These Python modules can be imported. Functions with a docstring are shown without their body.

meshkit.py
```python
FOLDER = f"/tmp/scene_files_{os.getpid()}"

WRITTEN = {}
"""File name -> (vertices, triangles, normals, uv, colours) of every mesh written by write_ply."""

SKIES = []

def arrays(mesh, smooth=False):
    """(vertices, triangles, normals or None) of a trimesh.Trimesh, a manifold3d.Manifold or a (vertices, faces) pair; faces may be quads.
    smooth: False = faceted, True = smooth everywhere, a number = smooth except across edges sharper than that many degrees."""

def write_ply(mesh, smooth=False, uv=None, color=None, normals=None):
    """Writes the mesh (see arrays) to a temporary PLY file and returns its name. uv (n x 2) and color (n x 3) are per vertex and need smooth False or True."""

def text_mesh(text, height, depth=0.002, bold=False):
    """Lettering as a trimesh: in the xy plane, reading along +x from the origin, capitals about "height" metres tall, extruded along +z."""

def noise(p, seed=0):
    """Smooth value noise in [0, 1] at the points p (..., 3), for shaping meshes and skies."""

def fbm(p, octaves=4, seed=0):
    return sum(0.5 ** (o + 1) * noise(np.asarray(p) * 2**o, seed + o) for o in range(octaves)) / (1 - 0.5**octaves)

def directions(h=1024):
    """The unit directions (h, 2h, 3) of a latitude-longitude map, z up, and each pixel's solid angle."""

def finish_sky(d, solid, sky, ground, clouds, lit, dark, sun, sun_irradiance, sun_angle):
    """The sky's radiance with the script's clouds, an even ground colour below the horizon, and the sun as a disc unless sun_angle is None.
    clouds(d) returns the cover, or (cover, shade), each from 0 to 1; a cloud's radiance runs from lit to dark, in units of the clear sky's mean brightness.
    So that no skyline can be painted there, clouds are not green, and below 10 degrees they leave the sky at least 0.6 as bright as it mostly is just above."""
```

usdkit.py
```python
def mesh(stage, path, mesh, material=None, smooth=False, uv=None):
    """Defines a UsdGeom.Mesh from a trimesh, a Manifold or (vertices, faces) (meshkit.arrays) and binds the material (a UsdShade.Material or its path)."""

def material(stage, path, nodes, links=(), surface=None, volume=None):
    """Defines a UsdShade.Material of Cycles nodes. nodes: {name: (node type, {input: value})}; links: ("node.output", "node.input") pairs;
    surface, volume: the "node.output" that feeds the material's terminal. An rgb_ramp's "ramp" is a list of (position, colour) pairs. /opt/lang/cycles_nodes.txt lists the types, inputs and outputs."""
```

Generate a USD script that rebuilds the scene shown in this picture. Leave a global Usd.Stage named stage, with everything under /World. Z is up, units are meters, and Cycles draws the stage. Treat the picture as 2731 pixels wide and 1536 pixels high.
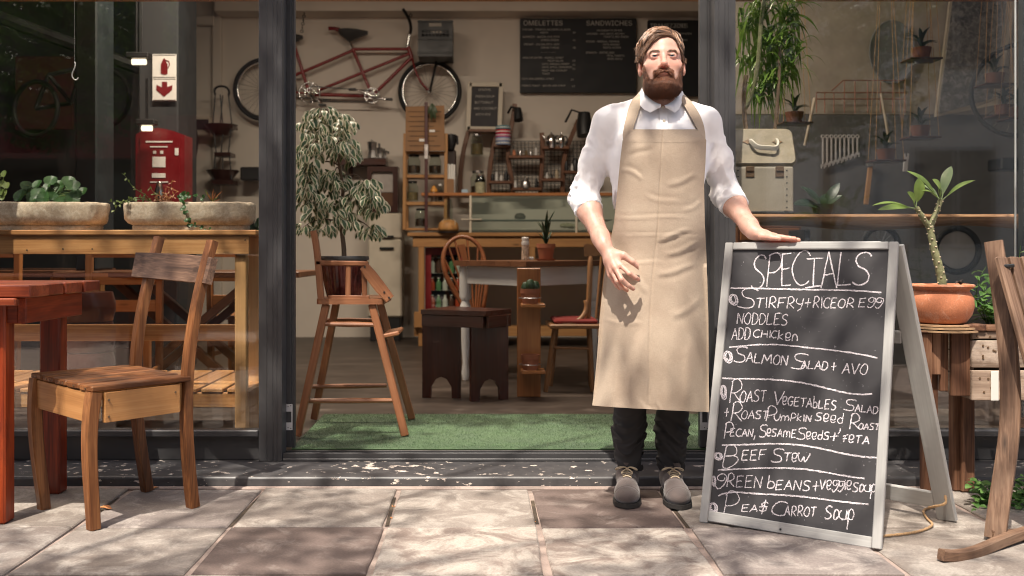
import math, random
import numpy as np, trimesh, manifold3d, usdkit, meshkit
from shapely.geometry import Polygon, box as sbox
from pxr import Usd, UsdGeom, UsdLux, UsdShade, Gf, Sdf, Vt

random.seed(7)
RNG = np.random.default_rng(7)
stage = Usd.Stage.CreateInMemory()
UsdGeom.SetStageUpAxis(stage, 'Z')
UsdGeom.SetStageMetersPerUnit(stage, 1.0)
UsdGeom.Xform.Define(stage, '/World')

# ------------------------------------------------------------------ camera, sky, sun
CAM_H = 0.945                     # metres above the pavement
FPX, CX, HY = 2700.0, 1274.0, 675.0   # lens in photograph pixels: focal length, principal point
cam = UsdGeom.Camera.Define(stage, '/World/camera')
cam.CreateHorizontalApertureAttr(36.0)
cam.CreateVerticalApertureAttr(36.0 * 576 / 1024)
cam.CreateFocalLengthAttr(FPX / 2731 * 36)
cam.CreateHorizontalApertureOffsetAttr((1365.5 - CX) / 2731 * 36)
cam.CreateVerticalApertureOffsetAttr(-(768 - HY) / 2731 * 36)
cam.CreateFStopAttr(3.2)
cam.CreateFocusDistanceAttr(3.8)
cam.CreateExposureAttr(0.95)
cam.CreateClippingRangeAttr((0.05, 2000.0))
cam.AddTranslateOp().Set((0, 0, CAM_H))
cam.AddRotateXOp().Set(90)

SUN = np.array([-0.16, -0.44, 0.885]); SUN /= np.linalg.norm(SUN)
SUN_EL, SUN_ROT = math.asin(SUN[2]), math.atan2(SUN[0], SUN[1])
SKY_STRENGTH, SUN_INT, LAMP = 0.15, 1.0, 102.0
TREE_SEED, LEAF_DENSITY = 4, .36
LIT = [((.69, 3.76, 1.70), .17, 1.0), ((.62, 3.72, 1.10), .24, .97), ((.66, 3.72, .62), .22, .9), ((.12, 4.64, .08), .36, .99), ((.35, 4.15, .04), .25, .95), ((-.95, 3.7, .9), .15, .95), ((1.1, 3.68, 1.0), .2, .95), ((.45, 3.75, 1.0), .16, .97),
       ((1.8, 3.9, .75), .18, .97), ((1.9, 3.3, 0), .3, .9), ((-1.6, 3.5, .4), .2, .9), ((-1.03, 3.8, .96), .10, .99), ((2.35, 3.75, .1), .2, .9), ((1.15, 3.5, .5), .3, .7), ((.39, 3.9, 1.1), .07, .95), ((1.0, 3.82, 1.08), .11, .97), ((-1.30, 4.6, 1.12), .20, .9), ((-1.75, 4.6, 1.12), .16, .8), ((-2.1, 4.6, 1.12), .16, .9), ((1.34, 4.63, 1.47), .10, .99), ((1.42, 4.7, 1.75), .34, .93), ((-.55, 4.95, 1.2), .05, .97), ((-1.1, 4.62, .4), .2, .9), ((2.3, 3.4, .9), .25, .9)]
SHADED = [((.50, 3.86, 1.33), .12, 2.0), ((.90, 3.86, 1.33), .12, 2.0), ((.69, 3.8, 1.46), .12, 2.0), ((-.72, 4.66, .08), .33, 1.6), ((0, 5.5, .08), .45, 1.6), ((.8, 5.45, .08), .45, 1.6), ((-.7, 5.5, .08), .45, 1.6)]
dome = UsdLux.DomeLight.Define(stage, '/World/sky')
dome.GetPrim().SetCustomDataByKey('kind', 'structure')
sky_mat = usdkit.material(stage, '/World/Looks/sky', {
    's': ('sky_texture', {'sky_type': 'single_scattering', 'sun_disc': False, 'sun_elevation': SUN_EL, 'sun_rotation': SUN_ROT, 'altitude': 50.0, 'aerosol_density': 2.5}),
    'w': ('mix_color', {'blend_type': 'multiply', 'fac': 1.0, 'b': (1.12, 1.0, .86)}),   # daylight white balance of the photograph
    'b': ('background_shader', {'strength': SKY_STRENGTH})}, [('s.color', 'w.a'), ('w.result', 'b.color')], surface='b.background')
UsdShade.MaterialBindingAPI.Apply(dome.GetPrim()).Bind(sky_mat)
sun = UsdLux.DistantLight.Define(stage, '/World/sun')
sun.CreateNormalizeAttr(True); sun.CreateIntensityAttr(SUN_INT); sun.CreateAngleAttr(0.53)
sun.CreateColorAttr(Gf.Vec3f(1.0, 0.92, 0.80))
_q = Gf.Rotation(Gf.Vec3d(0, 0, 1), Gf.Vec3d(*map(float, SUN)))
sun.AddTransformOp().Set(Gf.Matrix4d().SetRotate(_q))

# ------------------------------------------------------------------ helpers
def P(xs, ys, Y):                 # point of the place seen at photograph pixel (xs, ys) at distance Y
    return np.array([(xs - CX) * Y / FPX, Y, CAM_H + (HY - ys) * Y / FPX])
def G(xs, ys, z=0.0):             # the same, on the horizontal plane z
    return P(xs, ys, FPX * (CAM_H - z) / (ys - HY))
FL = 0.074                        # cafe floor
used = {}
def numbered(parent, name):
    n = used.get((parent, name), 0); used[(parent, name)] = n + 1
    return f'{parent}/{name}' + (f'_{n:03d}' if n else '')
def data(prim, **kw):
    for k, v in kw.items():
        if v: prim.SetCustomDataByKey(k, v)

def write(path, m, mat, smooth=False, base=(0, 0, 0), uv=None, grain=None):
    """one Mesh prim; m in world metres, base is what its holder stands at"""
    if grain is None and isinstance(m, trimesh.Trimesh): grain = m.metadata.get('grain')
    v, f, n = meshkit.arrays(m, smooth)
    pm = UsdGeom.Mesh.Define(stage, path)
    pm.CreatePointsAttr(Vt.Vec3fArray.FromNumpy((v - np.asarray(base)).astype(np.float32)))
    pm.CreateFaceVertexCountsAttr(Vt.IntArray.FromNumpy(np.full(len(f), 3, np.int32)))
    pm.CreateFaceVertexIndicesAttr(Vt.IntArray.FromNumpy(f.astype(np.int32).ravel()))
    pm.CreateSubdivisionSchemeAttr('none')
    if n is not None:
        pm.CreateNormalsAttr(Vt.Vec3fArray.FromNumpy(n.astype(np.float32))); pm.SetNormalsInterpolation('vertex')
    pv = UsdGeom.PrimvarsAPI(pm)
    if grain is not None:
        g = np.c_[v, np.ones(len(v))] @ grain.T
        pv.CreatePrimvar('grain', Sdf.ValueTypeNames.Float3Array, 'vertex').Set(Vt.Vec3fArray.FromNumpy(g[:, :3].astype(np.float32)))
    if uv is not None:
        pv.CreatePrimvar('grain', Sdf.ValueTypeNames.Float3Array, 'vertex').Set(Vt.Vec3fArray.FromNumpy(np.asarray(uv, np.float32)))
    UsdShade.MaterialBindingAPI.Apply(pm.GetPrim()).Bind(mat)
    return pm.GetPrim()

class Node:
    def __init__(s, path, base, prim): s.path, s.base, s.prim = path, np.asarray(base, float), prim
    def add(s, name, m, mat, smooth=False, label=None, kind=None, uv=None):
        p = numbered(s.path, name); prim = write(p, m, mat, smooth, s.base, uv)
        data(prim, label=label, kind=kind)
        return Node(p, s.base, prim)
def thing(name, label, cat, base=(0, 0, 0), group=None):
    p = numbered('/World', name); x = UsdGeom.Xform.Define(stage, p); x.AddTranslateOp().Set(tuple(map(float, base)))
    data(x.GetPrim(), label=label, category=cat, group=group)
    return Node(p, base, x.GetPrim())
def single(name, label, cat, m, mat, smooth=False, base=(0, 0, 0), group=None, kind=None):
    p = numbered('/World', name); prim = write(p, m, mat, smooth, base)
    if np.any(base): UsdGeom.Xformable(prim).AddTranslateOp().Set(tuple(map(float, base)))
    data(prim, label=label, category=cat, group=group, kind=kind)
    return Node(p, base, prim)
def setting(name, base=(0, 0, 0), m=None, mat=None, smooth=False):
    p = numbered('/World', name)
    if m is None:
        prim = UsdGeom.Xform.Define(stage, p).GetPrim()
    else: prim = write(p, m, mat, smooth, base)
    data(prim, kind='structure')
    return Node(p, base, prim)
def copy_of(src, name, base, rz=0, label=None, cat=None, group=None, scale=None):
    p = numbered('/World', name); x = UsdGeom.Xform.Define(stage, p)
    x.AddTranslateOp().Set(tuple(map(float, base)))
    if rz: x.AddRotateZOp().Set(math.degrees(rz))
    if scale: x.AddScaleOp().Set(tuple(scale) if np.ndim(scale) else (scale,) * 3)
    x.GetPrim().GetReferences().AddInternalReference(src.path)
    # the copy has its own place: drop the source's translate by listing only our own ops
    x.GetPrim().SetInstanceable(True)
    data(x.GetPrim(), label=label, category=cat, group=group)
    return Node(p, base, x.GetPrim())

# ---- shapes (world coordinates)
def cat(*ms): return trimesh.util.concatenate([m for m in (ms[0] if len(ms) == 1 and isinstance(ms[0], (list, tuple)) else ms)])
def hull(pts):
    h = trimesh.convex.convex_hull(np.asarray(pts, float)); return h
def cbox(sx, sy, sz, b=0.003):
    """box centred on the origin with chamfered edges"""
    b = min(b, 0.45 * min(sx, sy, sz)); p = []
    for s in np.ndindex(2, 2, 2):
        s = np.array(s) * 2 - 1; h = np.array([sx, sy, sz]) / 2
        for k in range(3):
            q = s * (h - b); q[k] = s[k] * h[k]; p.append(q)
    return hull(p)
def bxx(x0, x1, y0, y1, z0, z1, b=0.003, grain_axis=None):
    m = cbox(x1 - x0, y1 - y0, z1 - z0, b); m.apply_translation(((x0 + x1) / 2, (y0 + y1) / 2, (z0 + z1) / 2))
    if grain_axis is not None: set_grain(m, np.eye(3)[grain_axis])
    return m
def frame(d, up=(0, 0, 1)):
    d = np.asarray(d, float) / np.linalg.norm(d); up = np.asarray(up, float)
    if abs(d @ up) > 0.97: up = np.array([0, 1.0, 0]) if abs(d[1]) < 0.9 else np.array([1.0, 0, 0])
    a = np.cross(up, d); a /= np.linalg.norm(a); return d, a, np.cross(d, a)
def set_grain(m, axis, off=None):
    d, a, b = frame(axis); R = np.eye(4); R[:3, :3] = [d, a, b]
    R[:3, 3] = RNG.uniform(-40, 40, 3) if off is None else off
    m.metadata['grain'] = R; return m
def bar(p0, p1, w, t, up=(0, 0, 1), b=0.003, ext=0.0):
    """bar from p0 to p1; w across (sideways to up), t along up; wood grain runs along it"""
    p0, p1 = np.asarray(p0, float), np.asarray(p1, float); d, a, u = frame(p1 - p0, up)
    m = cbox(np.linalg.norm(p1 - p0) + 2 * ext, w, t, b)
    M = np.eye(4); M[:3, :3] = np.c_[d, a, u]; M[:3, 3] = (p0 + p1) / 2
    m.apply_transform(M); return set_grain(m, d)
def tube(pts, r, sides=8, caps=True):
    pts = np.asarray(pts, float); n = len(pts); r = np.broadcast_to(r, (n,)).astype(float)
    t = np.gradient(pts, axis=0); t /= np.linalg.norm(t, axis=1, keepdims=True) + 1e-12
    _, a, _ = frame(t[0]); A = []
    for k in range(n):
        a = a - t[k] * (a @ t[k]); a /= np.linalg.norm(a) + 1e-12; A.append(a)
    A = np.array(A); B = np.cross(t, A); th = np.arange(sides) * 2 * np.pi / sides
    v = pts[:, None] + r[:, None, None] * (np.cos(th)[None, :, None] * A[:, None] + np.sin(th)[None, :, None] * B[:, None])
    f = []
    i, j = np.meshgrid(np.arange(n - 1), np.arange(sides), indexing='ij'); i, j = i.ravel(), j.ravel(); k = (j + 1) % sides
    f = np.vstack([np.c_[i * sides + j, i * sides + k, (i + 1) * sides + k], np.c_[i * sides + j, (i + 1) * sides + k, (i + 1) * sides + j]])
    v = v.reshape(-1, 3)
    if caps:
        v = np.vstack([v, pts[0], pts[-1]]); c0, c1 = len(v) - 2, len(v) - 1; j = np.arange(sides); k = (j + 1) % sides
        f = np.vstack([f, np.c_[k, j, np.full(sides, c0)], np.c_[(n - 1) * sides + j, (n - 1) * sides + k, np.full(sides, c1)]])
    m = trimesh.Trimesh(v, f, process=False)
    return set_grain(m, pts[-1] - pts[0]) if np.linalg.norm(pts[-1] - pts[0]) > 1e-6 else m
def spline(pts, n=24):
    from scipy.interpolate import CubicSpline
    pts = np.asarray(pts, float); s = np.r_[0, np.cumsum(np.linalg.norm(np.diff(pts, axis=0), axis=1) + 1e-9)]
    return CubicSpline(s, pts)(np.linspace(0, s[-1], n))
def lathe(prof, at=(0, 0, 0), sides=32):
    """revolve [(radius, z), ...] about z"""
    m = trimesh.creation.revolve(np.asarray(prof, float), sections=sides); m.apply_translation(at); return m
def ring(center, R, r, axis, n=48, sides=8):
    d, a, b = frame(axis); th = np.linspace(0, 2 * np.pi, n, endpoint=False)
    c = np.asarray(center) + R * (np.cos(th)[:, None] * a + np.sin(th)[:, None] * b)
    rad = np.cos(th)[:, None] * a + np.sin(th)[:, None] * b; ph = np.arange(sides) * 2 * np.pi / sides
    v = (c[:, None] + r * (np.cos(ph)[None, :, None] * rad[:, None] + np.sin(ph)[None, :, None] * d)).reshape(-1, 3)
    i, j = np.meshgrid(np.arange(n), np.arange(sides), indexing='ij'); i, j = i.ravel(), j.ravel(); i2, j2 = (i + 1) % n, (j + 1) % sides
    f = np.vstack([np.c_[i * sides + j, i2 * sides + j, i2 * sides + j2], np.c_[i * sides + j, i2 * sides + j2, i * sides + j2]])
    m = trimesh.Trimesh(v, f, process=False); m.fix_normals(); return m
def prism(poly2d, M, depth):
    """polygon (Nx2, or shapely) extruded; M: 4x4 placing its xy plane"""
    g = poly2d if hasattr(poly2d, 'exterior') else Polygon(poly2d)
    m = trimesh.creation.extrude_polygon(g, depth, engine='earcut'); m.apply_transform(M); return m
def plane_M(o, x, y):
    x = np.asarray(x, float) / np.linalg.norm(x); y = np.asarray(y, float); y = y - x * (y @ x); y /= np.linalg.norm(y)
    M = np.eye(4); M[:3, :3] = np.c_[x, y, np.cross(x, y)]; M[:3, 3] = o; return M
def quad(a, b, c, d):
    return trimesh.Trimesh([a, b, c, d], [[0, 1, 2], [0, 2, 3]], process=False)
def sweep_rect(pts, w, t, side):
    """plank bent along pts: w along 'side' vector, t across"""
    pts = np.asarray(pts, float); side = np.asarray(side, float); n = len(pts)
    w = np.broadcast_to(w, (n,)); t = np.broadcast_to(t, (n,))
    T = np.gradient(pts, axis=0); T /= np.linalg.norm(T, axis=1, keepdims=True)
    S = side - T * (T @ side)[:, None]; S /= np.linalg.norm(S, axis=1, keepdims=True); N = np.cross(T, S)
    c = 0.12; prof = np.array([(-.5 + c, -.5), (.5 - c, -.5), (.5, -.5 + c), (.5, .5 - c), (.5 - c, .5), (-.5 + c, .5), (-.5, .5 - c), (-.5, -.5 + c)]); k = len(prof)
    v = pts[:, None] + prof[None, :, :1] * (w[:, None, None] * S[:, None]) + prof[None, :, 1:] * (t[:, None, None] * N[:, None])
    i, j = np.meshgrid(np.arange(n - 1), np.arange(k), indexing='ij'); i, j = i.ravel(), j.ravel(); j2 = (j + 1) % k
    f = np.vstack([np.c_[i * k + j, i * k + j2, (i + 1) * k + j2], np.c_[i * k + j, (i + 1) * k + j2, (i + 1) * k + j]])
    for s, rev in ((0, True), (n - 1, False)):
        tri = np.array([[s * k, s * k + q, s * k + q + 1] for q in range(1, k - 1)]); f = np.vstack([f, tri[:, ::-1] if rev else tri])
    m = trimesh.Trimesh(v.reshape(-1, 3), f, process=False); m.fix_normals()
    return set_grain(m, pts[-1] - pts[0])
def surf(grid, thick=0.0):
    """(nu, nv, 3) grid of points to a mesh; thick > 0 gives it a back and edges"""
    nu, nv = grid.shape[:2]; i, j = np.meshgrid(np.arange(nu - 1), np.arange(nv - 1), indexing='ij'); i, j = i.ravel(), j.ravel()
    q = np.c_[i * nv + j, (i + 1) * nv + j, (i + 1) * nv + j + 1, i * nv + j + 1]
    f = np.vstack([q[:, [0, 1, 2]], q[:, [0, 2, 3]]]); v = grid.reshape(-1, 3)
    m = trimesh.Trimesh(v, f, process=False)
    if thick:
        n = m.vertex_normals; v2 = v - n * thick; o = len(v); f2 = f[:, ::-1] + o
        edge = [(a * nv, (a + 1) * nv) for a in range(nu - 1)][::-1]; E = []
        top = [(k, k + 1) for k in range(nv - 1)]; bot = [((nu - 1) * nv + k + 1, (nu - 1) * nv + k) for k in range(nv - 1)]
        lef = [((a + 1) * nv, a * nv) for a in range(nu - 1)]; rig = [(a * nv + nv - 1, (a + 1) * nv + nv - 1) for a in range(nu - 1)]
        for a, b in top + bot + lef + rig: E += [[a, b + o, b], [a, a + o, b + o]]
        m = trimesh.Trimesh(np.vstack([v, v2]), np.vstack([f, f2, E]), process=False)
    return m
def screws(pts, r, axis=(0, -1, 0)):
    out = []
    for p in pts:
        c = trimesh.creation.cylinder(radius=r, height=0.003, sections=8); d, a, b = frame(axis)
        M = np.eye(4); M[:3, :3] = np.c_[a, b, d]; M[:3, 3] = p; c.apply_transform(M); out.append(c)
    return cat(out)
# ------------------------------------------------------------------ materials
def mat(name, nodes, links, surface='p.BSDF', volume=None):
    return usdkit.material(stage, f'/World/Looks/{name}', nodes, links, surface=surface, volume=volume)
def plain(name, col, rough=0.5, metal=0.0, var=0.15, vscale=6.0, bump=0.0, bscale=60.0, spec=0.5, **kw):
    """paint, metal, plastic: colour with slow variation and a little wear in the gloss"""
    c = np.array(col, float)
    nodes = {'g': ('texture_coordinate', {}), 'n': ('noise_texture', {'scale': vscale, 'detail': 5.0, 'roughness': 0.6}),
             'r': ('rgb_ramp', {'ramp': [(0.3, tuple(c * (1 - var))), (0.7, tuple(np.minimum(c * (1 + var), 0.95)))]}),
             'm': ('map_range', {'from_min': 0.3, 'from_max': 0.7, 'to_min': max(rough - 0.1, 0.03), 'to_max': min(rough + 0.12, 1)}),
             'p': ('principled_bsdf', {'metallic': metal, 'specular_ior_level': spec, **kw})}
    links = [('g.object', 'n.vector'), ('n.fac', 'r.fac'), ('r.color', 'p.base_color'), ('n.fac', 'm.value'), ('m.result', 'p.roughness')]
    if bump:
        nodes['bn'] = ('noise_texture', {'scale': bscale, 'detail': 4.0}); nodes['b'] = ('bump', {'strength': bump, 'distance': 0.004})
        links += [('g.object', 'bn.vector'), ('bn.fac', 'b.height'), ('b.normal', 'p.normal')]
    return mat(name, nodes, links)
def wood(name, dark, mid, light, rough=0.5, scale=1.0, knots=True, wear=None, coat=0.0, contrast=1.0, spec=0.4):
    nodes = {'a': ('attribute', {'attribute': 'grain'}),
             'm1': ('mapping', {'scale': (1.6 * scale, 22 * scale, 22 * scale)}), 'n1': ('noise_texture', {'scale': 1.0, 'detail': 6.0, 'roughness': 0.62, 'distortion': 0.6}),
             'm2': ('mapping', {'scale': (4 * scale, 160 * scale, 160 * scale)}), 'n2': ('noise_texture', {'scale': 1.0, 'detail': 3.0, 'roughness': 0.6}),
             'm3': ('mapping', {'scale': (0.9 * scale, 4 * scale, 4 * scale)}), 'n3': ('noise_texture', {'scale': 1.0, 'detail': 3.0}),
             'x': ('mix_float', {'fac': 0.38}), 'x2': ('mix_float', {'fac': 0.35}),
             'r': ('rgb_ramp', {'ramp': [(0.5 - 0.17 / contrast, dark), (0.5, mid), (0.5 + 0.17 / contrast, light)]}),
             'b': ('bump', {'strength': 0.35, 'distance': 0.0015}),
             'rr': ('map_range', {'from_min': 0.3, 'from_max': 0.7, 'to_min': rough + 0.1, 'to_max': max(rough - 0.08, 0.05)}),
             'p': ('principled_bsdf', {'specular_ior_level': spec, 'coat_weight': coat, 'coat_roughness': 0.15})}
    links = [('a.vector', 'm1.vector'), ('m1.vector', 'n1.vector'), ('a.vector', 'm2.vector'), ('m2.vector', 'n2.vector'), ('a.vector', 'm3.vector'), ('m3.vector', 'n3.vector'),
             ('n1.fac', 'x.a'), ('n2.fac', 'x.b'), ('x.result', 'x2.a'), ('n3.fac', 'x2.b'), ('x2.result', 'r.fac'), ('n2.fac', 'b.height'), ('b.normal', 'p.normal'), ('n1.fac', 'rr.value'), ('rr.result', 'p.roughness')]
    out = 'r.color'
    if knots:
        nodes['mk'] = ('mapping', {'scale': (2.2, 9, 9)}); nodes['k'] = ('voronoi_texture', {'scale': 1.0, 'randomness': 1.0})
        nodes['kr'] = ('map_range', {'from_min': 0.03, 'from_max': 0.11, 'to_min': 0.9, 'to_max': 0.0, 'clamp': True})
        nodes['km'] = ('mix', {'color2': tuple(np.array(dark) * 0.45)})
        links += [('a.vector', 'mk.vector'), ('mk.vector', 'k.vector'), ('k.distance', 'kr.value'), ('kr.result', 'km.fac'), (out, 'km.color1')]; out = 'km.color'
    if wear:
        nodes['mw'] = ('mapping', {'scale': (3.0, 7.0, 7.0)}); nodes['nw'] = ('noise_texture', {'scale': 1.0, 'detail': 6.0, 'roughness': 0.7})
        nodes['wr'] = ('map_range', {'from_min': 0.5, 'from_max': 0.68, 'to_min': 0.0, 'to_max': 0.85, 'clamp': True}); nodes['wm'] = ('mix', {'color2': wear})
        links += [('a.vector', 'mw.vector'), ('mw.vector', 'nw.vector'), ('nw.fac', 'wr.value'), ('wr.result', 'wm.fac'), (out, 'wm.color1')]; out = 'wm.color'
    links.append((out, 'p.base_color'))
    return mat(name, nodes, links)
def glass(name, tint=(0.985, 0.985, 0.98), ior=1.6, dirt=0.0):
    r0 = ((ior - 1) / (ior + 1)) ** 2
    return mat(name, {'t': ('transparent_bsdf', {'color': tint}), 'g': ('glossy_bsdf', {'color': (1, 1, 1), 'roughness': 0.004}), 'w': ('layer_weight', {'blend': 0.5}), 'q': ('math', {'math_type': 'power', 'value2': 5.0}), 'f': ('math', {'math_type': 'multiply_add', 'value2': 1 - r0, 'value3': r0}),
                      'm': ('mix_closure', {})}, [('w.facing', 'q.value1'), ('q.value', 'f.value1'), ('f.value', 'm.fac'), ('t.BSDF', 'm.closure1'), ('g.BSDF', 'm.closure2')], surface='m.closure')
def leafy(name, c1, c2, rough=0.42, trans=0.3, vscale=9.0, uvedge=None):
    nodes = {'g': ('texture_coordinate', {}), 'n': ('noise_texture', {'scale': vscale, 'detail': 4.0}), 'r': ('rgb_ramp', {'ramp': [(0.32, c1), (0.68, c2)]}),
             'p': ('principled_bsdf', {'roughness': rough, 'specular_ior_level': 0.45}), 't': ('translucent_bsdf', {}), 'x': ('mix_closure', {'fac': trans})}
    links = [('g.object', 'n.vector'), ('n.fac', 'r.fac'), ('p.BSDF', 'x.closure1'), ('t.BSDF', 'x.closure2')]
    out = 'r.color'
    if uvedge:   # pale margin: grain.x runs 0 at the midrib to 1 at the edge, grain.y along the leaf
        nodes.update({'a': ('attribute', {'attribute': 'grain'}), 'sx': ('separate_xyz', {}), 'ne': ('noise_texture', {'scale': 6.0, 'detail': 3.0}), 'ad': ('math', {'math_type': 'multiply_add', 'value2': 0.75}),
                      'er': ('map_range', {'from_min': 0.86, 'from_max': 0.97, 'clamp': True}), 'em': ('mix', {'color2': uvedge})})
        links += [('a.vector', 'sx.vector'), ('a.vector', 'ne.vector'), ('ne.fac', 'ad.value1'), ('sx.x', 'ad.value3'), ('ad.value', 'er.value'), ('er.result', 'em.fac'), (out, 'em.color1')]; out = 'em.color'
    links += [(out, 'p.base_color'), (out, 't.color')]
    return mat(name, nodes, links, surface='x.closure')
def stone(name, c1, c2, stain, amount, rough=0.75, scale=3.0, bump=0.5, fine=130.0):
    return mat(name, {'g': ('geometry', {}), 'n1': ('noise_texture', {'scale': scale, 'detail': 7.0, 'roughness': 0.62, 'distortion': 0.4}), 'r': ('rgb_ramp', {'ramp': [(0.3, c1), (0.7, c2)]}),
                      'n2': ('noise_texture', {'scale': scale * 2.3, 'detail': 8.0, 'roughness': 0.72, 'distortion': 0.8}), 'sr': ('map_range', {'from_min': 0.56 - amount * 0.2, 'from_max': 0.66 - amount * 0.12, 'to_min': 0, 'to_max': 0.75, 'clamp': True}), 'sm': ('mix', {'color2': stain}),
                      'n3': ('noise_texture', {'scale': fine, 'detail': 5.0, 'roughness': 0.7}), 'fr': ('map_range', {'from_min': 0.3, 'from_max': 0.7, 'to_min': 0.78, 'to_max': 1.18}), 'fm': ('mix_color', {'blend_type': 'multiply', 'fac': 1.0}),
                      'add': ('math', {'math_type': 'multiply_add', 'value2': 0.5}), 'b': ('bump', {'strength': bump, 'distance': 0.003}), 'p': ('principled_bsdf', {'roughness': rough, 'specular_ior_level': 0.3})},
               [('g.position', 'n1.vector'), ('g.position', 'n2.vector'), ('g.position', 'n3.vector'), ('n1.fac', 'r.fac'), ('n2.fac', 'sr.value'), ('sr.result', 'sm.fac'), ('r.color', 'sm.color1'),
                ('n3.fac', 'fr.value'), ('sm.color', 'fm.a'), ('fr.result', 'fm.b'), ('fm.result', 'p.base_color'), ('n3.fac', 'add.value1'), ('n2.fac', 'add.value3'), ('add.value', 'b.height'), ('b.normal', 'p.normal')])
M = {}
M['slab'] = [stone('slab_tan', (.16, .132, .114), (.255, .222, .197), (.35, .315, .28), .45), stone('slab_grey', (.15, .122, .108), (.245, .212, .19), (.34, .31, .28), .45),
             stone('slab_mottled', (.14, .103, .087), (.245, .20, .175), (.42, .38, .335), .7), stone('slab_brown', (.092, .066, .058), (.145, .108, .096), (.22, .18, .16), .15), stone('slab_slate', (.15, .125, .115), (.24, .205, .19), (.36, .32, .29), .35)]
M['mortar'] = stone('mortar', (.28, .21, .18), (.40, .32, .28), (.2, .16, .14), .3, bump=1.0, fine=260)
M['soil'] = stone('joint_soil', (.03, .022, .016), (.07, .05, .035), (.12, .09, .06), .3, bump=1.0)
M['step'] = mat('step_paint', {'g': ('geometry', {}), 'n': ('noise_texture', {'scale': 9.0, 'detail': 8.0, 'roughness': 0.7}), 'r': ('rgb_ramp', {'ramp': [(0.3, (.035, .034, .037)), (0.7, (.085, .08, .08))]}),
                              'mp': ('mapping', {'scale': (0.8, 1.0, 1.6)}), 'n2': ('noise_texture', {'scale': 26.0, 'detail': 7.0, 'roughness': 0.66}), 'n4': ('noise_texture', {'scale': 1.6, 'detail': 2.0}), 'sz': ('separate_xyz', {}),
                              'ez': ('map_range', {'from_min': 0.0, 'from_max': 0.05, 'to_min': 0.0, 'to_max': 0.05, 'clamp': True}), 'ad': ('math', {'math_type': 'add'}), 'ad2': ('math', {'math_type': 'multiply_add', 'value2': 0.28}),
                              'k': ('map_range', {'from_min': 0.80, 'from_max': 0.815, 'clamp': True}), 'm': ('mix', {'color2': (.62, .53, .46)}),
                              'b': ('bump', {'strength': 0.5, 'distance': 0.003}), 'p': ('principled_bsdf', {'roughness': 0.42})},
                [('g.position', 'n.vector'), ('n.fac', 'r.fac'), ('g.position', 'mp.vector'), ('mp.vector', 'n2.vector'), ('g.position', 'n4.vector'), ('g.position', 'sz.vector'), ('sz.z', 'ez.value'), ('n2.fac', 'ad.value1'), ('ez.result', 'ad.value2'),
                 ('n4.fac', 'ad2.value1'), ('ad.value', 'ad2.value3'), ('ad2.value', 'k.value'), ('k.result', 'm.fac'), ('r.color', 'm.color1'), ('m.color', 'p.base_color'), ('k.result', 'b.height'), ('b.normal', 'p.normal')])
M['frame'] = plain('charcoal_frame', (.040, .039, .041), rough=0.42, var=0.18, vscale=5, bump=0.12, bscale=220)
M['frame_dark'] = plain('charcoal_recess', (.018, .018, .02), rough=0.5)
M['steel'] = plain('brushed_steel', (.62, .61, .60), rough=0.32, metal=1.0, var=0.1)
M['chrome'] = plain('chrome', (.72, .71, .69), rough=0.14, metal=1.0, var=0.06)
M['plate'] = plain('strike_plate', (.60, .59, .60), rough=0.4, metal=0.3)
M['black'] = plain('black_plastic', (.012, .012, .013), rough=0.45, var=0.3)
M['rubber'] = plain('tyre_rubber', (.012, .012, .012), rough=0.75, var=0.3)
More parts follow.
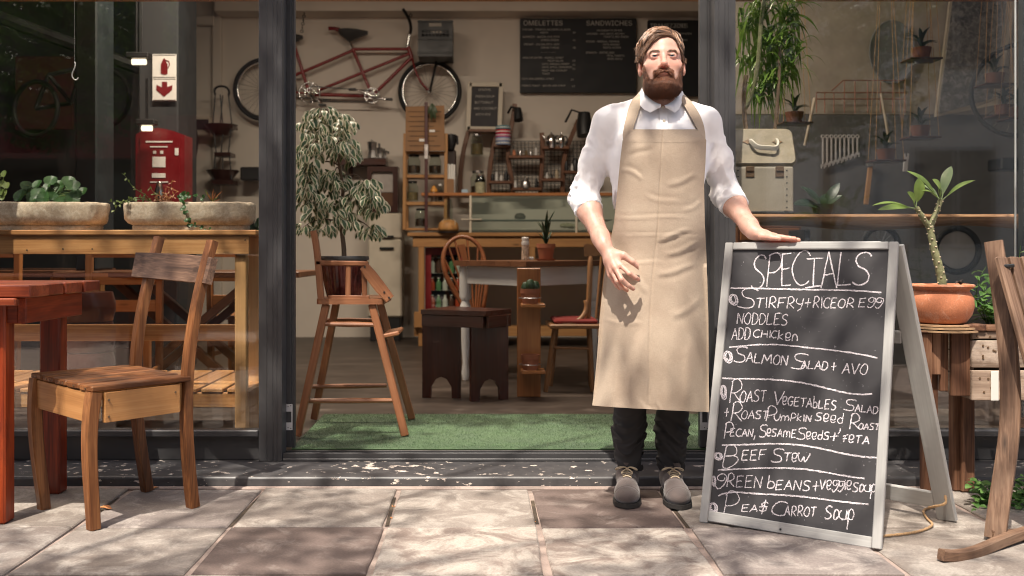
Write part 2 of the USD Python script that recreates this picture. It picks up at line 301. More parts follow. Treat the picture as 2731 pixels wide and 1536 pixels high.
M['pane'] = glass('window_pane', ior=1.44)
M['glass'] = glass('clear_glass', (.93, .96, .94), 1.4)
M['chairwood'] = wood('chair_timber', (.055, .019, .008), (.155, .058, .021), (.30, .130, .050), rough=.42, spec=.25, wear=(.075, .032, .016), contrast=1.6)
M['chairtop'] = wood('chair_weathered', (.055, .030, .020), (.15, .085, .055), (.31, .19, .125), rough=.6, wear=(.07, .04, .03), contrast=1.7)
M['pine'] = wood('pine', (.27, .115, .038), (.46, .23, .088), (.60, .35, .155), rough=.42, contrast=1.3)
M['pineleg'] = wood('pine_pale', (.42, .23, .09), (.58, .34, .15), (.68, .44, .22), rough=.45)
M['redwood'] = wood('red_mahogany', (.075, .009, .003), (.17, .020, .005), (.31, .050, .011), rough=.38, coat=.08, spec=.3, contrast=1.6, wear=(.09, .016, .007), knots=False)
M['redtop'] = wood('red_mahogany_top', (.085, .013, .006), (.16, .030, .012), (.28, .066, .026), rough=.36, coat=.10, spec=.3, contrast=1.6, knots=False)
M['orangewood'] = wood('orange_varnish', (.22, .075, .022), (.36, .14, .045), (.48, .22, .08), rough=.38, coat=.2)
M['counterwood'] = wood('counter_oak', (.22, .105, .038), (.34, .17, .065), (.45, .25, .10), rough=.42)
M['darkwood'] = wood('dark_mahogany', (.022, .008, .006), (.050, .016, .011), (.095, .032, .02), rough=.3, coat=.3, knots=False)
M['tabletop'] = wood('brown_tabletop', (.085, .035, .018), (.15, .066, .034), (.22, .105, .055), rough=.35)
M['plankwood'] = wood('old_planks', (.06, .024, .013), (.15, .068, .036), (.27, .145, .085), rough=.65, contrast=1.7)
M['greyplank'] = wood('sun_bleached_planks', (.11, .075, .055), (.27, .19, .14), (.45, .34, .26), rough=.75, contrast=1.5, wear=(.56, .46, .38))
M['deckwood'] = wood('folding_chair_teak', (.055, .028, .017), (.135, .075, .046), (.26, .16, .105), rough=.6, contrast=1.6, wear=(.19, .12, .08))
M['whitepaintwood'] = wood('white_painted_wood', (.55, .53, .49), (.66, .64, .60), (.72, .70, .66), rough=.5, knots=False)
M['signframe'] = wood('grey_white_frame', (.24, .238, .232), (.34, .335, .325), (.42, .41, .40), rough=.55, knots=False, wear=(.30, .29, .28), contrast=.8)
M['liveedge'] = wood('live_edge_plank', (.16, .075, .035), (.30, .16, .08), (.42, .255, .14), rough=.5, contrast=1.3)
M['bark'] = wood('bark', (.07, .045, .03), (.14, .095, .065), (.22, .16, .11), rough=.9)
M['white'] = plain('white_enamel', (.62, .61, .58), rough=.4, var=.06)
M['cream'] = plain('cream_paint', (.56, .50, .40), rough=.5, var=.08)
M['wall'] = plain('cream_wall', (.66, .595, .52), rough=.85, var=.05, vscale=2.0, bump=.25, bscale=90, spec=.2)
M['greywall'] = plain('grey_wall', (.22, .22, .225), rough=.85, var=.08, vscale=2.0, spec=.2)
M['ceiling'] = plain('ceiling_white', (.62, .57, .51), rough=.9, var=.05, spec=.2)
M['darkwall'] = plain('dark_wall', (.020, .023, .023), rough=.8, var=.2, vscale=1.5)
M['floor'] = mat('worn_concrete_floor', {'g': ('geometry', {}), 'm': ('mapping', {'scale': (2.0, 5.0, 1.0)}), 'n': ('noise_texture', {'scale': 1.3, 'detail': 8.0, 'roughness': .65}), 'r': ('rgb_ramp', {'ramp': [(.3, (.030, .021, .016)), (.55, (.058, .043, .034)), (.75, (.11, .085, .07))]}),
                 'b': ('bump', {'strength': .2, 'distance': .003}), 'p': ('principled_bsdf', {'roughness': .45})}, [('g.position', 'm.vector'), ('m.vector', 'n.vector'), ('n.fac', 'r.fac'), ('r.color', 'p.base_color'), ('n.fac', 'b.height'), ('b.normal', 'p.normal')])
M['turf'] = mat('artificial_turf', {'g': ('geometry', {}), 'n': ('noise_texture', {'scale': 5.0, 'detail': 9.0, 'roughness': .8}), 'r': ('rgb_ramp', {'ramp': [(.3, (.016, .048, .011)), (.7, (.048, .108, .028))]}), 'p': ('principled_bsdf', {'roughness': .6, 'sheen_weight': .3})},
                [('g.position', 'n.vector'), ('n.fac', 'r.fac'), ('r.color', 'p.base_color')])
M['slate'] = mat('blackboard', {'g': ('texture_coordinate', {}), 'n': ('noise_texture', {'scale': 3.0, 'detail': 7.0, 'roughness': .62, 'distortion': .8}), 'r': ('rgb_ramp', {'ramp': [(.35, (.030, .028, .031)), (.55, (.042, .040, .043)), (.75, (.095, .09, .096))]}),
                 'n2': ('noise_texture', {'scale': 90.0, 'detail': 3.0}), 'k': ('map_range', {'from_min': .70, 'from_max': .76, 'to_min': 0.0, 'to_max': .5, 'clamp': True}), 'm': ('mix', {'color2': (.45, .43, .45)}), 'p': ('principled_bsdf', {'roughness': .62, 'specular_ior_level': .35})},
                 [('g.object', 'n.vector'), ('n.fac', 'r.fac'), ('g.object', 'n2.vector'), ('n2.fac', 'k.value'), ('k.result', 'm.fac'), ('r.color', 'm.color1'), ('m.color', 'p.base_color')])
M['slate2'] = plain('menu_board_black', (.010, .011, .014), rough=.6, var=.3)
M['chalk'] = mat('chalk', {'g': ('texture_coordinate', {}), 'n': ('noise_texture', {'scale': 420.0, 'detail': 2.0, 'roughness': .8}), 'k': ('map_range', {'from_min': .40, 'from_max': .56, 'to_min': .06, 'to_max': 1.0, 'clamp': True}), 'd': ('diffuse_bsdf', {'color': (.80, .74, .78)}), 't': ('transparent_bsdf', {}), 'm': ('mix_closure', {})},
                 [('g.object', 'n.vector'), ('n.fac', 'k.value'), ('k.result', 'm.fac'), ('t.BSDF', 'm.closure1'), ('d.BSDF', 'm.closure2')], surface='m.closure')
M['menuchalk'] = plain('menu_lettering', (.48, .46, .42), rough=.8)
M['terracotta'] = stone('terracotta', (.43, .150, .072), (.55, .215, .112), (.58, .34, .24), .22, rough=.75, scale=7, bump=.25, fine=200)
M['terracotta_dark'] = plain('terracotta_dark', (.26, .085, .04), rough=.7, var=.2)
M['cork'] = plain('corrugated_card', (.36, .23, .13), rough=.9, var=.25, vscale=40)
M['concrete'] = stone('cast_stone', (.36, .28, .20), (.58, .48, .36), (.62, .54, .43), .5, scale=14, bump=1.0, fine=90)
M['red'] = plain('red_enamel', (.17, .009, .012), rough=.35, var=.12)
M['bikered'] = plain('red_frame_paint', (.20, .012, .012), rough=.28, var=.15)
M['label'] = plain('white_label', (.72, .70, .66), rough=.6, var=.05)
M['rope'] = plain('jute_rope', (.40, .25, .13), rough=.9, var=.3, vscale=150, bump=.8, bscale=300)
M['caseskin'] = plain('worn_vinyl_case', (.29, .245, .175), rough=.55, var=.22, vscale=9, bump=.5, bscale=400)
M['casebody'] = plain('worn_case_body', (.33, .29, .23), rough=.6, var=.14, vscale=7, bump=.5, bscale=400)
M['brass'] = plain('tarnished_brass', (.20, .13, .08), rough=.5, metal=.7, var=.3)
M['glaze'] = plain('oxblood_glaze', (.055, .012, .010), rough=.16, var=.6, vscale=14)
M['glazerim'] = plain('dark_grey_glaze', (.055, .052, .05), rough=.3)
M['kraft'] = plain('cardboard_menu', (.25, .135, .065), rough=.8, var=.15)
M['paper'] = plain('paper_white', (.70, .69, .66), rough=.8, var=.05)
M['pumice'] = plain('dry_leaf', (.50, .19, .06), rough=.7, var=.3, vscale=30)
# ------------------------------------------------------------------ the ground
FY = 4.37                                             # face of the shopfront
ground = setting('ground', m=quad((-60, -60, -0.02), (60, -60, -0.02), (60, 4.3, -0.02), (-60, 4.3, -0.02)), mat=M['mortar'])
pavement = setting('pavement')
pavement.add('mortar_bed', quad((-9, -3.2, -0.009), (9, -3.2, -0.009), (9, 4.10, -0.009), (-9, 4.10, -0.009)), M['mortar'])
def slab(x0, x1, y0, y1, kind, dz=0.0, tilt=(0, 0), wob=None):
    n = 7; u = np.linspace(0, 1, n); r = RNG
    wob = r.uniform(-.006, .006, (4, 2)) if wob is None else wob
    c = np.array([(x0, y0), (x1, y0), (x1, y1), (x0, y1)]) + wob
    e = []
    for k in range(4):
        a, b = c[k], c[(k + 1) % 4]
        for t in u[:-1]:
            q = a + (b - a) * t
            if 0 < t: q = q + r.normal(0, .0012, 2)
            e.append(q)
    e = np.array(e); cen = e.mean(0); k = len(e)
    def z(q, d): return dz + d + (q[:, 0] - cen[0]) * tilt[0] + (q[:, 1] - cen[1]) * tilt[1]
    inn = e + (cen - e) / np.linalg.norm(cen - e, axis=1, keepdims=True) * 0.006
    v = np.vstack([np.c_[e, z(e, -.05)], np.c_[e, z(e, -.004)], np.c_[inn, z(inn, 0)], np.r_[cen, dz]]); f = []
    for s in (0, 1):
        for j in range(k):
            j2 = (j + 1) % k; f += [[s * k + j, s * k + j2, (s + 1) * k + j2], [s * k + j, (s + 1) * k + j2, (s + 1) * k + j]]
    f += [[2 * k + j, 2 * k + (j + 1) % k, 3 * k] for j in range(k)]
    pavement.add('paving_slab', trimesh.Trimesh(v, f, process=False), M['slab'][kind])
ROWS = [(2.985, 3.487), (3.50, 4.055)]
XS = [-1.955, -1.392, -.857, -.318, .208, .722, 1.272, 1.80, 2.34, 2.88]
KIND = {(0, 0): 1, (0, 1): 0, (0, 2): 3, (0, 3): 2, (0, 4): 2, (0, 5): 4, (0, 6): 0, (0, 7): 0, (0, 8): 0, (1, 0): 0, (1, 1): 4, (1, 2): 0, (1, 3): 0, (1, 4): 3, (1, 5): 0, (1, 6): 0, (1, 7): 0, (1, 8): 1}
for r, (y0, y1) in enumerate(ROWS):
    for k in range(len(XS) - 1):
        gap = .012 if r == 0 else .011
        xa, xb = XS[k] + gap / 2 + .004, XS[k + 1] - gap / 2 - .004
        slab(xa, xb, y0, y1, KIND.get((r, k), 0), dz=RNG.uniform(-.002, .003), tilt=RNG.uniform(-.004, .004, 2))
for r in range(8):
    y1 = 2.968 - r * .53
    for k in range(9):
        slab(XS[k] + .008 + .03 * (r % 2), XS[k + 1] - .008 + .03 * (r % 2), y1 - .512, y1, [0, 1, 4, 2, 0, 3][(r * 5 + k * 3) % 6], dz=RNG.uniform(-.002, .003))
# open joints with soil and grit
for p0, p1, w in [(G(697, 1318), G(612, 1400), .016), (G(1052, 1322), G(1032, 1398), .013), (G(1420, 1330), G(1432, 1392), .014), (G(316, 1322), G(262, 1362), .012), (G(1795, 1350), G(1836, 1402), .016)]:
    d = (p1 - p0)[:2]; d /= np.linalg.norm(d); nrm = np.array([-d[1], d[0]]) * w / 2
    q = [np.r_[p0[:2] + nrm, -.0065], np.r_[p0[:2] - nrm, -.0065], np.r_[p1[:2] - nrm, -.0065], np.r_[p1[:2] + nrm, -.0065]]
    pavement.add('open_joint', quad(*q), M['soil'])
pavement.add('mortar_fillet', bxx(-9, 9, 4.058, 4.092, -.02, .004, .004), M['mortar'])
road = setting('road', m=quad((-60, -40, -.013), (60, -40, -.013), (60, -3.3, -.013), (-60, -3.3, -.013)), mat=plain('asphalt', (.05, .05, .052), rough=.8))

# ------------------------------------------------------------------ plinth of the shop
step = setting('doorstep')
def rounded_step():
    prof = [(4.092, -.05), (4.092, .028), (4.097, .038), (4.106, .042), (FY + .12, .046), (FY + .12, -.05)]; n = 240; xs = np.linspace(-6, 6, n); k = len(prof)
    v = np.array([[x, y + (meshkit.fbm(np.array([x * 9, y * 20, z * 40])) - .5) * .004, z + (meshkit.fbm(np.array([x * 5, y * 9, 3.1])) - .5) * .004] for x in xs for y, z in prof]); f = []
    for i in range(n - 1):
        for j in range(k - 1): a = i * k + j; f += [[a, a + 1, a + k + 1], [a, a + k + 1, a + k]]
    m = trimesh.Trimesh(v, f, process=False); m.fix_normals()
    if m.face_normals[2][2] < 0 and m.face_normals[:, 2].sum() < 0: m.invert()
    return m
step.add('painted_plinth', rounded_step(), M['step'], smooth=40)
floor = setting('cafe_floor', m=quad((-5.5, FY + .10, FL), (5.5, FY + .10, FL), (5.5, 10.6, FL), (-5.5, 10.6, FL)), mat=M['floor'])

# ------------------------------------------------------------------ the shopfront
XL0, XL1 = (690 - CX) * FY / FPX, (752 - CX) * FY / FPX           # left jamb
XR0, XR1 = (1906 - CX) * FY / FPX, (1962 - CX) * FY / FPX         # right jamb
HEAD = 2.75
def profile_post(n, x0, x1, y0, y1, z0, z1, grooves):
    """aluminium post made of strips with thin shadow grooves between"""
    e = [x0] + sum([[g - .0015, g + .0015] for g in grooves], []) + [x1]
    strips = [bxx(e[k], e[k + 1], y0, y1, z0, z1, .0015) for k in range(0, len(e), 2)]
    core = bxx(x0 + .0015, x1 - .0015, y0 + .0018, y1 - .0018, z0 + .001, z1 - .001, .0005)
    return n.add('post', cat(strips + [core]), M['frame'])
dw = thing('doorway', 'wide charcoal aluminium doorway standing open behind the man', 'doorway', (0, FY, .046))
profile_post(dw, XL0, XL1, FY, FY + .10, .046, HEAD, [XL0 + .036, XL0 + .062, XL1 - .02])
profile_post(dw, XR0, XR1, FY, FY + .10, .046, HEAD, [XR0 + .02, XR0 + .045, XR1 - .03])
dw.add('head_rail', bxx(XL1 + .001, XR0 - .001, FY - .002, FY + .10, HEAD - .06, HEAD - .002, .002), M['frame'])
tk = dw.add('threshold_track', bxx(XL1 + .001, XR0 - .001, FY + .002, FY + .10, .0445, .0575, .003), M['frame'])
for y in (FY + .012, FY + .04, FY + .075): tk.add('rail', bxx(XL1 + .002, XR0 - .002, y, y + .005, .0555, .078, .001), M['frame'])
def window(label, x0, x1, joints=()):
    w = thing('shop_window', label, 'window', ((x0 + x1) / 2, FY, .046))
    w.add('base_panel', bxx(x0, x1, FY + .028, FY + .06, .047, .150, .002), M['frame'])
    w.add('bottom_rail', bxx(x0, x1, FY - .001, FY + .07, .1505, .180, .004), M['frame'])
    w.add('head_rail', bxx(x0, x1, FY, FY + .07, HEAD - .06, HEAD - .002, .003), M['frame'])
    e = [x0] + list(joints) + [x1]
    for a, b in zip(e[:-1], e[1:]):
        w.add('pane', bxx(a + .002, b - .002, FY + .032, FY + .038, .1812, HEAD - .061, .0005), M['pane'])
    for j in joints: w.add('silicone_joint', bxx(j - .0018, j + .0018, FY + .029, FY + .041, .1815, HEAD - .0615, .0005), plain('silicone', (.35, .37, .37), .5))
    return w
window('large fixed shop window left of the doorway with planters behind it', -3.9, XL0 - .002)
window('large fixed shop window right of the doorway with a vintage case behind it', XR1 + .002, 3.9, [(2719 - CX) * FY / FPX])
M['stile_dark'] = plain('dark_teal_stile', (.008, .014, .017), .6)
def sliding_door(label, x0, x1, near, wfar):
    y0, y1 = FY + .105, FY + .145; d = thing('sliding_door', label, 'door', ((x0 + x1) / 2, y0, FL))
    sw = .046
    for a, b, nearside in ((x0, x0 + (sw if near == 'x0' else wfar), near == 'x0'), (x1 - (sw if near == 'x1' else wfar), x1, near == 'x1')):
        s = d.add('stile', cat(bxx(a, b - .014, y0, y1, .086, HEAD - .07, .002), bxx(b - .0135, b, y0 + .006, y1, .086, HEAD - .07, .001)), M['frame'] if nearside else M['stile_dark'])
        if nearside:
            c = (a + b) / 2 - .004; z0, z1 = P(0, 1146, y0)[2], P(0, 1078, y0)[2]; zc = (z0 + z1) / 2
            fr = sbox(-.0185, z0, .0185, z1).buffer(.001).difference(sbox(-.010, zc - .024, .014, zc + .024))
            p = s.add('strike_plate', prism(fr, plane_M((c, y0 - .0005, 0), (1, 0, 0), (0, 0, 1)), .0025), M['plate'])
            p.add('screw', screws([(c + dx, y0 - .0035, z) for dx, z in ((0, z0 + .010), (.012, z0 + .006), (0, z1 - .010), (.012, z1 - .006))], .0022), M['frame_dark'])
    d.add('bottom_rail', bxx(x0 + .06, x1 - .06, y0 + .004, y1 - .002, .087, .155, .002), M['frame'])
    d.add('top_rail', bxx(x0 + .06, x1 - .06, y0 + .004, y1 - .002, HEAD - .13, HEAD - .072, .002), M['frame'])
    d.add('pane', bxx(x0 + .06, x1 - .06, y0 + .017, y0 + .022, .156, HEAD - .131, .0004), M['pane'])
YD = FY + .105
sliding_door('open sliding glass door leaf parked behind the left shop window', (-70 - CX) * YD / FPX, (785 - CX) * YD / FPX, 'x1', .09)
sliding_door('open sliding glass door leaf parked behind the right shop window', (1867 - CX) * YD / FPX, 2.44, 'x0', .03)
# shop body
lintel = setting('shopfront_wall', m=cat(bxx(-6, 6, FY + .01, FY + .30, HEAD, 4.6, .01), bxx(-6, -3.901, FY + .01, FY + .3, .0, HEAD - .001, .005), bxx(3.901, 6, FY + .01, FY + .3, .0, HEAD - .001, .005)), mat=M['greywall'])
setting('interior_back_wall', m=bxx(-5.5, 5.5, 10.5, 10.7, 0, 3.9, .005), mat=M['wall'])
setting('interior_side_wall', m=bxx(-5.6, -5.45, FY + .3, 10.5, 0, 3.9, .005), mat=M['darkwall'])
setting('interior_side_wall', m=bxx(5.3, 5.5, FY + .3, 10.5, 0, 3.9, .005), mat=M['wall'])
setting('interior_ceiling', m=bxx(-5.6, 5.6, FY + .29, 10.7, 3.9, 4.0, .005), mat=M['ceiling'])
setting('ceiling_bulkhead', m=bxx(-2.66, 5.3, 10.22, 10.499, 3.39, 3.899, .006), mat=M['wall'])
setting('ceiling_beam', m=set_grain(bxx(-5.4, 5.3, 5.55, 5.65, 2.347, 2.50, .01), (1, 0, 0)), mat=M['orangewood'])

# turf mat
YT1 = FPX * (CAM_H - .09) / (1100 - HY)
tm = thing('turf_mat', 'green artificial grass mat just inside the doorway', 'mat', (0, 5.0, FL))
tx0, tx1, ty0, ty1 = XL1 + .02, 1.35, FY + .108, YT1
tm.add('backing', bxx(tx0, tx1, ty0, ty1, FL + .001, FL + .008, .002), M['turf'])
NB = 60000; bx_ = RNG.uniform(tx0, tx1, NB); by_ = RNG.uniform(ty0, ty1, NB); hh = RNG.uniform(.004, .008, NB); an = RNG.uniform(0, np.pi, NB); w_ = .0008
tip = RNG.normal(0, .004, (NB, 2)); z_ = np.full(NB, FL + .0075)
vv = np.stack([np.c_[bx_ - np.cos(an) * w_, by_ - np.sin(an) * w_, z_], np.c_[bx_ + np.cos(an) * w_, by_ + np.sin(an) * w_, z_], np.c_[bx_ + tip[:, 0], by_ + tip[:, 1], z_ + hh]], 1).reshape(-1, 3)
tm.add('grass_blades', trimesh.Trimesh(vv, np.arange(3 * NB).reshape(-1, 3), process=False), M['turf'], kind='stuff')
# ------------------------------------------------------------------ old wooden chair on the pavement, left
def legline(pts, w, t, side):
    return sweep_rect(spline(pts, 14), w, t, side)
fFL, fFR, fBR, fBL = G(118, 1358), G(250, 1411), G(515, 1352), G(393, 1309)
sFL, sFR, sBR, sBL = P(80, 993, 3.74), P(246, 1033, 3.45), P(509, 1004, 3.75), P(352, 971, 4.03)
fwd = (sFL + sFR - sBL - sBR); fwd[2] = 0; fwd /= np.linalg.norm(fwd); rgt = np.array([-fwd[1], fwd[0], 0.0])
ch = thing('wooden_chair', 'weathered handmade wooden chair standing on the pavement beside the red table', 'chair', ((fFL + fBR) / 2) * (1, 1, 0))
for k in range(5):                                    # seat slats, front to back
    a, b = k / 5, (k + 1) / 5; g = .0012
    f0, f1 = sFL + (sFR - sFL) * a, sFL + (sFR - sFL) * b; b0, b1 = sBL + (sBR - sBL) * a, sBL + (sBR - sBL) * b
    w = np.linalg.norm(f1 - f0) - 2 * g
    m = bar((f0 + f1) / 2 - (0, 0, .0095), (b0 + b1) / 2 - (0, 0, .0095), w, .019, b=.0035)
    s = ch.add('seat_slat', m, M['chairwood'])
seat_end = [sFL + (sFR - sFL) * t - (0, 0, .010) + fwd * .0012 for t in (.1, .28, .33, .5, .55, .72, .9)]
ch.add('seat_screw', screws(seat_end, .0035, fwd), M['brass'])
up = np.array([0, 0, 1.0]); drop = np.array([0, 0, .021])
tops = {k: q - drop for k, q in dict(FL=sFL - fwd * .018 + rgt * .022, FR=sFR - fwd * .018 - rgt * .022, BR=sBR + fwd * .035 - rgt * .026, BL=sBL + fwd * .035 + rgt * .026).items()}
pineB = wood('chair_apron_pine', (.27, .115, .035), (.42, .20, .07), (.52, .29, .12), rough=.45)
for k, foot in (('FL', fFL), ('FR', fFR)):
    t = tops[k]; mid = (t * .55 + foot * .45) + fwd * .016; mid[2] = .26
    low = t * .18 + foot * .82 + fwd * .006; low[2] = .09
    ch.add('leg', legline([t, mid, low, foot + (0, 0, .001)], np.linspace(.047, .041, 14), np.linspace(.046, .038, 14), rgt), M['chairwood'])
bt = {'BR': P(567, 643, 3.85), 'BL': P(425, 633, 4.12)}
for k, foot in (('BR', fBR), ('BL', fBL)):
    t = tops[k] - fwd * .035; b = t * .9 + foot * .1; mid = (t + foot) / 2 + fwd * .012
    hi = t + (bt[k] - t) * .45 + fwd * .018
    p = spline([foot + (0, 0, .001), mid, t, hi, bt[k]], 22)
    ch.add('rear_leg', sweep_rect(p, np.linspace(.044, .040, 22), np.linspace(.040, .034, 22), rgt), M['chairwood'])
rl = np.array([P(361, 736, 4.08), P(372.5, 673, 4.10), P(576, 686, 3.80), P(559, 755, 3.78)])
gu, gv = np.linspace(0, 1, 16), np.linspace(0, 1, 5)
grid = np.array([[(rl[0] * (1 - b) + rl[1] * b) * (1 - a) + (rl[3] * (1 - b) + rl[2] * b) * a - fwd * (.012 + .028 * (4 * a * (1 - a))) * -1 * -1 + fwd * .03 + up * (.006 * (4 * a * (1 - a)) * (b - .5)) for b in gv] for a in gu])
bm = surf(grid, .026); bm.fix_normals(); set_grain(bm, rl[3] - rl[0])
ch.add('backrest', bm, M['chairtop'], smooth=35)
def apron(a, b, out, h=.104, th=.02):
    c = np.array([0, 0, .023 + h / 2]); m = bar(a - c + out * .004, b - c + out * .004, th, h, b=.002); return m
A = ch.add('apron', apron(tops['FL'] + drop * 0 + (0, 0, .021), tops['FR'] + (0, 0, .021), fwd), pineB)
A = ch.add('apron', apron(tops['FR'] + rgt * .012 + (0, 0, .021) - fwd * .026, tops['BR'] + rgt * .012 + (0, 0, .021) + fwd * .01, rgt), pineB)
pr0, pr1 = tops['FR'], tops['BR']
A.add('screw', screws([pr0 - fwd * .04 + rgt * .0275 + (0, 0, -.028), pr0 - fwd * .04 + rgt * .0275 + (0, 0, -.085), pr1 + fwd * .03 + rgt * .0275 + (0, 0, -.03)], .004, rgt), M['brass'])
ch.add('apron', apron(tops['BR'] + (0, 0, .021), tops['BL'] + (0, 0, .021), -fwd), pineB)
ch.add('apron', apron(tops['FL'] + (0, 0, .021) - rgt * .012, tops['BL'] + (0, 0, .021) - rgt * .012, -rgt), pineB)

# ------------------------------------------------------------------ red table, left edge
tb = thing('outdoor_table', 'red varnished timber table cut by the left edge of the picture', 'table', (-2.1, 3.77, 0))
ends = [-1.526, -1.54, -1.533, -1.524]
for k in range(4):
    y0 = 3.45 + k * .1595
    tb.add('tabletop_plank', set_grain(bxx(-2.75, ends[k], y0 + .002, y0 + .1575, .793, .836, .004), (1, 0, 0)), M['redtop'])
tb.add('side_apron', set_grain(bxx(-1.60, -1.57, 3.52, 4.02, .70, .791, .003), (0, 1, 0)), M['redwood'])
tb.add('front_rail', set_grain(bxx(-2.70, -1.572, 3.44, 3.475, .765, .7915, .004), (1, 0, 0)), M['redtop'])
tb.add('front_apron', set_grain(bxx(-2.70, -1.602, 3.53, 3.56, .70, .791, .003), (1, 0, 0)), M['redwood'])
for x, y in ((-1.682, 3.555), (-1.672, 3.99), (-2.62, 3.555), (-2.62, 3.99)):
    tb.add('leg', bar((x, y, .0015), (x, y, .792), .080, .078, b=.007), M['redwood'])

# ------------------------------------------------------------------ fallen leaves
def dry_leaf(c, s, rz, label):
    u = np.linspace(0, 1, 9); w = np.sin(u * np.pi) ** .8 * .32
    g = np.array([[(x - .5, v * ww, .16 * abs(v) * ww * 2 + .10 * math.sin(x * 5) * (x - .3)) for v in np.linspace(-1, 1, 5)] for x, ww in zip(u, w)])
    g = g * s; R = np.array([[math.cos(rz), -math.sin(rz), 0], [math.sin(rz), math.cos(rz), 0], [0, 0, 1]])
    g = g @ R.T + np.asarray(c) + (0, 0, .004 + .03 * s)
    single('dry_leaf', label, 'leaf', surf(g, .0006), M['pumice'], smooth=60)
dry_leaf(G(280, 1358), .055, -.2, 'curled orange leaf lying beside the near leg of the wooden chair')
dry_leaf(G(417, 1303), .03, 1.2, 'small orange leaf lying against the plinth behind the wooden chair')
for p in (G(1424, 1386), G(1050, 1345), G(1046, 1375)): dry_leaf(p - (0, 0, .012), .022, 1.4, ['small orange leaf caught in the open joint left of the dark slab', 'small yellow leaf at the top of the joint below the threshold', 'dark leaf scrap in the joint below the threshold'][used.get(('/World', 'dry_leaf'), 0) - 2])

# ------------------------------------------------------------------ chalkboard
BL_, BR_ = G(1864, 1392.8), G(2350, 1467.5)
bdir = BR_ - BL_; BW = np.linalg.norm(bdir); bdir /= BW; bback = np.array([-bdir[1], bdir[0], 0.0])
TLb = P(1935, 646.6, 3.774); lean = (TLb - BL_); BH = np.linalg.norm(lean); lean -= bdir * (lean @ bdir); bup = lean / np.linalg.norm(lean); bn = np.cross(bdir, bup)   # bn looks to the street
if bn[1] > 0: bn = -bn
sb_ = thing('chalkboard_sign', 'grey framed a-frame chalkboard of daily specials under the man\'s hand', 'sign', (BL_ + BR_) / 2)
def bp(u, v, d=0.0): return BL_ + bdir * u + bup * v + bn * d
FWD = .030; TH = .022
def fbar(u0, v0, u1, v1, w): 
    a, b = bp(u0, v0, -TH / 2), bp(u1, v1, -TH / 2); return bar(a, b, w, TH, up=bn, b=.0025)
sb_.add('frame_stile', fbar(FWD / 2, .002, FWD / 2, BH, FWD), M['signframe'])
sb_.add('frame_stile', fbar(BW - FWD / 2, .002, BW - FWD / 2, BH, FWD), M['signframe'])
sb_.add('frame_rail', fbar(FWD + .0008, BH - FWD / 2 + .002, BW - FWD - .0008, BH - FWD / 2 + .002, FWD - .004), M['signframe'])
br = sb_.add('frame_rail', fbar(FWD + .0008, .027, BW - FWD - .0008, .019, .036), M['signframe'])
br.add('bolt_hole', screws([bp(BW * .47, .018, .0012)], .0035, bn), M['black'])
sl = bar(bp(BW / 2, FWD * .5, -.014), bp(BW / 2, BH - FWD * .5, -.014), BW - FWD, .006, up=bn, b=.001)
board = sb_.add('slate_panel', sl, M['slate'])
# rear frame
tR, tL = bp(BW - .021, BH - .004, -TH - .012), bp(.021, BH - .004, -TH - .012); fR = G(2527, 1388) + (0, 0, .002); fL = np.array([1.28, 4.0, .002])
rear_n = np.cross(fR - tR, fL - fR); rear_n /= np.linalg.norm(rear_n)
lr = sb_.add('rear_leg', bar(tR, fR, .068, .02, up=rear_n), M['signframe'])
sb_.add('rear_leg', bar(tL, fL, .068, .02, up=rear_n), M['signframe'])
for t, s in ((.33, .045), (.93, .06)):
    sb_.add('rear_rail', bar(tL + (fL - tL) * t, tR + (fR - tR) * t, .045 if t < .5 else .06, .016, up=rear_n, ext=-.034), M['signframe'])
sb_.add('top_rail', bar(tL, tR, .05, .018, up=bup, ext=-.036), M['signframe'])
for t in (.2, .8): sb_.add('hinge', cat(bar(bp(BW * t - .02, BH + .003, -TH), bp(BW * t + .02, BH + .003, -TH), .03, .002, b=.0005), tube([bp(BW * t - .02, BH + .004, -TH - .004), bp(BW * t + .02, BH + .004, -TH - .004)], .004)), M['steel'])

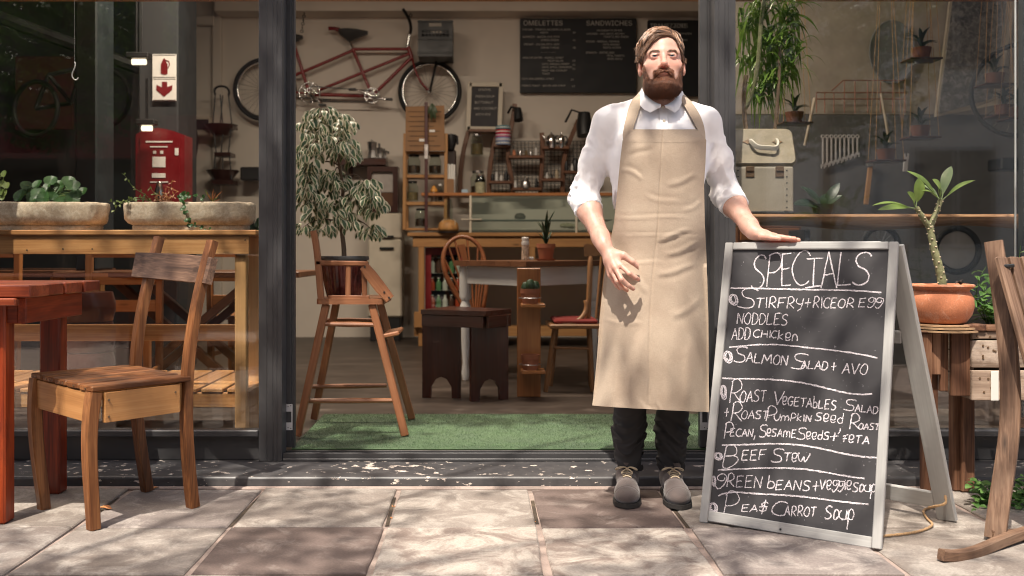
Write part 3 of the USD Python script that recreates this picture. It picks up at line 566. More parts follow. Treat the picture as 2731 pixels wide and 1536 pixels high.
def B(xs, ys):                                        # board coordinates under a photograph pixel
    o = np.array([0, 0, CAM_H]); d = P(xs, ys, 1.0) - o; q0 = bp(0, 0, -.011); t = ((q0 - o) @ bn) / (d @ bn); q = o + d * t - q0; return np.array([q @ bdir, q @ bup])
def C_(*p): return ('c', p)
def L_(*p): return ('l', p)
GL = {'A': [L_((0, 0), (.5, 1), (1, 0)), L_((.15, .36), (.85, .4))], 'B': [L_((.1, 0), (.1, 1)), C_((.1, 1), (.7, .95), (.75, .65), (.15, .52), (.9, .4), (.8, .05), (.1, 0))], 'C': [C_((.95, .85), (.6, 1), (.1, .7), (.05, .3), (.45, 0), (.95, .12))],
      'D': [L_((.08, 0), (.08, 1)), C_((.08, 1), (.8, .85), (.95, .45), (.7, .1), (.08, 0))], 'E': [L_((.9, 1), (.1, .97), (.08, 0), (.9, .02)), L_((.08, .5), (.75, .54))], 'F': [L_((.95, 1), (.1, .97), (.08, 0)), L_((.08, .5), (.75, .54))],
      'G': [C_((.9, .85), (.55, 1), (.1, .7), (.08, .3), (.5, 0), (.9, .2), (.92, .45)), L_((.5, .45), (1, .45))], 'H': [L_((.05, 0), (.1, 1)), L_((.95, 0), (.9, 1)), L_((.08, .5), (.92, .52))], 'I': [L_((.5, 0), (.5, 1))], 'K': [L_((.08, 0), (.1, 1)), L_((.9, .95), (.12, .42), (.95, 0))],
      'L': [L_((.12, 1), (.06, .02), (.95, .05))], 'M': [L_((0, 0), (.12, 1), (.5, .35), (.85, 1), (1, 0))], 'N': [L_((.05, 0), (.1, 1), (.88, 0), (.95, 1))], 'O': [C_((.5, 1), (.08, .65), (.15, .15), (.55, 0), (.92, .4), (.8, .88), (.45, 1))], 'P': [L_((.1, 0), (.12, 1)), C_((.05, .95), (.75, 1), (.9, .7), (.6, .48), (.12, .45))],
      'R': [L_((.08, 0), (.12, 1)), C_((.05, .95), (.7, 1), (.85, .72), (.55, .5), (.12, .46)), L_((.3, .47), (.95, 0))], 'S': [C_((.92, .88), (.55, 1), (.15, .82), (.3, .58), (.75, .42), (.85, .15), (.45, 0), (.05, .1))], 'T': [L_((0, .97), (1, 1)), L_((.5, 1), (.46, 0))], 'U': [C_((.08, 1), (.08, .3), (.4, 0), (.8, .2), (.9, 1))],
      'V': [L_((.02, 1), (.45, 0), (.98, 1))], 'W': [C_((.02, .95), (.12, .2), (.3, .02), (.5, .6), (.68, .02), (.9, .3), (.98, .95))], 'Y': [C_((.08, 1), (.2, .5), (.5, .42), (.85, .6)), L_((.9, 1), (.7, 0), (.3, -.25))], '+': [L_((.5, .05), (.5, .95)), L_((.05, .48), (.95, .54))], ',': [C_((.5, .2), (.5, .0), (.1, -.35))],
      'e': [C_((.08, .5), (.85, .6), (.7, .95), (.25, .95), (.08, .5), (.25, .05), (.9, .15))], 'b': [L_((.1, 1.35), (.08, 0)), C_((.08, .1), (.6, 0), (.9, .35), (.6, .65), (.1, .5))], 'd': [L_((.9, 1.3), (.88, 0)), C_((.88, .5), (.4, .68), (.08, .3), (.45, 0), (.88, .2))], 'g': [C_((.85, .9), (.3, .95), (.1, .65), (.4, .45), (.85, .75)), C_((.87, .95), (.8, 0), (.3, -.2), (.05, .0))],
      'i': [L_((.5, .75), (.48, 0)), L_((.5, 1.02), (.52, 1.08))], 'k': [L_((.1, 1.2), (.08, 0)), L_((.8, .75), (.12, .35), (.85, 0))], 'n': [L_((.1, .75), (.08, 0)), C_((.1, .55), (.5, .8), (.8, .55), (.85, 0))], 'm': [L_((.06, .75), (.05, 0)), C_((.06, .55), (.3, .8), (.48, .5), (.5, .05)), C_((.5, .55), (.75, .8), (.92, .5), (.95, 0))], 'o': [C_((.5, .8), (.1, .5), (.3, 0), (.8, .2), (.8, .65), (.45, .8))],
      'p': [L_((.1, .8), (.05, -.7)), C_((.1, .6), (.6, .85), (.9, .5), (.55, .05), (.1, .2))], 'u': [C_((.1, .75), (.1, .1), (.6, .02), (.85, .75)), L_((.87, .8), (.9, 0))], '&': [C_((.9, .85), (.45, 1), (.2, .76), (.7, .54), (.85, .25), (.4, .02), (.05, .2)), L_((.58, 1.3), (.42, -.3)), L_((.0, .5), (.95, .55))], 'f': [L_((1, .95), (.3, .8), (.05, .75)), L_((.6, .85), (.3, 0)), L_((.1, .42), (.8, .48))]}
WORDS = []
chalk_rng = np.random.default_rng(3)
def ribbon(uv, w):
    uv = np.asarray(uv, float)
    if len(uv) < 2: return []
    t = np.gradient(uv, axis=0); t /= np.linalg.norm(t, axis=1, keepdims=True) + 1e-9; n = np.c_[-t[:, 1], t[:, 0]]
    ww = w * (.75 + .5 * chalk_rng.random(len(uv))) / 2; d = chalk_rng.uniform(.0006, .0012)
    a, b = uv + n * ww[:, None], uv - n * ww[:, None]; q = len(uv)
    v = np.array([bp(x, y, d - .011) for x, y in np.vstack([a, b])]); f = [[[i, i + 1, q + i + 1], [i, q + i + 1, q + i]] for i in range(q - 1)]
    return [trimesh.Trimesh(v, np.array(f).reshape(-1, 3), process=False)]
def strokes(pts_px, w=.0046, curved=True, n=None):
    uv = np.array([B(*p) for p in pts_px])
    if curved and len(uv) > 2: uv = spline(np.c_[uv, np.zeros(len(uv))], n or len(uv) * 6)[:, :2]
    elif len(uv) >= 2: uv = np.vstack([uv[i] + (uv[i + 1] - uv[i]) * np.linspace(0, 1, 6)[:, None] for i in range(len(uv) - 1)])
    return ribbon(uv + chalk_rng.normal(0, .0004, uv.shape), w)
def word(txt, x0, x1, yt, yb, dy=0.0, w=.0034, slant=.20, fat=None):
    """one chalk word between photograph pixels x0..x1; yt/yb of its first letter; dy = how far the last letter drops"""
    wid = np.array([{'I': .35, 'i': .3, 'M': 1.25, 'W': 1.3, 'm': 1.2, ',': .3, '+': .9, ' ': .5}.get(c, .85 if c.isupper() else .72) for c in txt]); wid /= wid.sum(); gap = .14; x = 0; out = []
    for c, ww in zip(txt, wid):
        if c != ' ':
            s = (x1 - x0) * ww * (1 - gap); xx = x0 + (x1 - x0) * x; oy = dy * (x + ww / 2) + chalk_rng.normal(0, .015) * (yb - yt); h = (yb - yt) * chalk_rng.uniform(.94, 1.05)
            for kind, pts in GL[c]:
                px = [(xx + s * (a + slant * (b - .3)), yb + oy - h * b) for a, b in pts]
                out += strokes(px, w * chalk_rng.uniform(.85, 1.15), kind == 'c')
        x += ww
    WORDS.append(out); return []
def a5(x, y): return 1850 + x / 2.899, 600 + y / 2.899
def a6(x, y): return 1850 + x / 2.704, 1000 + y / 2.704
def W5(txt, x0, x1, yt, yb, dy=0, w=.0036, **k): X0, Y0 = a5(x0, yt); X1, Y1 = a5(x1, yb); return word(txt, X0, X1, Y0, Y1, dy / 2.899, w, **k)
def W6(txt, x0, x1, yt, yb, dy=0, w=.0036, **k): X0, Y0 = a6(x0, yt); X1, Y1 = a6(x1, yb); return word(txt, X0, X1, Y0, Y1, dy / 2.704, w, **k)
def rule(f, pts, w=.0052): return strokes([f(*p) for p in pts], w, True, 60)
def scribble(f, cx, cy, rx, ry):
    th = np.linspace(0, 2 * np.pi * 3.4, 44); k = 1 - .55 * (th / th[-1]) + .1 * np.sin(th * 2.3)
    return strokes([f(cx + rx * q * math.cos(t), cy + ry * q * math.sin(t)) for t, q in zip(th, k)], .0036, True, 150)
T5 = dict(slant=.0)
lines = {
 'title_lettering': W5('S', 445, 575, 215, 487, w=.0046) + W5('P', 560, 700, 215, 475, w=.0046) + W5('E', 675, 775, 228, 470, w=.0046, slant=.05) + W5('C', 760, 925, 215, 475, w=.0046, slant=.1) + W5('T', 870, 1010, 245, 485, w=.0046, slant=.05) + rule(a5, [(865, 488), (920, 478), (985, 470)], .0055) + W5('A', 985, 1125, 215, 487, w=.0046, slant=.0) + W5('L', 1110, 1245, 215, 473, w=.0046) + W5('S', 1225, 1400, 208, 468, w=.0046, slant=.15),
 'rule': rule(a5, [(285, 488), (480, 490), (880, 500), (1200, 506), (1452, 523)]),
 'menu_line': W5('S', 335, 520, 497, 640) + W5('TIRFRY', 480, 860, 560, 640, 8) + W5('+', 855, 920, 562, 640) + W5('RICE', 925, 1115, 560, 640, 2) + W5('OR', 1115, 1250, 575, 640, 0) + W5('E', 1275, 1340, 565, 635) + W5('gg', 1345, 1465, 555, 625, 5),
 'menu_line_2': W5('NODDLES', 335, 735, 678, 765, 10), 'menu_line_3': W5('ADD', 295, 445, 790, 885, 3) + W5('CHI', 460, 605, 805, 865, 10) + W5('C', 600, 650, 818, 870) + W5('ken', 650, 815, 822, 885, 14),
 'rule_2': rule(a5, [(275, 947), (420, 932), (560, 924), (900, 950), (1200, 985), (1422, 1030)]),
 'menu_line_4': W5('S', 310, 430, 946, 1062) + W5('ALMON', 408, 735, 985, 1060, 28) + W5('S', 750, 905, 990, 1110) + W5('ALAD', 830, 1045, 1045, 1108, 14) + W5('+', 1058, 1112, 1062, 1130) + W5('AVO', 1150, 1355, 1065, 1145, 14),
 'rule_3': rule(a5, [(220, 1185), (600, 1195), (900, 1232), (1150, 1292), (1382, 1306)]),
 'menu_line_5': W6('R', 258, 370, 42, 205) + W6('OAST', 335, 530, 118, 198, -8) + W6('V', 575, 660, 122, 215) + W6('eGETAbLES', 640, 1035, 150, 215, 38) + W6('S', 1080, 1185, 178, 255) + W6('ALAD', 1165, 1335, 210, 262, 20),
 'menu_line_6': W6('+', 218, 262, 235, 305) + W6('R', 268, 370, 212, 332) + W6('OAST', 345, 545, 258, 318, -4) + W6('P', 520, 615, 232, 330) + W6('UmPkIN', 580, 855, 280, 328, 8) + W6('Seed', 875, 1085, 270, 325, 26) + W6(',', 1040, 1085, 330, 400) + W6('R', 1122, 1215, 290, 390) + W6('OAST', 1190, 1345, 345, 390, 8),
 'menu_line_7': W6('P', 218, 300, 345, 458) + W6('ECAN,', 262, 450, 385, 440, 10) + W6('S', 470, 540, 352, 445) + W6('eSAmE', 528, 745, 385, 440, 12) + W6('S', 742, 825, 378, 460) + W6('eedS', 810, 985, 410, 462, 4) + W6('+', 978, 1055, 405, 478) + W6('feTA', 1070, 1275, 425, 482, 18),
 'rule_4': rule(a6, [(203, 505), (500, 498), (800, 510), (1050, 560), (1335, 596)]),
 'menu_line_8': W6('B', 205, 350, 512, 645) + W6('EEF', 345, 530, 545, 618, -6) + W6('S', 555, 665, 530, 632) + W6('TeW', 650, 840, 558, 622, 6),
 'rule_5': rule(a6, [(175, 684), (500, 672), (850, 686), (1050, 720), (1232, 746)]),
 'menu_line_9': W6('g', 160, 240, 715, 800) + W6('REEN', 240, 500, 720, 805, 10) + W6('b', 530, 600, 745, 815) + W6('EANS', 590, 850, 755, 825, 10) + W6('+', 852, 918, 760, 840) + W6('Veggie', 908, 1145, 758, 825, 6) + W6('Soup', 1145, 1322, 772, 840, 6),
 'rule_6': rule(a6, [(178, 872), (215, 856), (400, 852), (700, 870), (1000, 905), (1260, 931)]),
 'menu_line_10': W6('P', 212, 350, 862, 1010) + W6('EA', 345, 470, 935, 985, 4) + W6('&', 472, 545, 920, 985) + W6('C', 560, 690, 912, 1010) + W6('ARROT', 655, 890, 945, 1015, 6) + W6('Soup', 945, 1165, 945, 1035, 15),
 'bullet': scribble(a5, 308, 575, 34, 48), 'bullet_2': scribble(a5, 266, 1018, 33, 52), 'bullet_3': scribble(a6, 216, 122, 21, 60), 'bullet_4': scribble(a6, 178, 585, 30, 30), 'bullet_5': scribble(a6, 145, 762, 15, 42), 'bullet_6': scribble(a6, 140, 956, 32, 42)}
for ms in WORDS: board.add('chalk_word', cat(ms), M['chalk'])
for k, ms in lines.items():
    if ms: board.add(k.rstrip('_0123456789'), cat(ms), M['chalk'])
# jute rope tied through the rear leg
rp = [P(2521, 1322, 3.545), P(2523, 1338, 3.52), P(2519, 1344, 3.51), P(2505, 1348, 3.52)] + [G(x, y, .005) for x, y in ((2488, 1352), (2470, 1357), (2466, 1372), (2476, 1386), (2486, 1397), (2471, 1410), (2436, 1420), (2390, 1426), (2350, 1430))]
single('rope', 'frayed jute rope tied to the rear leg of the chalkboard and trailing on the slabs', 'rope', tube(spline(rp, 70), .0045 + .0006 * np.sin(np.arange(70) * 2.2), 7), M['rope'], smooth=60)

# ------------------------------------------------------------------ terracotta pot with frangipani, card mats, plank stand
PY = 3.92; pc = P(2511, 862, PY); kx = PY / FPX
mats = thing('card_mat', 'stack of round corrugated card mats under the terracotta pot', 'mat', pc - (0, 0, .03))
for k, (r, z) in enumerate(((.112, -.008), (.123, -.018), (.126, -.029))):
    th = np.linspace(0, 2 * np.pi, 90, endpoint=False); rr = r * (1 + .012 * np.sin(th * 45)); 
    mats.add('mat_layer', prism(np.c_[rr * np.cos(th), rr * np.sin(th)], plane_M(pc + (0.004 * k, 0, z), (1, 0, 0), (0, 1, 0)), .007), M['cork'])
pz = pc[2]; Hh = (862 - 757) * kx
prof = [(0, 0), (.076, 0), (.088, .006), (.108, .035), (.1165, .068), (.114, .098), (.104, .116), (.098, .124), (.100, .130), (.114, .138), (.1185, .144), (.117, .150), (.108, .152), (.098, .148), (.094, .13), (.094, .118), (0, .118)]
pot = thing('terracotta_pot', 'round bellied terracotta pot on card mats beside the chalkboard', 'plant pot', pc)
pot.add('bowl', lathe([(r * 1.0, z * Hh / .152) for r, z in prof], pc, 56), M['terracotta'], smooth=50)
pot.add('soil', lathe([(0, .128), (.05, .130), (.092, .126)], pc, 24), M['soil'], smooth=True)
fr = thing('frangipani', 'young frangipani with a forked knobbly stem growing in the terracotta pot', 'plant', pc + (0, 0, .12))
def q25(x, y, dY=0.0): return P(x, y, PY + dY)
stem = spline([q25(2513, 775), q25(2505, 715), q25(2493, 672), q25(2485, 635), q25(2480, 603)], 26)
lb = spline([q25(2482, 610), q25(2466, 588, -.01), q25(2452, 566, -.02), q25(2444, 552, -.02)], 14)
rb = spline([q25(2481, 610), q25(2491, 580, .01), q25(2502, 553, .015), q25(2509, 531, .015)], 14)
M['frangbark'] = plain('frangipani_bark', (.17, .17, .085), rough=.75, var=.35, vscale=40, bump=.6, bscale=160)
fr.add('stem', tube(stem, np.linspace(.0175, .0125, 26) * (1 + .05 * np.sin(np.arange(26) * 1.9)), 12), M['frangbark'], smooth=60)
for b_, nm in ((lb, 'branch'), (rb, 'branch')): fr.add(nm, tube(b_, np.linspace(.0115, .0095, 14) * (1 + .08 * np.sin(np.arange(14) * 2.3)), 10), M['frangbark'], smooth=60)
scars = []
for line, r, n in ((stem, .0155, 34), (lb, .0105, 18), (rb, .0105, 20)):
    for k in range(n):
        t = (k + .5) / n; c = line[int(t * (len(line) - 1))]; a = k * 2.4
        s = trimesh.creation.icosphere(1, .0042); s.apply_scale((1, 1, .75)); s.apply_translation(c + np.array([math.cos(a), math.sin(a), 0]) * r * (1.0 if line is not stem else 1.12 - .3 * t)); scars.append(s)
fr.add('leaf_scars', cat(scars), plain('leaf_scar', (.46, .37, .26), .8, var=.2), smooth=True)
M['frleaf'] = leafy('frangipani_leaf', (.13, .20, .045), (.22, .31, .085), rough=.35, trans=.35, vscale=25)
M['frleaf2'] = leafy('frangipani_leaf_pale', (.24, .34, .16), (.33, .42, .22), rough=.3, trans=.3, vscale=25)
def leaf_blade(base, tip, width, normal, curl=.12, n=9, fold=.18, mid=.55, wave=0.0):
    """a leaf from base to tip: grid with midrib fold, sag along its length"""
    base, tip = np.asarray(base, float), np.asarray(tip, float); d, a, u = frame(tip - base, normal); Ln = np.linalg.norm(tip - base)
    s = np.linspace(0, 1, n); w = np.where(s < mid, np.maximum(np.sin(np.pi / 2 * (s / mid)), 0) ** .8, np.maximum(np.cos(np.pi / 2 * (s - mid) / (1 - mid)), 0) ** .75) * width / 2; w[0] = width * .05; w[-1] = 0
    g = np.array([[base + d * Ln * t + u * Ln * curl * math.sin(np.pi * t) + a * ww * v + u * (abs(v) ** 1.2 * ww * fold + wave * ww * math.sin(9 * t + v)) for v in (-1, -.55, 0, .55, 1)] for t, ww in zip(s, w)])
    return surf(g)
nb, nl = q25(2510, 532, .015), q25(2443, 553, -.02)
LV = [(nb, (2537, 443), .05, .040, (-.6, -.75, .25), 'frleaf2'), (nb, (2601, 480), -.02, .026, (-.2, -.5, .9), 'frleaf'), (nb, (2486, 478), -.09, .040, (.3, -.8, .4), 'frleaf'), (nb, (2417, 455), .04, .032, (0, -.55, .85), 'frleaf'),
      (nb, (2460, 493), .06, .026, (0, -.5, .8), 'frleaf2'), (nb, (2457, 508), -.05, .020, (.2, -.4, .9), 'frleaf'),
      (nl, (2450, 473), -.03, .046, (.1, -.9, .25), 'frleaf'), (nl, (2419, 512), -.08, .038, (.3, -.8, .4), 'frleaf'), (nl, (2326, 548), -.02, .026, (0, -.35, .93), 'frleaf'), (nl, (2340, 560), -.06, .026, (0, -.8, .5), 'frleaf')]
for b_, (x, y), dy, w_, nn, mt in LV:
    tp = q25(x, y, dy); pet = b_ + (tp - b_) * .16
    lf = fr.add('leaf', leaf_blade(pet, tp, w_, nn, curl=.10, n=11), M[mt], smooth=True)
    lf.add('petiole', tube([b_ - (0, 0, .006), pet, b_ + (tp - b_) * .6 + np.array(nn) / np.linalg.norm(nn) * np.linalg.norm(tp - b_) * .075, tp], [.0028, .0022, .0014, .0005], 5), M['frleaf2'], smooth=True)
sd = single('dead_flower', 'dark withered flower lying on the soil at the rim of the terracotta pot', 'flower', cat([leaf_blade(P(2562, 762, PY), P(2562 + dx, 748 + dz, PY + dy), .012, (0, 0, 1), .3, 5) for dx, dz, dy in ((-14, 10, -.03), (8, -4, .0), (16, 9, -.02), (0, 2, .02))]), plain('withered', (.04, .022, .015), .8), smooth=True)
# plank stand
ps = thing('plank_stand', 'stand of upright reclaimed planks carrying the terracotta pot', 'plant stand', G(2520, 1321))
sx0 = 2450; SY = 3.86; ztop = P(0, 886, SY)[2]
for k, (x0, x1, yb, dy) in enumerate(((2454, 2484, 1060, 0), (2486, 2512, 1000, .012), (2511, 2534, 1045, .022), (2535, 2587, 1056, .004))):
    a, b = P(x0, 886, SY), P(x1, yb, SY); xm = (a[0] + b[0]) / 2
    ps.add('plank', bar((xm, SY + dy, b[2]), (xm, SY + dy, ztop - .001), b[0] - a[0] - .002, .02, up=(0, 1, 0)), M['plankwood'])
for x, y in ((2477, 3.92), (2575, 4.02)):
    X = (x - CX) * y / FPX; ps.add('leg', bar((X, y, .002), (X, y, ztop - .022), .052, .05, b=.004), M['plankwood'])
ps.add('top_board', set_grain(bxx(P(2446, 0, SY)[0], P(2590, 0, SY)[0], SY - .02, SY + .17, ztop - .0005, ztop + .004, .001), (1, 0, 0)), M['plankwood'])
# crate planter
cp = thing('crate_planter', 'planter box of sun bleached nailed boards behind the folding chair', 'planter', G(2700, 1300))
CY0 = 3.84; xl, xr = P(2592, 0, CY0)[0], P(2592, 0, CY0)[0] + .62
for yt, yb, nail in ((884, 904, 2), (908, 981, 6), (988, 1068, 5)):
    zt, zb = P(0, yt, CY0)[2], P(0, yb, CY0)[2]
    f = cp.add('front_board', set_grain(bxx(xl, xr, CY0, CY0 + .02, zb, zt, .003), (1, 0, 0)), M['greyplank'])
    f.add('nail', screws([(xl + RNG.uniform(.02, .09), CY0 - .001, zb + (zt - zb) * RNG.uniform(.2, .85)) for _ in range(nail)], .0042), M['brass'])
zt, zb = P(0, 884, CY0)[2], P(0, 1068, CY0)[2]
for k in range(3): cp.add('side_board', set_grain(bxx(xl - .001, xl + .019, CY0 + .021, CY0 + .26, zb + k * (zt - zb) / 3 + .003, zb + (k + 1) * (zt - zb) / 3 - .003, .003), (0, 1, 0)), M['greyplank'])
zq = P(0, 842, CY0)[2]
cp.add('top_board', set_grain(bxx(xl - .035, xl + .05, CY0 - .012, CY0 + .10, zt + .001, zt + .028, .004), (0, 1, 0)), M['plankwood'])
cp.add('top_board', set_grain(bxx(xl + .052, xr, CY0 - .008, CY0 + .075, zt + .001, zt + .024, .004), (1, 0, 0)), M['plankwood'])
cp.add('soil', bxx(xl + .02, xr - .01, CY0 + .03, CY0 + .25, zb + .02, zt - .01), M['soil'])
for X in (xl + .04, xr - .05): cp.add('leg', bar((X, CY0 + .2, .002), (X, CY0 + .2, zb + .02), .05, .05), M['plankwood'])
cp.add('painted_panel', bxx(xl + .071, xl + .10, CY0 - .004, CY0 - .0005, zb, P(0, 990, CY0)[2], .001), M['whitepaintwood'], label='white painted strip of the planter box')

# ------------------------------------------------------------------ folding chair, right edge
fc = thing('folding_chair', 'weathered slatted folding chair cut by the right edge of the picture', 'chair', G(2680, 1470))
def fpt(x, y, Y): return P(x, y, Y)
legp = [P(2654, 1436, 3.33), P(2672, 1300, 3.36), P(2694, 1120, 3.40), P(2692, 980, 3.43), P(2676, 820, 3.46), P(2650, 644, 3.50)]
fc.add('front_leg', sweep_rect(spline(legp, 24), np.linspace(.064, .058, 24), .028, (.8, -.6, 0)), M['deckwood'])
legq = [q + np.array([.40, .12, 0]) for q in legp]; fc.add('front_leg', sweep_rect(spline(legq, 24), .06, .028, (.8, -.6, 0)), M['deckwood'])
for dx, nm in ((0, 0), (.052, 1), (.104, 2), (.156, 3), (.208, 4)):
    a, b = P(2668, 686, 3.43) + (dx, .02 * nm, 0), P(2790, 1120, 3.27) + (dx * .9, .02 * nm, 0)
    s = fc.add('back_slat', bar(a, b, .048, .019, up=(.5, -1, .1), b=.004), M['deckwood'])
fc.add('strap', bar(P(2663, 711, 3.415), P(2705, 708, 3.415), .012, .012, up=(0, -1, 0)), M['black'])
fc.add('foot_rail', sweep_rect(spline([G(2510, 1497) + (0, 0, .02), P(2560, 1482, 3.13), P(2650, 1452, 3.22), P(2760, 1412, 3.36), P(2900, 1360, 3.5)], 16), .034, .03, (0, 0, 1)), M['deckwood'])
fc.add('foot_rail', sweep_rect(spline([G(2640, 1440) + (0, 0, .02), P(2700, 1425, 3.36), P(2800, 1400, 3.48), P(2950, 1370, 3.6)], 16), .03, .028, (0, 0, 1)), M['deckwood'])
fc.add('cross_rail', bar(P(2680, 1130, 3.41), P(2680, 1130, 3.41) + (.42, .13, 0), .03, .03), M['deckwood'])
# ================================================================== inside the cafe
def px_box(x0, x1, y0, y1, Y, d, b=.003, axis=None):
    """box whose street-side face fills photograph pixels x0..x1, y0..y1 at distance Y and is d deep"""
    a, c = P(x0, y1, Y), P(x1, y0, Y); return bxx(a[0], c[0], Y, Y + d, a[2], c[2], b, axis)
def r4(x, y, Y=10.36): return P(600 + x / 2.264, y / 2.264, Y)
def r5(x, y, Y): return P(680 + x / 2.131, 560 + y / 2.131, Y)
def r6(x, y, Y=10.3): return P(1050 + x / 2.787, 200 + y / 2.787, Y)
def r7(x, y, Y): return P(1050 + x / 2.263, 600 + y / 2.263, Y)

# ------------------------------------------------------------------ tandem on the wall
BYK = 10.36
bk = thing('tandem_bicycle', 'red tandem bicycle hung on the cafe back wall with a black crate in front', 'bicycle', r4(740, 560))
wheels = [r4(240, 540), r4(1237, 552)]; RW = 188 / 2.264 * BYK / FPX
for c in wheels:
    w = bk.add('wheel', ring(c, RW - .012, .021, (0, 1, 0), 64, 8), M['rubber'], smooth=True)
    w.add('rim', ring(c, RW - .040, .010, (0, 1, 0), 64, 6), M['chrome'], smooth=True)
    w.add('hub', tube([c - (0, .05, 0), c + (0, .05, 0)], .022, 12), M['chrome'], smooth=40)
    sp = [tube([c + np.array([math.cos(a + .25) * .02, .018 * (-1) ** k, math.sin(a + .25) * .02]), c + np.array([math.cos(a), 0, math.sin(a)]) * (RW - .045)], .0016, 4) for k, a in enumerate(np.arange(28) * 2 * np.pi / 28)]
    w.add('spokes', cat(sp), M['chrome'], kind='stuff')
fr_ = [((1105, 283), (1128, 345), .022), ((770, 292), (890, 580), .017), ((415, 265), (510, 565), .017), ((770, 297), (1106, 296), .016), ((1118, 322), (560, 548), .016), ((778, 302), (405, 462), .016), ((1128, 345), (890, 578), .018), ((510, 570), (890, 578), .019), ((415, 300), (240, 540), .011), ((510, 565), (240, 540), .011)]
for a, b, r in fr_: bk.add('frame_tube', tube([r4(*a), r4(*b)], r, 10), M['bikered'], smooth=40)
for o in (-.045, .045):
    bk.add('fork_blade', tube(spline([r4(1130, 347), r4(1152, 430) + (0, o, 0), r4(1180, 490) + (0, o, 0), r4(1238, 552) + (0, o, 0)], 12), .011, 8), M['bikered'], smooth=True)
for (x, y), nose in (((775, 205), (862, 195)), ((395, 232), (470, 222))):
    top = r4(x - 85, y - 22), r4(x - 30, y - 25), r4(x + 20, y - 22), r4(nose[0], nose[1])
    pts = []
    for k, (q, w, h) in enumerate(zip(top, (.085, .075, .035, .018), (.035, .055, .045, .02))):
        for s in (-1, 1): pts += [q + (0, s * w, 0), q + (0, s * w * .8, -h), q + (0, s * w * .4, .012)]
    pts += [r4(x - 25, y + 45) + (0, s, 0) for s in (-.03, .03)]
    sd_ = bk.add('saddle', hull(pts), M['black'], smooth=40)
    sd_.add('seat_post', tube([r4(x - 25, y + 35), r4(x + (0 if x > 600 else 22), y + 90)], .013, 8), M['chrome'], smooth=40)
bk.add('stoker_grip', tube([r4(625, 172), r4(660, 172), r4(690, 182)], [.02, .018, .026], 10), M['red'], smooth=True)
bk.add('stem', tube([r4(1103, 283), r4(1112, 215), r4(1118, 195)], [.018, .016, .02], 10), M['chrome'], smooth=True)
bk.add('handlebar', tube(spline([r4(1118, 200), r4(1125, 165) + (0, -.12, 0), r4(1105, 120) + (0, -.25, 0), r4(1088, 98) + (0, -.3, 0)], 14), .016, 8), M['black'], smooth=True)
for c, r, big in ((r4(515, 565), .105, 1), (r4(892, 582), .075, 0)):
    c = c - (0, .05, 0); bk.add('chainring', cat(ring(c, r, .007, (0, 1, 0), 40, 6), ring(c, r * .45, .008, (0, 1, 0), 24, 6), *[tube([c, c + r * np.array([math.cos(t), 0, math.sin(t)])], .007, 6) for t in np.arange(5) * 1.2566]), M['chrome'], smooth=True)
for a, b, ped in (((890, 580), (805, 545), (770, 540)), ((892, 588), (988, 602), (990, 600)), ((515, 565), (585, 630), (590, 635))):
    k = bk.add('crank', tube([r4(*a, 10.29), r4(*b, 10.27)], [.016, .014], 8), M['chrome'], smooth=True)
    k.add('pedal', bar(r4(ped[0] - 22, ped[1], 10.25), r4(ped[0] + 22, ped[1], 10.25), .07, .02), M['black'])
bk.add('chain', cat(tube([r4(515, 612, 10.3), r4(892, 614, 10.3)], .006, 5), tube([r4(515, 520, 10.3), r4(892, 548, 10.3)], .006, 5), tube([r4(515, 615, 10.3), r4(640, 600, 10.3), r4(240, 575, 10.3)], .006, 5)), M['black'])
bk.add('rack_strut', tube([r4(1282, 350, 10.28), r4(1237, 552, 10.28)], .013, 8), M['black'], smooth=40)
bk.add('brake', cat(tube([r4(1165, 372), r4(1185, 400), r4(1180, 412)], .012, 6)), M['chrome'], smooth=True)
def crate(label, c0, c1, d):
    (x0, _, z0), (x1, Y, z1) = c0, c1; n = thing('milk_crate', label, 'crate', ((x0 + x1) / 2, Y, z0)); t = .012
    g = sbox(x0, z0, x1, z1); hand = sbox((x0 + x1) / 2 - (x1 - x0) * .17, z1 - (z1 - z0) * .16, (x0 + x1) / 2 + (x1 - x0) * .17, z1 - (z1 - z0) * .08).buffer(.004)
    holes = [sbox(x0 + (x1 - x0) * (.12 + .1 * k) , z0 + (z1 - z0) * q, x0 + (x1 - x0) * (.12 + .1 * k + .06), z0 + (z1 - z0) * (q + .07)).buffer(.002) for k in range(8) for q in (.55, .66)]
    for h in [hand] + holes: g = g.difference(h)
    n.add('front_panel', prism(g, plane_M((0, Y, 0), (1, 0, 0), (0, 0, 1)), -t), M['black'])
    n.add('back_panel', prism(sbox(x0, z0, x1, z1).difference(hand), plane_M((0, Y + d, 0), (1, 0, 0), (0, 0, 1)), -t), M['black'])
    for x in (x0, x1 - t): n.add('side_panel', bxx(x, x + t, Y + t + .001, Y + d - t - .001, z0, z1, .002), M['black'])
    n.add('base', bxx(x0 + t, x1 - t, Y + t, Y + d - t, z0, z0 + .01, .002), M['black'])
    for z in (z0 + .03, z0 + (z1 - z0) * .45, z1 - .02): n.add('rim', bxx(x0 - .006, x1 + .006, Y - .006, Y - .0005, z, z + .014, .002), M['black'])
crate('black plastic milk crate on the front rack of the tandem', r4(1165, 340, 10.0), r4(1375, 122, 10.0), .36)
for k, (a, b, l) in enumerate((((462, 200), (488, 20), 'chain holding up the rear of the tandem'), ((1122, 105), (1117, 10), 'chain holding up the handlebar of the tandem'))):
    p, q = r4(*a, 10.3), r4(*b, 10.3); n = int(np.linalg.norm(q - p) / .035)
    single('hanging_chain', l, 'chain', cat([ring(p + (q - p) * (i + .5) / n, .014, .0042, (1, 0, 0) if i % 2 else (0, 1, 0), 12, 5).apply_scale((1, 1, 1)) for i in range(n)]), M['black'], smooth=True)

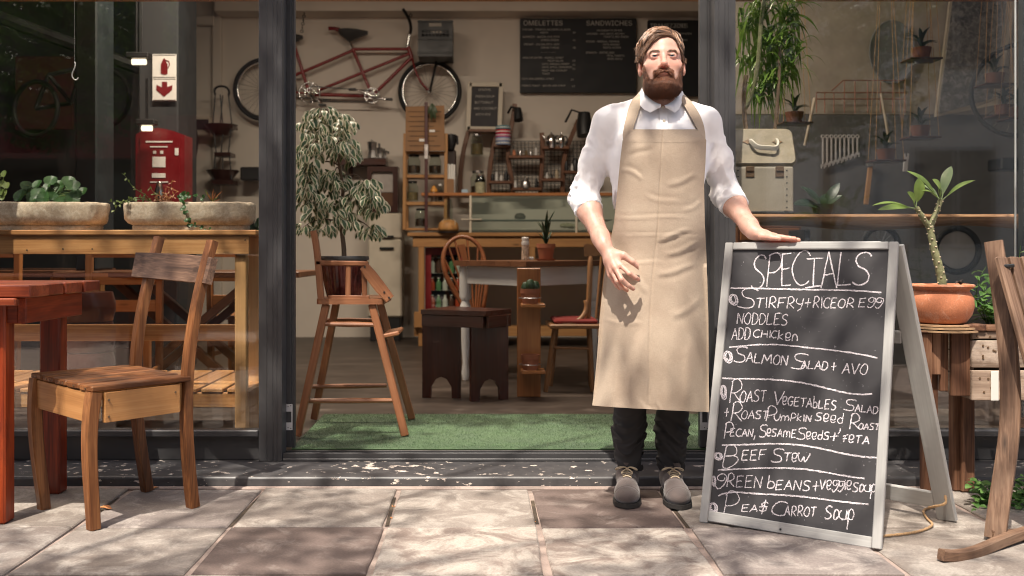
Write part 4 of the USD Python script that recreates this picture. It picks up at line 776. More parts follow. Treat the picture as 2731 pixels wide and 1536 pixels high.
# ------------------------------------------------------------------ menu boards
def lettering(text, h, o, bold=False, depth=.002):
    m = meshkit.text_mesh(text, h, depth, bold); m.apply_transform(plane_M(o, (1, 0, 0), (0, 0, 1)) @ np.diag([1, 1, -1, 1]) if False else plane_M(o, (1, 0, 0), (0, 0, 1))); return m
def board_text(n, rows, Y):
    for x, y, h, t in rows:
        m = meshkit.text_mesh(t, h * Y / FPX, .002, False); m.apply_transform(plane_M(P(x, y, Y - .001), (1, 0, 0), (0, 0, 1))); n.add('menu_text', m, M['menuchalk'])
def rm(x, y): return 1380 + x / 6.585, 40 + y / 6.585
MB = 10.42
mb = thing('menu_board', 'wide black menu board listing omelettes and sandwiches on the back wall', 'menu board', P(1541, 246, MB))
mb.add('panel', px_box(1387, 1698, 49, 247, MB, .05, .004), M['slate2'])
rows = [(*rm(100, 182), 13, 'OMELETTES'), (*rm(1205, 185), 13, 'SANDWICHES')]
for x, y, t in ((85, 270, 'ITALIAN - TOMATO, MOZZARELLA, BASIL'), (400, 325, 'PESTO'), (90, 398, 'SUPERIOR - BACON, AVO, FETA'), (410, 455, 'SPRING ONION'), (110, 530, 'CREAMY - BACON, FETA, LEEK'), (410, 588, 'CREAM CHEESE'), (405, 670, '----------'), (95, 765, 'HEALTHY EATER - MUESLI, HONEY'), (530, 820, 'FRUIT SALAD'), (430, 875, 'OATS, BANANA, HONEY'), (430, 930, 'OATS, APPLE, CINNAMON'), (430, 990, 'FRUIT AND YOGHURT'), (430, 1045, 'TOAST'), (75, 1135, 'OATS AND BERRIES, HONEY'), (75, 1255, 'FRENCH TOAST - BACON AND SYRUP'), (970, 325, '35'), (970, 455, '45'), (970, 588, '45'), (965, 820, '35'), (965, 890, '35'), (965, 960, '30'), (935, 1150, '30'), (955, 1265, '40'),
                (1390, 285, 'ON CIABATTA OR RYE'), (1210, 345, 'CHICKEN - AVO, MAYO, ROCKET'), (1510, 398, 'TOMATO, RED ONION'), (1200, 480, 'VEGGIE - BRINJAL, PEPPERS'), (1505, 535, 'FETA, ROCKET'), (1505, 588, 'PESTO, OLIVES'), (1200, 675, 'SPINACH - BACON, EGG'), (1570, 730, 'FETA, TOMATO'), (1580, 785, 'BASIL MAYO')):
    rows.append((*rm(x, y), 4.6, t))
board_text(mb, rows, MB)
mb2 = thing('menu_board', 'second black menu board half hidden behind the man', 'menu board', P(1800, 256, MB))
mb2.add('panel', px_box(1728, 1935, 53, 256, MB, .05, .004), M['slate2'])
board_text(mb2, [(1733, 74, 11, 'TRAMEZZINI'), (1800, 74, 11, 'PIES')] + [(1740 + (k % 3) * 12, 92 + 17 * k, 4.6, t) for k, t in enumerate(('CHICKEN MAYO, AVO, PEPPADEW', 'BACON, BRIE, CRANBERRY', 'STEAK AND ALE', 'CHICKEN AND MUSHROOM', 'SPINACH AND FETA', 'BUTTERNUT', 'SIDE SALAD', 'CHIPS'))], MB)
cb = thing('wall_blackboard', 'small cream framed blackboard leaning on the wall shelf below the tandem', 'blackboard', r6(675, 410))
cb.add('slate', hull([r6(x, y, 10.28) + (0, d, 0) for x, y in ((570, 75), (790, 78), (780, 395), (560, 392)) for d in (0, .012)]), M['slate'])
for a, b in (((572, 70), (800, 72)), ((800, 66), (786, 404)), ((552, 398), (784, 401)), ((566, 64), (553, 404))): cb.add('frame', bar(r6(*a, 10.27), r6(*b, 10.27), .045, .02, up=(0, 1, 0), ext=.01), M['cream'])
board_text(cb, [(1275, 242, 6, 'SPECIAL'), (1268, 260, 6, 'FRESH SOUP'), (1266, 276, 6, 'BUTTERNUT'), (1263, 292, 6, 'AND COCONUT'), (1268, 308, 6, 'WITH RYE')], 10.27)

# ------------------------------------------------------------------ counter
CYc = 9.4; czt = P(0, 620, CYc)[2]
ct = thing('serving_counter', 'oak serving counter with a plank top at the back of the cafe', 'counter', (0.5, CYc, FL))
x0, x1 = P(1086, 0, CYc)[0], P(1640, 0, CYc)[0]
for k in range(4): ct.add('top_board', set_grain(bxx(x0, x1 + .3, CYc + k * .18, CYc + k * .18 + .177, czt - .035, czt, .004), (1, 0, 0)), M['counterwood'])
ct.add('apron', set_grain(bxx(x0 + .05, x1 + .25, CYc + .03, CYc + .055, czt - .135, czt - .036, .003), (1, 0, 0)), M['counterwood'])
for px in (1123, 1420, 1640): X = P(px, 0, CYc)[0]; ct.add('leg', bar((X, CYc + .06, FL + .001), (X, CYc + .06, czt - .036), .055, .055, b=.004), M['counterwood'])
ct.add('stretcher', set_grain(bxx(x0 + .06, x1 + .2, CYc + .05, CYc + .075, P(0, 898, CYc)[2], P(0, 872, CYc)[2]), (1, 0, 0)), M['counterwood'])
ct.add('lower_shelf', set_grain(bxx(x0 + .06, x1 + .2, CYc + .09, CYc + .66, P(0, 880, CYc)[2] - .02, P(0, 880, CYc)[2], .004), (1, 0, 0)), M['counterwood'])
ct.add('foot_block', px_box(1104, 1131, 832, 874, CYc - .02, .07), M['counterwood'])
dc = thing('display_case', 'curved glass pastry display case standing on the serving counter', 'display case', (1.0, CYc, czt))
gx0, gx1 = P(1252, 0, CYc + .1)[0], P(1640, 0, CYc + .1)[0]; zt = P(0, 522, CYc + .15)[2]
dc.add('top_board', set_grain(bxx(P(1122, 0, 9.5)[0], gx1, CYc + .16, CYc + .55, zt, zt + .03, .004), (1, 0, 0)), M['orangewood'])
cv = [(CYc + .08, czt + .002), (CYc + .075, czt + .1), (CYc + .09, czt + .2), (CYc + .13, zt - .06), (CYc + .17, zt - .002)]
g = np.array([[(x, y, z) for y, z in cv] for x in (gx0, gx1)]); M['softglass'] = mat('case_glass', {'t': ('transparent_bsdf', {'color': (.86, .92, .88)}), 'g': ('diffuse_bsdf', {'color': (.35, .40, .37)}), 'm': ('mix_closure', {'fac': .10})}, [('t.BSDF', 'm.closure1'), ('g.BSDF', 'm.closure2')], surface='m.closure'); dc.add('glass_front', surf(g, .004), M['softglass'], smooth=60)
for x in (gx0 + .01, P(1537, 0, 9.5)[0]): dc.add('end_trim', tube([(x, y - .005, z) for y, z in cv], .012, 6), M['cream'], smooth=60)
zs = P(0, 588, CYc + .2)[2]; dc.add('shelf', bxx(gx0 + .02, gx1 - .02, CYc + .14, CYc + .52, zs, zs + .008), plain('frosted_shelf', (.20, .22, .21), .6))
dc.add('base_tray', bxx(gx0 + .02, gx1 - .02, CYc + .1, CYc + .52, czt + .001, czt + .015), M['black'])
dc.add('shelf_rail', bxx(P(1230, 0, 9.4)[0], P(1285, 0, 9.4)[0], CYc + .05, CYc + .06, zs, zs + .012), M['cream'])
def pile(name, label, c, px, Y, r, n, mt, cat_='food'):
    ms = []
    for k in range(n):
        s = trimesh.creation.icosphere(2, r); s.apply_scale((1.5, .9, .7)); s.apply_transform(trimesh.transformations.rotation_matrix(RNG.uniform(0, 3), (0, 0, 1))); s.apply_translation(P(px[0] + (px[1] - px[0]) * (k + .5) / n, px[2], Y) + (0, RNG.uniform(-.02, .02), RNG.uniform(0, r * .6))); ms.append(s)
    single(name, label, cat_, cat(ms), mt, smooth=True)
M['bread'] = plain('bread_crust', (.40, .20, .065), .6, var=.35, vscale=25); M['pastry'] = plain('pale_pastry', (.46, .38, .27), .7, var=.3, vscale=30)
pile('pastries', 'pale pastries at the right end of the display case', None, (1500, 1530, 606), 9.55, .035, 3, M['pastry'])
single('dark_bun', 'dark round bun on the display case shelf', 'food', lathe([(0, 0), (.05, .005), (.055, .03), (.035, .055), (0, .062)], P(1387, 585, 9.6), 20), plain('rye_crust', (.05, .03, .02)), smooth=True)
bw = thing('bread_loaf', 'round scored brown loaf on the counter left of the display case', 'bread', P(1196, 620, 9.45))
lf_ = lathe([(0, 0), (.085, .0), (.098, .03), (.090, .075), (.06, .105), (0, .115)], P(1196, 620, 9.45) + (0, 0, .008), 28); lf_.apply_translation(np.zeros(3)); bw.add('crust', lf_, M['bread'], smooth=True)
bw.add('dark_base', lathe([(0, 0), (.11, 0), (.11, .008), (0, .008)], P(1196, 620, 9.45), 24), M['black'])
for k in range(5): bw.add('score', tube(spline([P(1196, 620, 9.45) + (-.06 + .03 * k, -.07, .06), P(1196, 620, 9.45) + (-.05 + .028 * k, -.04, .107), P(1196, 620, 9.45) + (-.04 + .02 * k, .0, .124)], 6), .004, 5), M['pastry'], smooth=True)
def jar(label, x, yb, yt, Y, r_px, content=None, lid='steel', fill=.5, name='glass_jar', catg='jar', group=None):
    b = P(x, yb, Y); h = (yb - yt) * Y / FPX; r = r_px * Y / FPX; n = thing(name, label, catg, b, group)
    n.add('glass', lathe([(0, .003), (r * .95, .003), (r, .012), (r, h * .72), (r * .72, h * .84), (r * .72, h * .9), (r * .68, h * .9), (r * .68, h * .84), (r * .94, h * .70), (r * .94, .014), (0, .012)], b, 22), M['glass'], smooth=50)
    if content: n.add('contents', lathe([(0, .014), (r * .92, .015), (r * .92, h * fill), (0, h * fill + .01)], b, 18), M[content], smooth=50)
    if lid: n.add('lid', lathe([(0, h * .9), (r * .76, h * .9), (r * .78, h * .92), (r * .76, h), (0, h + .004)], b, 20), M[lid], smooth=40)
    return n
M['beans'] = plain('coffee_beans', (.035, .016, .008), .5, var=.5, vscale=60, bump=1, bscale=90); M['nuts'] = plain('dried_herbs', (.16, .11, .05), .8, var=.4, vscale=50)
jar('tall glass bell jar on the counter between the loaf and the display case', 1196, 617, 522, 9.62, 12, None, None, name='glass_bell')
jar('large storage jar standing on the display case top beside a second jar', 1275, 519, 456, 9.7, 20, 'beans', 'steel', .35)
jar('clear lidded jar standing on the display case top, front of the pair', 1281, 519, 466, 9.6, 15, 'pastry', 'chrome', .6)
st = thing('straw_holder', 'brown holder of white paper straws on the display case top', 'straw holder', P(1200, 517, 9.6))
st.add('holder', px_box(1192, 1211, 477, 517, 9.6, .06, .004), M['kraft'])
for k in range(9): x = 1187 + (k % 5) * 6.2 + (k // 5) * 3; st.add('straw_bundle', tube([P(x * .9 + 120, 515, 9.64 + .02 * (k // 5)), P(x, 437 + (k % 3) * 2, 9.64 + .02 * (k // 5))], .011, 7), M['paper'], smooth=40)
single('milk_box', 'small pale blue box on the display case top', 'box', px_box(1231, 1248, 505, 517, 9.6, .06), plain('pale_blue', (.30, .40, .48), .6))

# ------------------------------------------------------------------ ladder shelf with cardboard menu
LY = 9.62
ls_ = thing('ladder_shelf', 'narrow oak ladder shelf of jars standing on the counter', 'shelf', P(1132, 612, LY))
for px in (1078, 1188): ls_.add('upright', bar(P(px, 613, LY), P(px + 2, 356, LY), .032, .03, up=(0, 1, 0)), M['counterwood']); ls_.add('upright', bar(P(px + 8, 613, LY + .24), P(px + 8, 370, LY + .24), .03, .03, up=(0, 1, 0)), M['counterwood'])
for yt, yb in ((466, 474), (538, 547), (403, 409), (608, 614)): ls_.add('shelf', set_grain(px_box(1082, 1185, yt, yb, LY + .005, .24, .003), (1, 0, 0)), M['counterwood'])
cm = thing('cardboard_menu', 'brown cardboard menu propped on top of the ladder shelf', 'menu', P(1133, 403, 9.58))
cm.add('card', hull([P(x, y, 9.575) + (0, d, 0) for x, y in ((1082, 284), (1185, 281), (1186, 402), (1081, 403)) for d in (0, .006)]), M['kraft'])
for k in range(8): cm.add('printed_line', px_box(1088 + (k % 2) * 4, 1178 - (k * 7) % 23, 297 + 13 * k, 298.4 + 13 * k, 9.571, .003, .0003), plain('dark_print', (.05, .03, .02), .8) if k == 0 else UsdShade.Material.Get(stage, '/World/Looks/dark_print'))
cm.add('label', px_box(1145, 1160, 346, 352, 9.569, .003, .0003), M['label']); cm.add('label', px_box(1118, 1132, 370, 377, 9.569, .003, .0003), M['label'])
pl = thing('strap', 'dark red strap with a steel clip hanging down the front of the ladder shelf', 'strap', P(1136, 620, 9.5))
pl.add('band', px_box(1132.5, 1141, 272, 618, 9.54, .008, .002), plain('dark_red_strap', (.06, .012, .012), .5)); pl.add('clip', px_box(1131, 1142, 384, 424, 9.53, .009, .003), M['steel'])
k = 0
for (x, yb, yt, r, c, l) in ((1104, 466, 413, 18, 'beans', 'left big glass jar on the top level of the ladder shelf'), (1160, 466, 413, 17, 'beans', 'right big glass jar on the top level of the ladder shelf'), (1100, 538, 483, 16, 'nuts', 'left big glass jar on the middle level of the ladder shelf'), (1122, 607, 556, 16, 'beans', 'big glass jar on the bottom level of the ladder shelf')): jar(l, x, yb, yt, LY + .1, r, c, 'black', .45)
ob = thing('sauce_bottle', 'glass bottle with an orange cone cap on the middle level of the ladder shelf', 'bottle', P(1157, 538, LY + .04))
b_ = P(1157, 538, LY + .04); ob.add('bottle', lathe([(0, 0), (.026, 0), (.028, .01), (.028, .08), (.02, .095), (0, .095)], b_, 18), plain('milky_glass', (.40, .37, .31), .2), smooth=40); ob.add('cap', lathe([(0, .095), (.034, .095), (.036, .11), (.012, .15), (0, .155)], b_, 18), plain('orange_cap', (.65, .30, .06), .4), smooth=40)
jar('small spice bottle with a pale cap beside the orange capped bottle', 1174, 538, 491, LY + .05, 6, 'beans', 'paper', .6, 'spice_bottle', 'bottle')
gr = thing('coffee_grinder', 'dark coffee grinder standing right of the cardboard menu', 'grinder', P(1203, 470, 9.75))
b_ = P(1203, 470, 9.75); gr.add('body', px_box(1192, 1216, 400, 470, 9.75, .14, .01), plain('dark_brown_metal', (.03, .014, .01), .4)); gr.add('hopper', lathe([(0, .25), (.03, .25), (.055, .33), (.05, .4), (0, .41)], b_, 18), M['black'], smooth=40); gr.add('arm', tube([b_ + (.0, -.02, .40), b_ + (.06, -.04, .38), b_ + (.065, -.04, .3)], .01, 6), M['black'])
single('price_card', 'dark sprig hanging in front of the cardboard menu', 'plant', cat([leaf_blade(P(1152, 275, 9.5), P(1152 + dx, 275 + dz, 9.5 + dy), .03, (0, -1, .2), .1, 7) for dx, dz, dy in ((-10, 30, 0), (4, 40, .02), (14, 28, -.02), (-2, 48, .03), (10, 44, 0))]), leafy('dim_leaf', (.03, .05, .02), (.07, .10, .045)), smooth=True)

# ------------------------------------------------------------------ wall shelf of bent timbers
WY = 10.30
ws = thing('wall_shelf', 'rambling wall shelf made of bent brown timbers behind the counter', 'shelf', r6(950, 880))
for pts in (((560, 412), (520, 560), (500, 700), (498, 885)), ((775, 405), (735, 560), (712, 720), (708, 885)), ((900, 215), (868, 420), (850, 590), (868, 730), (888, 880)), ((1100, 430), (1106, 560), (1098, 720), (1090, 885)), ((1372, 335), (1320, 460), (1272, 600), (1258, 740), (1252, 890))):
    ws.add('upright', sweep_rect(spline([r6(*p) for p in pts], 16), .045, .05, (1, 0, 0)), M['tabletop'])
for a, b in (((556, 418), (782, 420)), ((740, 530), (852, 530)), ((850, 612), (1104, 612)), ((1100, 545), (1300, 545)), ((1098, 782), (1256, 782)), ((1262, 725), (1520, 725)), ((495, 888), (720, 886)), ((708, 800), (880, 800)), ((880, 850), (1095, 850))):
    ws.add('shelf', bar(r6(*a, WY - .04), r6(*b, WY - .04), .17, .028), M['tabletop'])
gm = []
wm_ = thing('wire_grid', 'dark wire grid panel hung on the wall behind the bent shelf', 'grid', r6(1080, 890, 10.46))
for k in range(27): gm.append(bar(r6(725 + k * 27.7, 490, 10.46), r6(725 + k * 27.7, 892, 10.46), .007, .006, up=(0, 1, 0), b=.001))
for k in range(15): gm.append(bar(r6(725, 492 + k * 28.5, 10.455), r6(1445, 492 + k * 28.5, 10.455), .007, .006, up=(0, 1, 0), b=.001))
wm_.add('wires', cat(gm), plain('grid_wire', (.03, .03, .03), .5), kind='stuff')
jar('glass jar hanging under the top shelf below the small blackboard', 1272, 416, 358, 10.22, 17, 'nuts', 'steel', .55)
for (x, yb, yt, r, l) in ((1471, 395, 350, 15, 'round chrome teapot on the upper right shelf'), (1497, 395, 352, 10, 'chrome sugar pot beside the round teapot on the upper right shelf')):
    b_ = P(x, yb, 10.2); h = (yb - yt) * 10.2 / FPX; r = r * 10.2 / FPX; t = thing('teapot', l, 'teapot', b_)
    t.add('body', lathe([(0, 0), (r * .8, 0), (r, h * .35), (r * .85, h * .7), (r * .4, h * .82), (0, h * .85)], b_, 24), M['chrome'], smooth=50); t.add('knob', lathe([(0, h * .84), (r * .15, h * .86), (r * .2, h * .95), (0, h)], b_, 12), M['chrome'], smooth=True); t.add('handle', tube(spline([b_ + (r * .9, 0, h * .25), b_ + (r * 1.5, 0, h * .4), b_ + (r * 1.3, 0, h * .7), b_ + (r * .75, 0, h * .72)], 8), .008, 6), M['black'], smooth=True); t.add('spout', tube([b_ + (-r * .8, 0, h * .35), b_ + (-r * 1.3, 0, h * .6), b_ + (-r * 1.45, 0, h * .75)], [.018, .012, .009], 8), M['chrome'], smooth=True)
for z0, z1, c, nm in ((520, 495, (.22, .30, .46), 'blue'), (495, 462, (.30, .33, .50), 'lavender'), (462, 436, (.55, .06, .20), 'pink'), (436, 405, (.55, .03, .03), 'red'), (405, 378, (.04, .22, .28), 'teal')):
    a = r6(813, z0, 10.2); h = (z0 - z1) / 2.787 * 10.2 / FPX; n = thing('tea_tin', f'{nm} tin in the stack of coloured tins between the bent timbers', 'tin', a); n.add('tin', lathe([(0, 0), (.075, 0), (.077, .004), (.077, h - .01), (.07, h - .002), (0, h - .001)], a, 20), plain(f'tin_{nm}', c, .4), smooth=40); n.add('band', lathe([(.0775, .012), (.0785, .012), (.0785, .022), (.0775, .022)], a, 20), M['label'])
sm = ((895, 605, 560, 13, 'terracotta', 'red tub'), (940, 605, 558, 12, 'steel', 'grey cup'), (985, 605, 560, 11, 'nuts', 'brown cup'), (1020, 605, 565, 10, 'steel', 'pewter cup'), (1058, 605, 540, 12, 'white', 'white shaker'), (1140, 776, 730, 10, 'white', 'white cruet'), (1175, 776, 745, 9, 'black', 'black cruet'), (1212, 776, 705, 14, 'pastry', 'straw wrapped bottle'), (1285, 718, 640, 16, 'black', 'black flask'), (1330, 718, 662, 14, 'white', 'white bottle'), (1350, 718, 615, 24, 'black', 'black kettle'), (1400, 718, 650, 14, 'steel', 'steel can'),
      (735, 795, 735, 14, 'black', 'black pot'), (765, 795, 722, 12, 'white', 'white mug'), (800, 795, 745, 12, 'white', 'small white mug'), (835, 795, 715, 16, 'black', 'tall black pot'), (905, 845, 790, 12, 'white', 'white carton'), (980, 846, 775, 38, 'steel', 'wide steel bowl'), (1060, 846, 770, 12, 'black', 'black jug'))
for x, yb, yt, r, mt, l in sm:
    a = r6(x, yb, 10.2); h = (yb - yt) / 2.787 * 10.2 / FPX; rr = r / 2.787 * 10.2 / FPX
    n = thing('crockery', f'{l} on the bent timber wall shelf', l.split()[-1], a); n.add('body', lathe([(0, .001), (rr * .8, .001), (rr, h * .2), (rr * .95, h * .7), (rr * .6, h * .9), (rr * .55, h), (rr * .45, h), (0, h * .9)], a, 18), M[mt], smooth=45)
    if h > .1: n.add('handle', tube(spline([a + (rr * .9, 0, h * .25), a + (rr * 1.5, 0, h * .45), a + (rr * .85, 0, h * .7)], 8), .006, 5), M[mt], smooth=True)
    else: n.add('rim', ring(a + (0, 0, h), rr * .5, .004, (0, 0, 1), 16, 5), M[mt], smooth=True)
for (x, y), l in (((915, 292), 'small black clamp lamp on the tallest bent timber'), ((1398, 360), 'large black clamp lamp on the right bent timber')):
    k = .55 if x < 1000 else 1.0; c = r6(x, y, 10.2); n = thing('clamp_lamp', l, 'lamp', c)
    n.add('shade', cat(tube([c + (.02 * k, -.03, .10 * k), c + (.02 * k, -.05, -.02 * k), c + (.03 * k, -.07, -.13 * k)], [.06 * k, .08 * k, .085 * k], 16)), M['black'], smooth=50)
    n.add('arm', tube([c + (.01, 0, .10 * k), c + (-.10 * k, .02, .14 * k), c + (-.16 * k, .06, .02)], .012, 6), M['black'], smooth=True)
# shelf and moka pots, television on the fridge
mk = thing('wall_shelf', 'short dark wall shelf carrying moka pots left of the ladder shelf', 'shelf', P(985, 440, 10.2)); mk.add('board', px_box(900, 1029, 422, 440, 10.22, .27, .004, 0), M['darkwood']); mk.add('bracket', px_box(930, 940, 441, 470, 10.4, .09), M['darkwood'])
for x, yt, l in ((992, 372, 'tall moka pot on the dark shelf'), (1012, 390, 'middle moka pot on the dark shelf'), (1026, 398, 'short moka pot at the end of the dark shelf')):
    b_ = P(x, 421.5, 10.3); h = (421 - yt) * 10.3 / FPX; r = h * .26; n = thing('moka_pot', l, 'coffee pot', b_)
    n.add('boiler', lathe([(0, 0), (r * 1.1, 0), (r * .85, h * .42), (0, h * .42)], b_, 8), M['steel']); n.add('jug', lathe([(0, h * .43), (r * .85, h * .43), (r * 1.1, h * .85), (0, h * .86)], b_, 8), M['steel']); n.add('lid', lathe([(0, h * .86), (r * 1.1, h * .86), (r * .2, h * .95), (r * .2, h), (0, h)], b_, 8), M['steel']); n.add('handle', bar(b_ + (r * 1.5, 0, h * .8), b_ + (r * 1.6, 0, h * .45), .02, .02), M['black'])
FRY = 10.0
fg = thing('fridge', 'old cream refrigerator standing left of the counter', 'fridge', P(1026, 845, FRY)); fzs = P(0, 637, FRY)[2]; fxa, fxb = P(981, 0, FRY)[0], P(1071, 0, FRY)[0]
fg.add('plinth', bxx(fxa + .02, fxb - .02, FRY + .02, FRY + .45, FL + .001, P(0, 848, FRY)[2], .005), M['black'])
fg.add('lower_door', bxx(fxa, fxb, FRY, FRY + .04, P(0, 846, FRY)[2], fzs - .004, .015), M['cream']); fg.add('freezer_door', bxx(fxa, fxb, FRY, FRY + .04, fzs + .004, P(0, 569, FRY)[2], .015), M['cream']); fg.add('body', bxx(fxa + .004, fxb - .004, FRY + .042, FRY + .48, P(0, 848, FRY)[2], P(0, 568, FRY)[2], .01), M['cream'])
for y0, y1, xa in ((628, 634, 1016), (659, 665, 1012)): fg.add('handle', px_box(xa, 1050, y0, y1, FRY - .03, .028, .005), M['black'])
tv = thing('television', 'old dark wooden television with a pale screen standing on the fridge', 'television', P(1020, 566, FRY + .05)); tc = lambda x, y: (780 + x / 3.813, 380 + y / 3.813)
def frame_poly(o, i): return sbox(*o).difference(sbox(*i).buffer(.02))
a, b = P(979, 566, 10.05), P(1061, 444, 10.05); ia, ib = P(991, 550, 10.05), P(1048, 457, 10.05)
tv.add('cabinet', prism(frame_poly((a[0], a[2], b[0], b[2]), (ia[0] + .02, ia[2] + .02, ib[0] - .02, ib[2] - .02)), plane_M((0, 10.25, 0), (1, 0, 0), (0, 0, 1)), .2), M['darkwood']); tv.add('back', bxx(a[0] + .02, b[0] - .02, 10.255, 10.40, a[2] + .02, b[2] - .02, .02), M['darkwood'])
tv.add('screen', px_box(988, 1050, 455, 513, 10.10, .02, .004), plain('grey_screen', (.40, .36, .33), .35)); tv.add('speaker_cloth', px_box(988, 1050, 514, 551, 10.10, .02, .004), plain('brown_cloth', (.12, .06, .035), .9))
# red drinks fridge
df = thing('drinks_fridge', 'red drinks fridge with a glass door under the counter', 'fridge', P(1189, 832, 9.55)); RY = 9.52
ra, rb_ = P(1134, 834, RY), P(1244, 660, RY)
df.add('door_frame', prism(sbox(ra[0], ra[2], rb_[0], rb_[2]).difference(sbox(ra[0] + .055, ra[2] + .05, rb_[0] - .055, rb_[2] - .07)), plane_M((0, RY, 0), (1, 0, 0), (0, 0, 1)), -.04), M['red']); df.add('cabinet_back', bxx(ra[0], rb_[0], RY + .38, RY + .4, ra[2], rb_[2]), M['black']); df.add('glass_door', bxx(ra[0] + .056, rb_[0] - .056, RY + .01, RY + .016, ra[2] + .051, rb_[2] - .071, .001), M['glass'])
for x in (ra[0] + .003, rb_[0] - .013): df.add('side', bxx(x, x + .01, RY + .042, RY + .38, ra[2], rb_[2]), M['red'])
df.add('stand', bxx(ra[0] + .02, rb_[0] - .02, RY + .05, RY + .35, FL + .001, ra[2] - .001), M['black'])
for k, y in enumerate((776, 730, 822)): z = P(0, y, RY)[2]; df.add('shelf', bxx(ra[0] + .03, rb_[0] - .03, RY + .06, RY + .36, z, z + .006), M['steel'])
bot = [((.45, .07, .03), 'orange'), ((.10, .22, .10), 'green'), ((.5, .5, .46), 'clear'), ((.08, .04, .03), 'brown')]
for k, y in enumerate((776, 730, 822)):
    for j in range(5):
        b_ = P(1153 + 17 * j, y, RY + .08) + (0, 0, .006); c, nm = bot[(j + k * 2) % 4]; h = .12 if k != 1 else .15
        mt = UsdShade.Material.Get(stage, f'/World/Looks/drink_{nm}'); mt = mt if mt and mt.GetPrim().IsValid() else plain(f'drink_{nm}', c, .25)
        n = thing('drink_bottle', f'{nm} drink bottle, {("first", "second", "third", "fourth", "fifth")[j]} from the left on the {("middle", "top", "bottom")[k]} shelf of the red fridge', 'bottle', b_, 'bottles in the red drinks fridge'); n.add('bottle', lathe([(0, 0), (.024, 0), (.026, .006), (.026, h * .6), (.011, h * .8), (.011, h * .94), (0, h * .94)], b_, 12), mt, smooth=45); n.add('cap', lathe([(0, h * .94), (.013, h * .94), (.013, h), (0, h)], b_, 10), M['label'])

# ------------------------------------------------------------------ corner table, plank with pots, stool, chairs
TY = 6.22; tt = thing('dining_table', 'white farmhouse table with a brown top set corner forward in the middle of the cafe', 'table', (.45, 7.0, FL))
cN, cL, cR = P(1403, 697, TY), P(1209, 693, 6.95), P(1614, 698, 6.95); zt = cN[2]; cB = cL + cR - cN
corners = [np.r_[q[:2], zt] for q in (cN, cR, cB, cL)]
n_pl = 5
for k in range(n_pl):
    a, b = k / n_pl, (k + 1) / n_pl; e = .0015
    q = [corners[0] + (corners[3] - corners[0]) * (a + e), corners[0] + (corners[3] - corners[0]) * (b - e), corners[1] + (corners[2] - corners[1]) * (b - e), corners[1] + (corners[2] - corners[1]) * (a + e)]
    m = hull([p + (0, 0, d) for p in q for d in (0, -.034)]); set_grain(m, q[3] - q[0]); tt.add('top_plank', m, M['tabletop'])
cen = sum(corners) / 4; ins = [c + (cen - c) * .16 for c in corners]
for k in range(4):
    a, b = ins[k], ins[(k + 1) % 4]; tt.add('apron', bar(a - (0, 0, .097), b - (0, 0, .097), .022, .122, ext=-.03), M['whitepaintwood'])
for c in ins:
    b_ = np.r_[c[:2], FL + .001]; H_ = zt - .036 - FL
    tt.add('leg', lathe([(0, 0), (.022, 0), (.028, .05), (.020, .12), (.032, .3), (.036, H_ * .55), (.024, H_ * .60), (.040, H_ * .64), (.026, H_ * .69), (.042, H_ * .73), (.042, H_ * .995), (0, H_ * .995)], b_, 16), M['whitepaintwood'], smooth=45)
pk = thing('plank_pot_holder', 'upright orange plank with two pot shelves standing at the corner of the dining table', 'plant holder', P(1411, 1068, 6.12))
pkx0, pkx1 = P(1379, 0, 6.12)[0], P(1442, 0, 6.12)[0]
pk.add('plank', set_grain(bxx(pkx0, pkx1, 6.12, 6.145, FL + .001, zt - .04, .004), (0, 0, 1)), M['orangewood'])
for y in (820, 997): 
    z = P(0, y, 6.0)[2]; pk.add('shelf', set_grain(bxx(pkx0 + .02, pkx1 + .02, 5.98, 6.119, z, z + .022, .004), (1, 0, 0)), M['orangewood']); pk.add('wire_hoop', ring(P(1414, y - 26, 6.03) , .066, .0025, (0, 0, 1), 32, 5), M['steel'], smooth=True)
def tpot(label, x, yb, yt, Y, rt, mt='terracotta_dark', name='small_pot', base=None):
    b_ = P(x, yb, Y); h = (yb - yt) * Y / FPX; n = thing(name, label, 'plant pot', b_)
    n.add('pot', lathe([(0, 0), (rt * .72, 0), (rt * .92, h * .74), (rt, h * .75), (rt, h), (rt * .9, h), (rt * .86, h * .8), (0, h * .8)], b_, 22), M[mt], smooth=40); n.add('soil', lathe([(0, h * .84), (rt * .86, h * .83)], b_, 14), M['soil']); return b_ + (0, 0, h * .84)
t1 = tpot('small terracotta pot on the upper shelf of the orange plank', 1414, 819, 770, 6.03, .058); t2 = tpot('small terracotta pot on the lower shelf of the orange plank', 1414, 996, 945, 6.03, .055)
M['cactus'] = leafy('cactus_green', (.012, .030, .012), (.035, .065, .028), trans=.05)
single('cactus', 'small round cactus in the upper pot of the orange plank', 'plant', cat([lathe([(0, 0), (.026, .01), (.03, .04), (.018, .07), (0, .075)], t1 + d, 14) for d in ((0, 0, 0), (.03, .01, -.01), (-.025, .015, -.015))]), M['cactus'], smooth=True)
t3 = tpot('terracotta pot with saucer standing on the dining table', 1456, 693, 650, 6.7, .062, 'terracotta_dark')
single('saucer', 'terracotta saucer under the pot on the dining table', 'saucer', lathe([(0, 0), (.055, 0), (.066, .014), (.062, .014), (.05, .004), (0, .004)], P(1456, 695.5, 6.7), 24), M['terracotta_dark'], smooth=40)
ca = thing('succulent', 'spiky dark green succulent in the pot on the dining table', 'plant', t3)
for k in range(11): a = k * 2.4; L = .1 + .07 * (k % 3); ca.add('leaf', leaf_blade(t3, t3 + np.array([math.cos(a) * .07, math.sin(a) * .06, L]), .022, (math.cos(a), math.sin(a), .2), -.12, 7), M['cactus'], smooth=True)
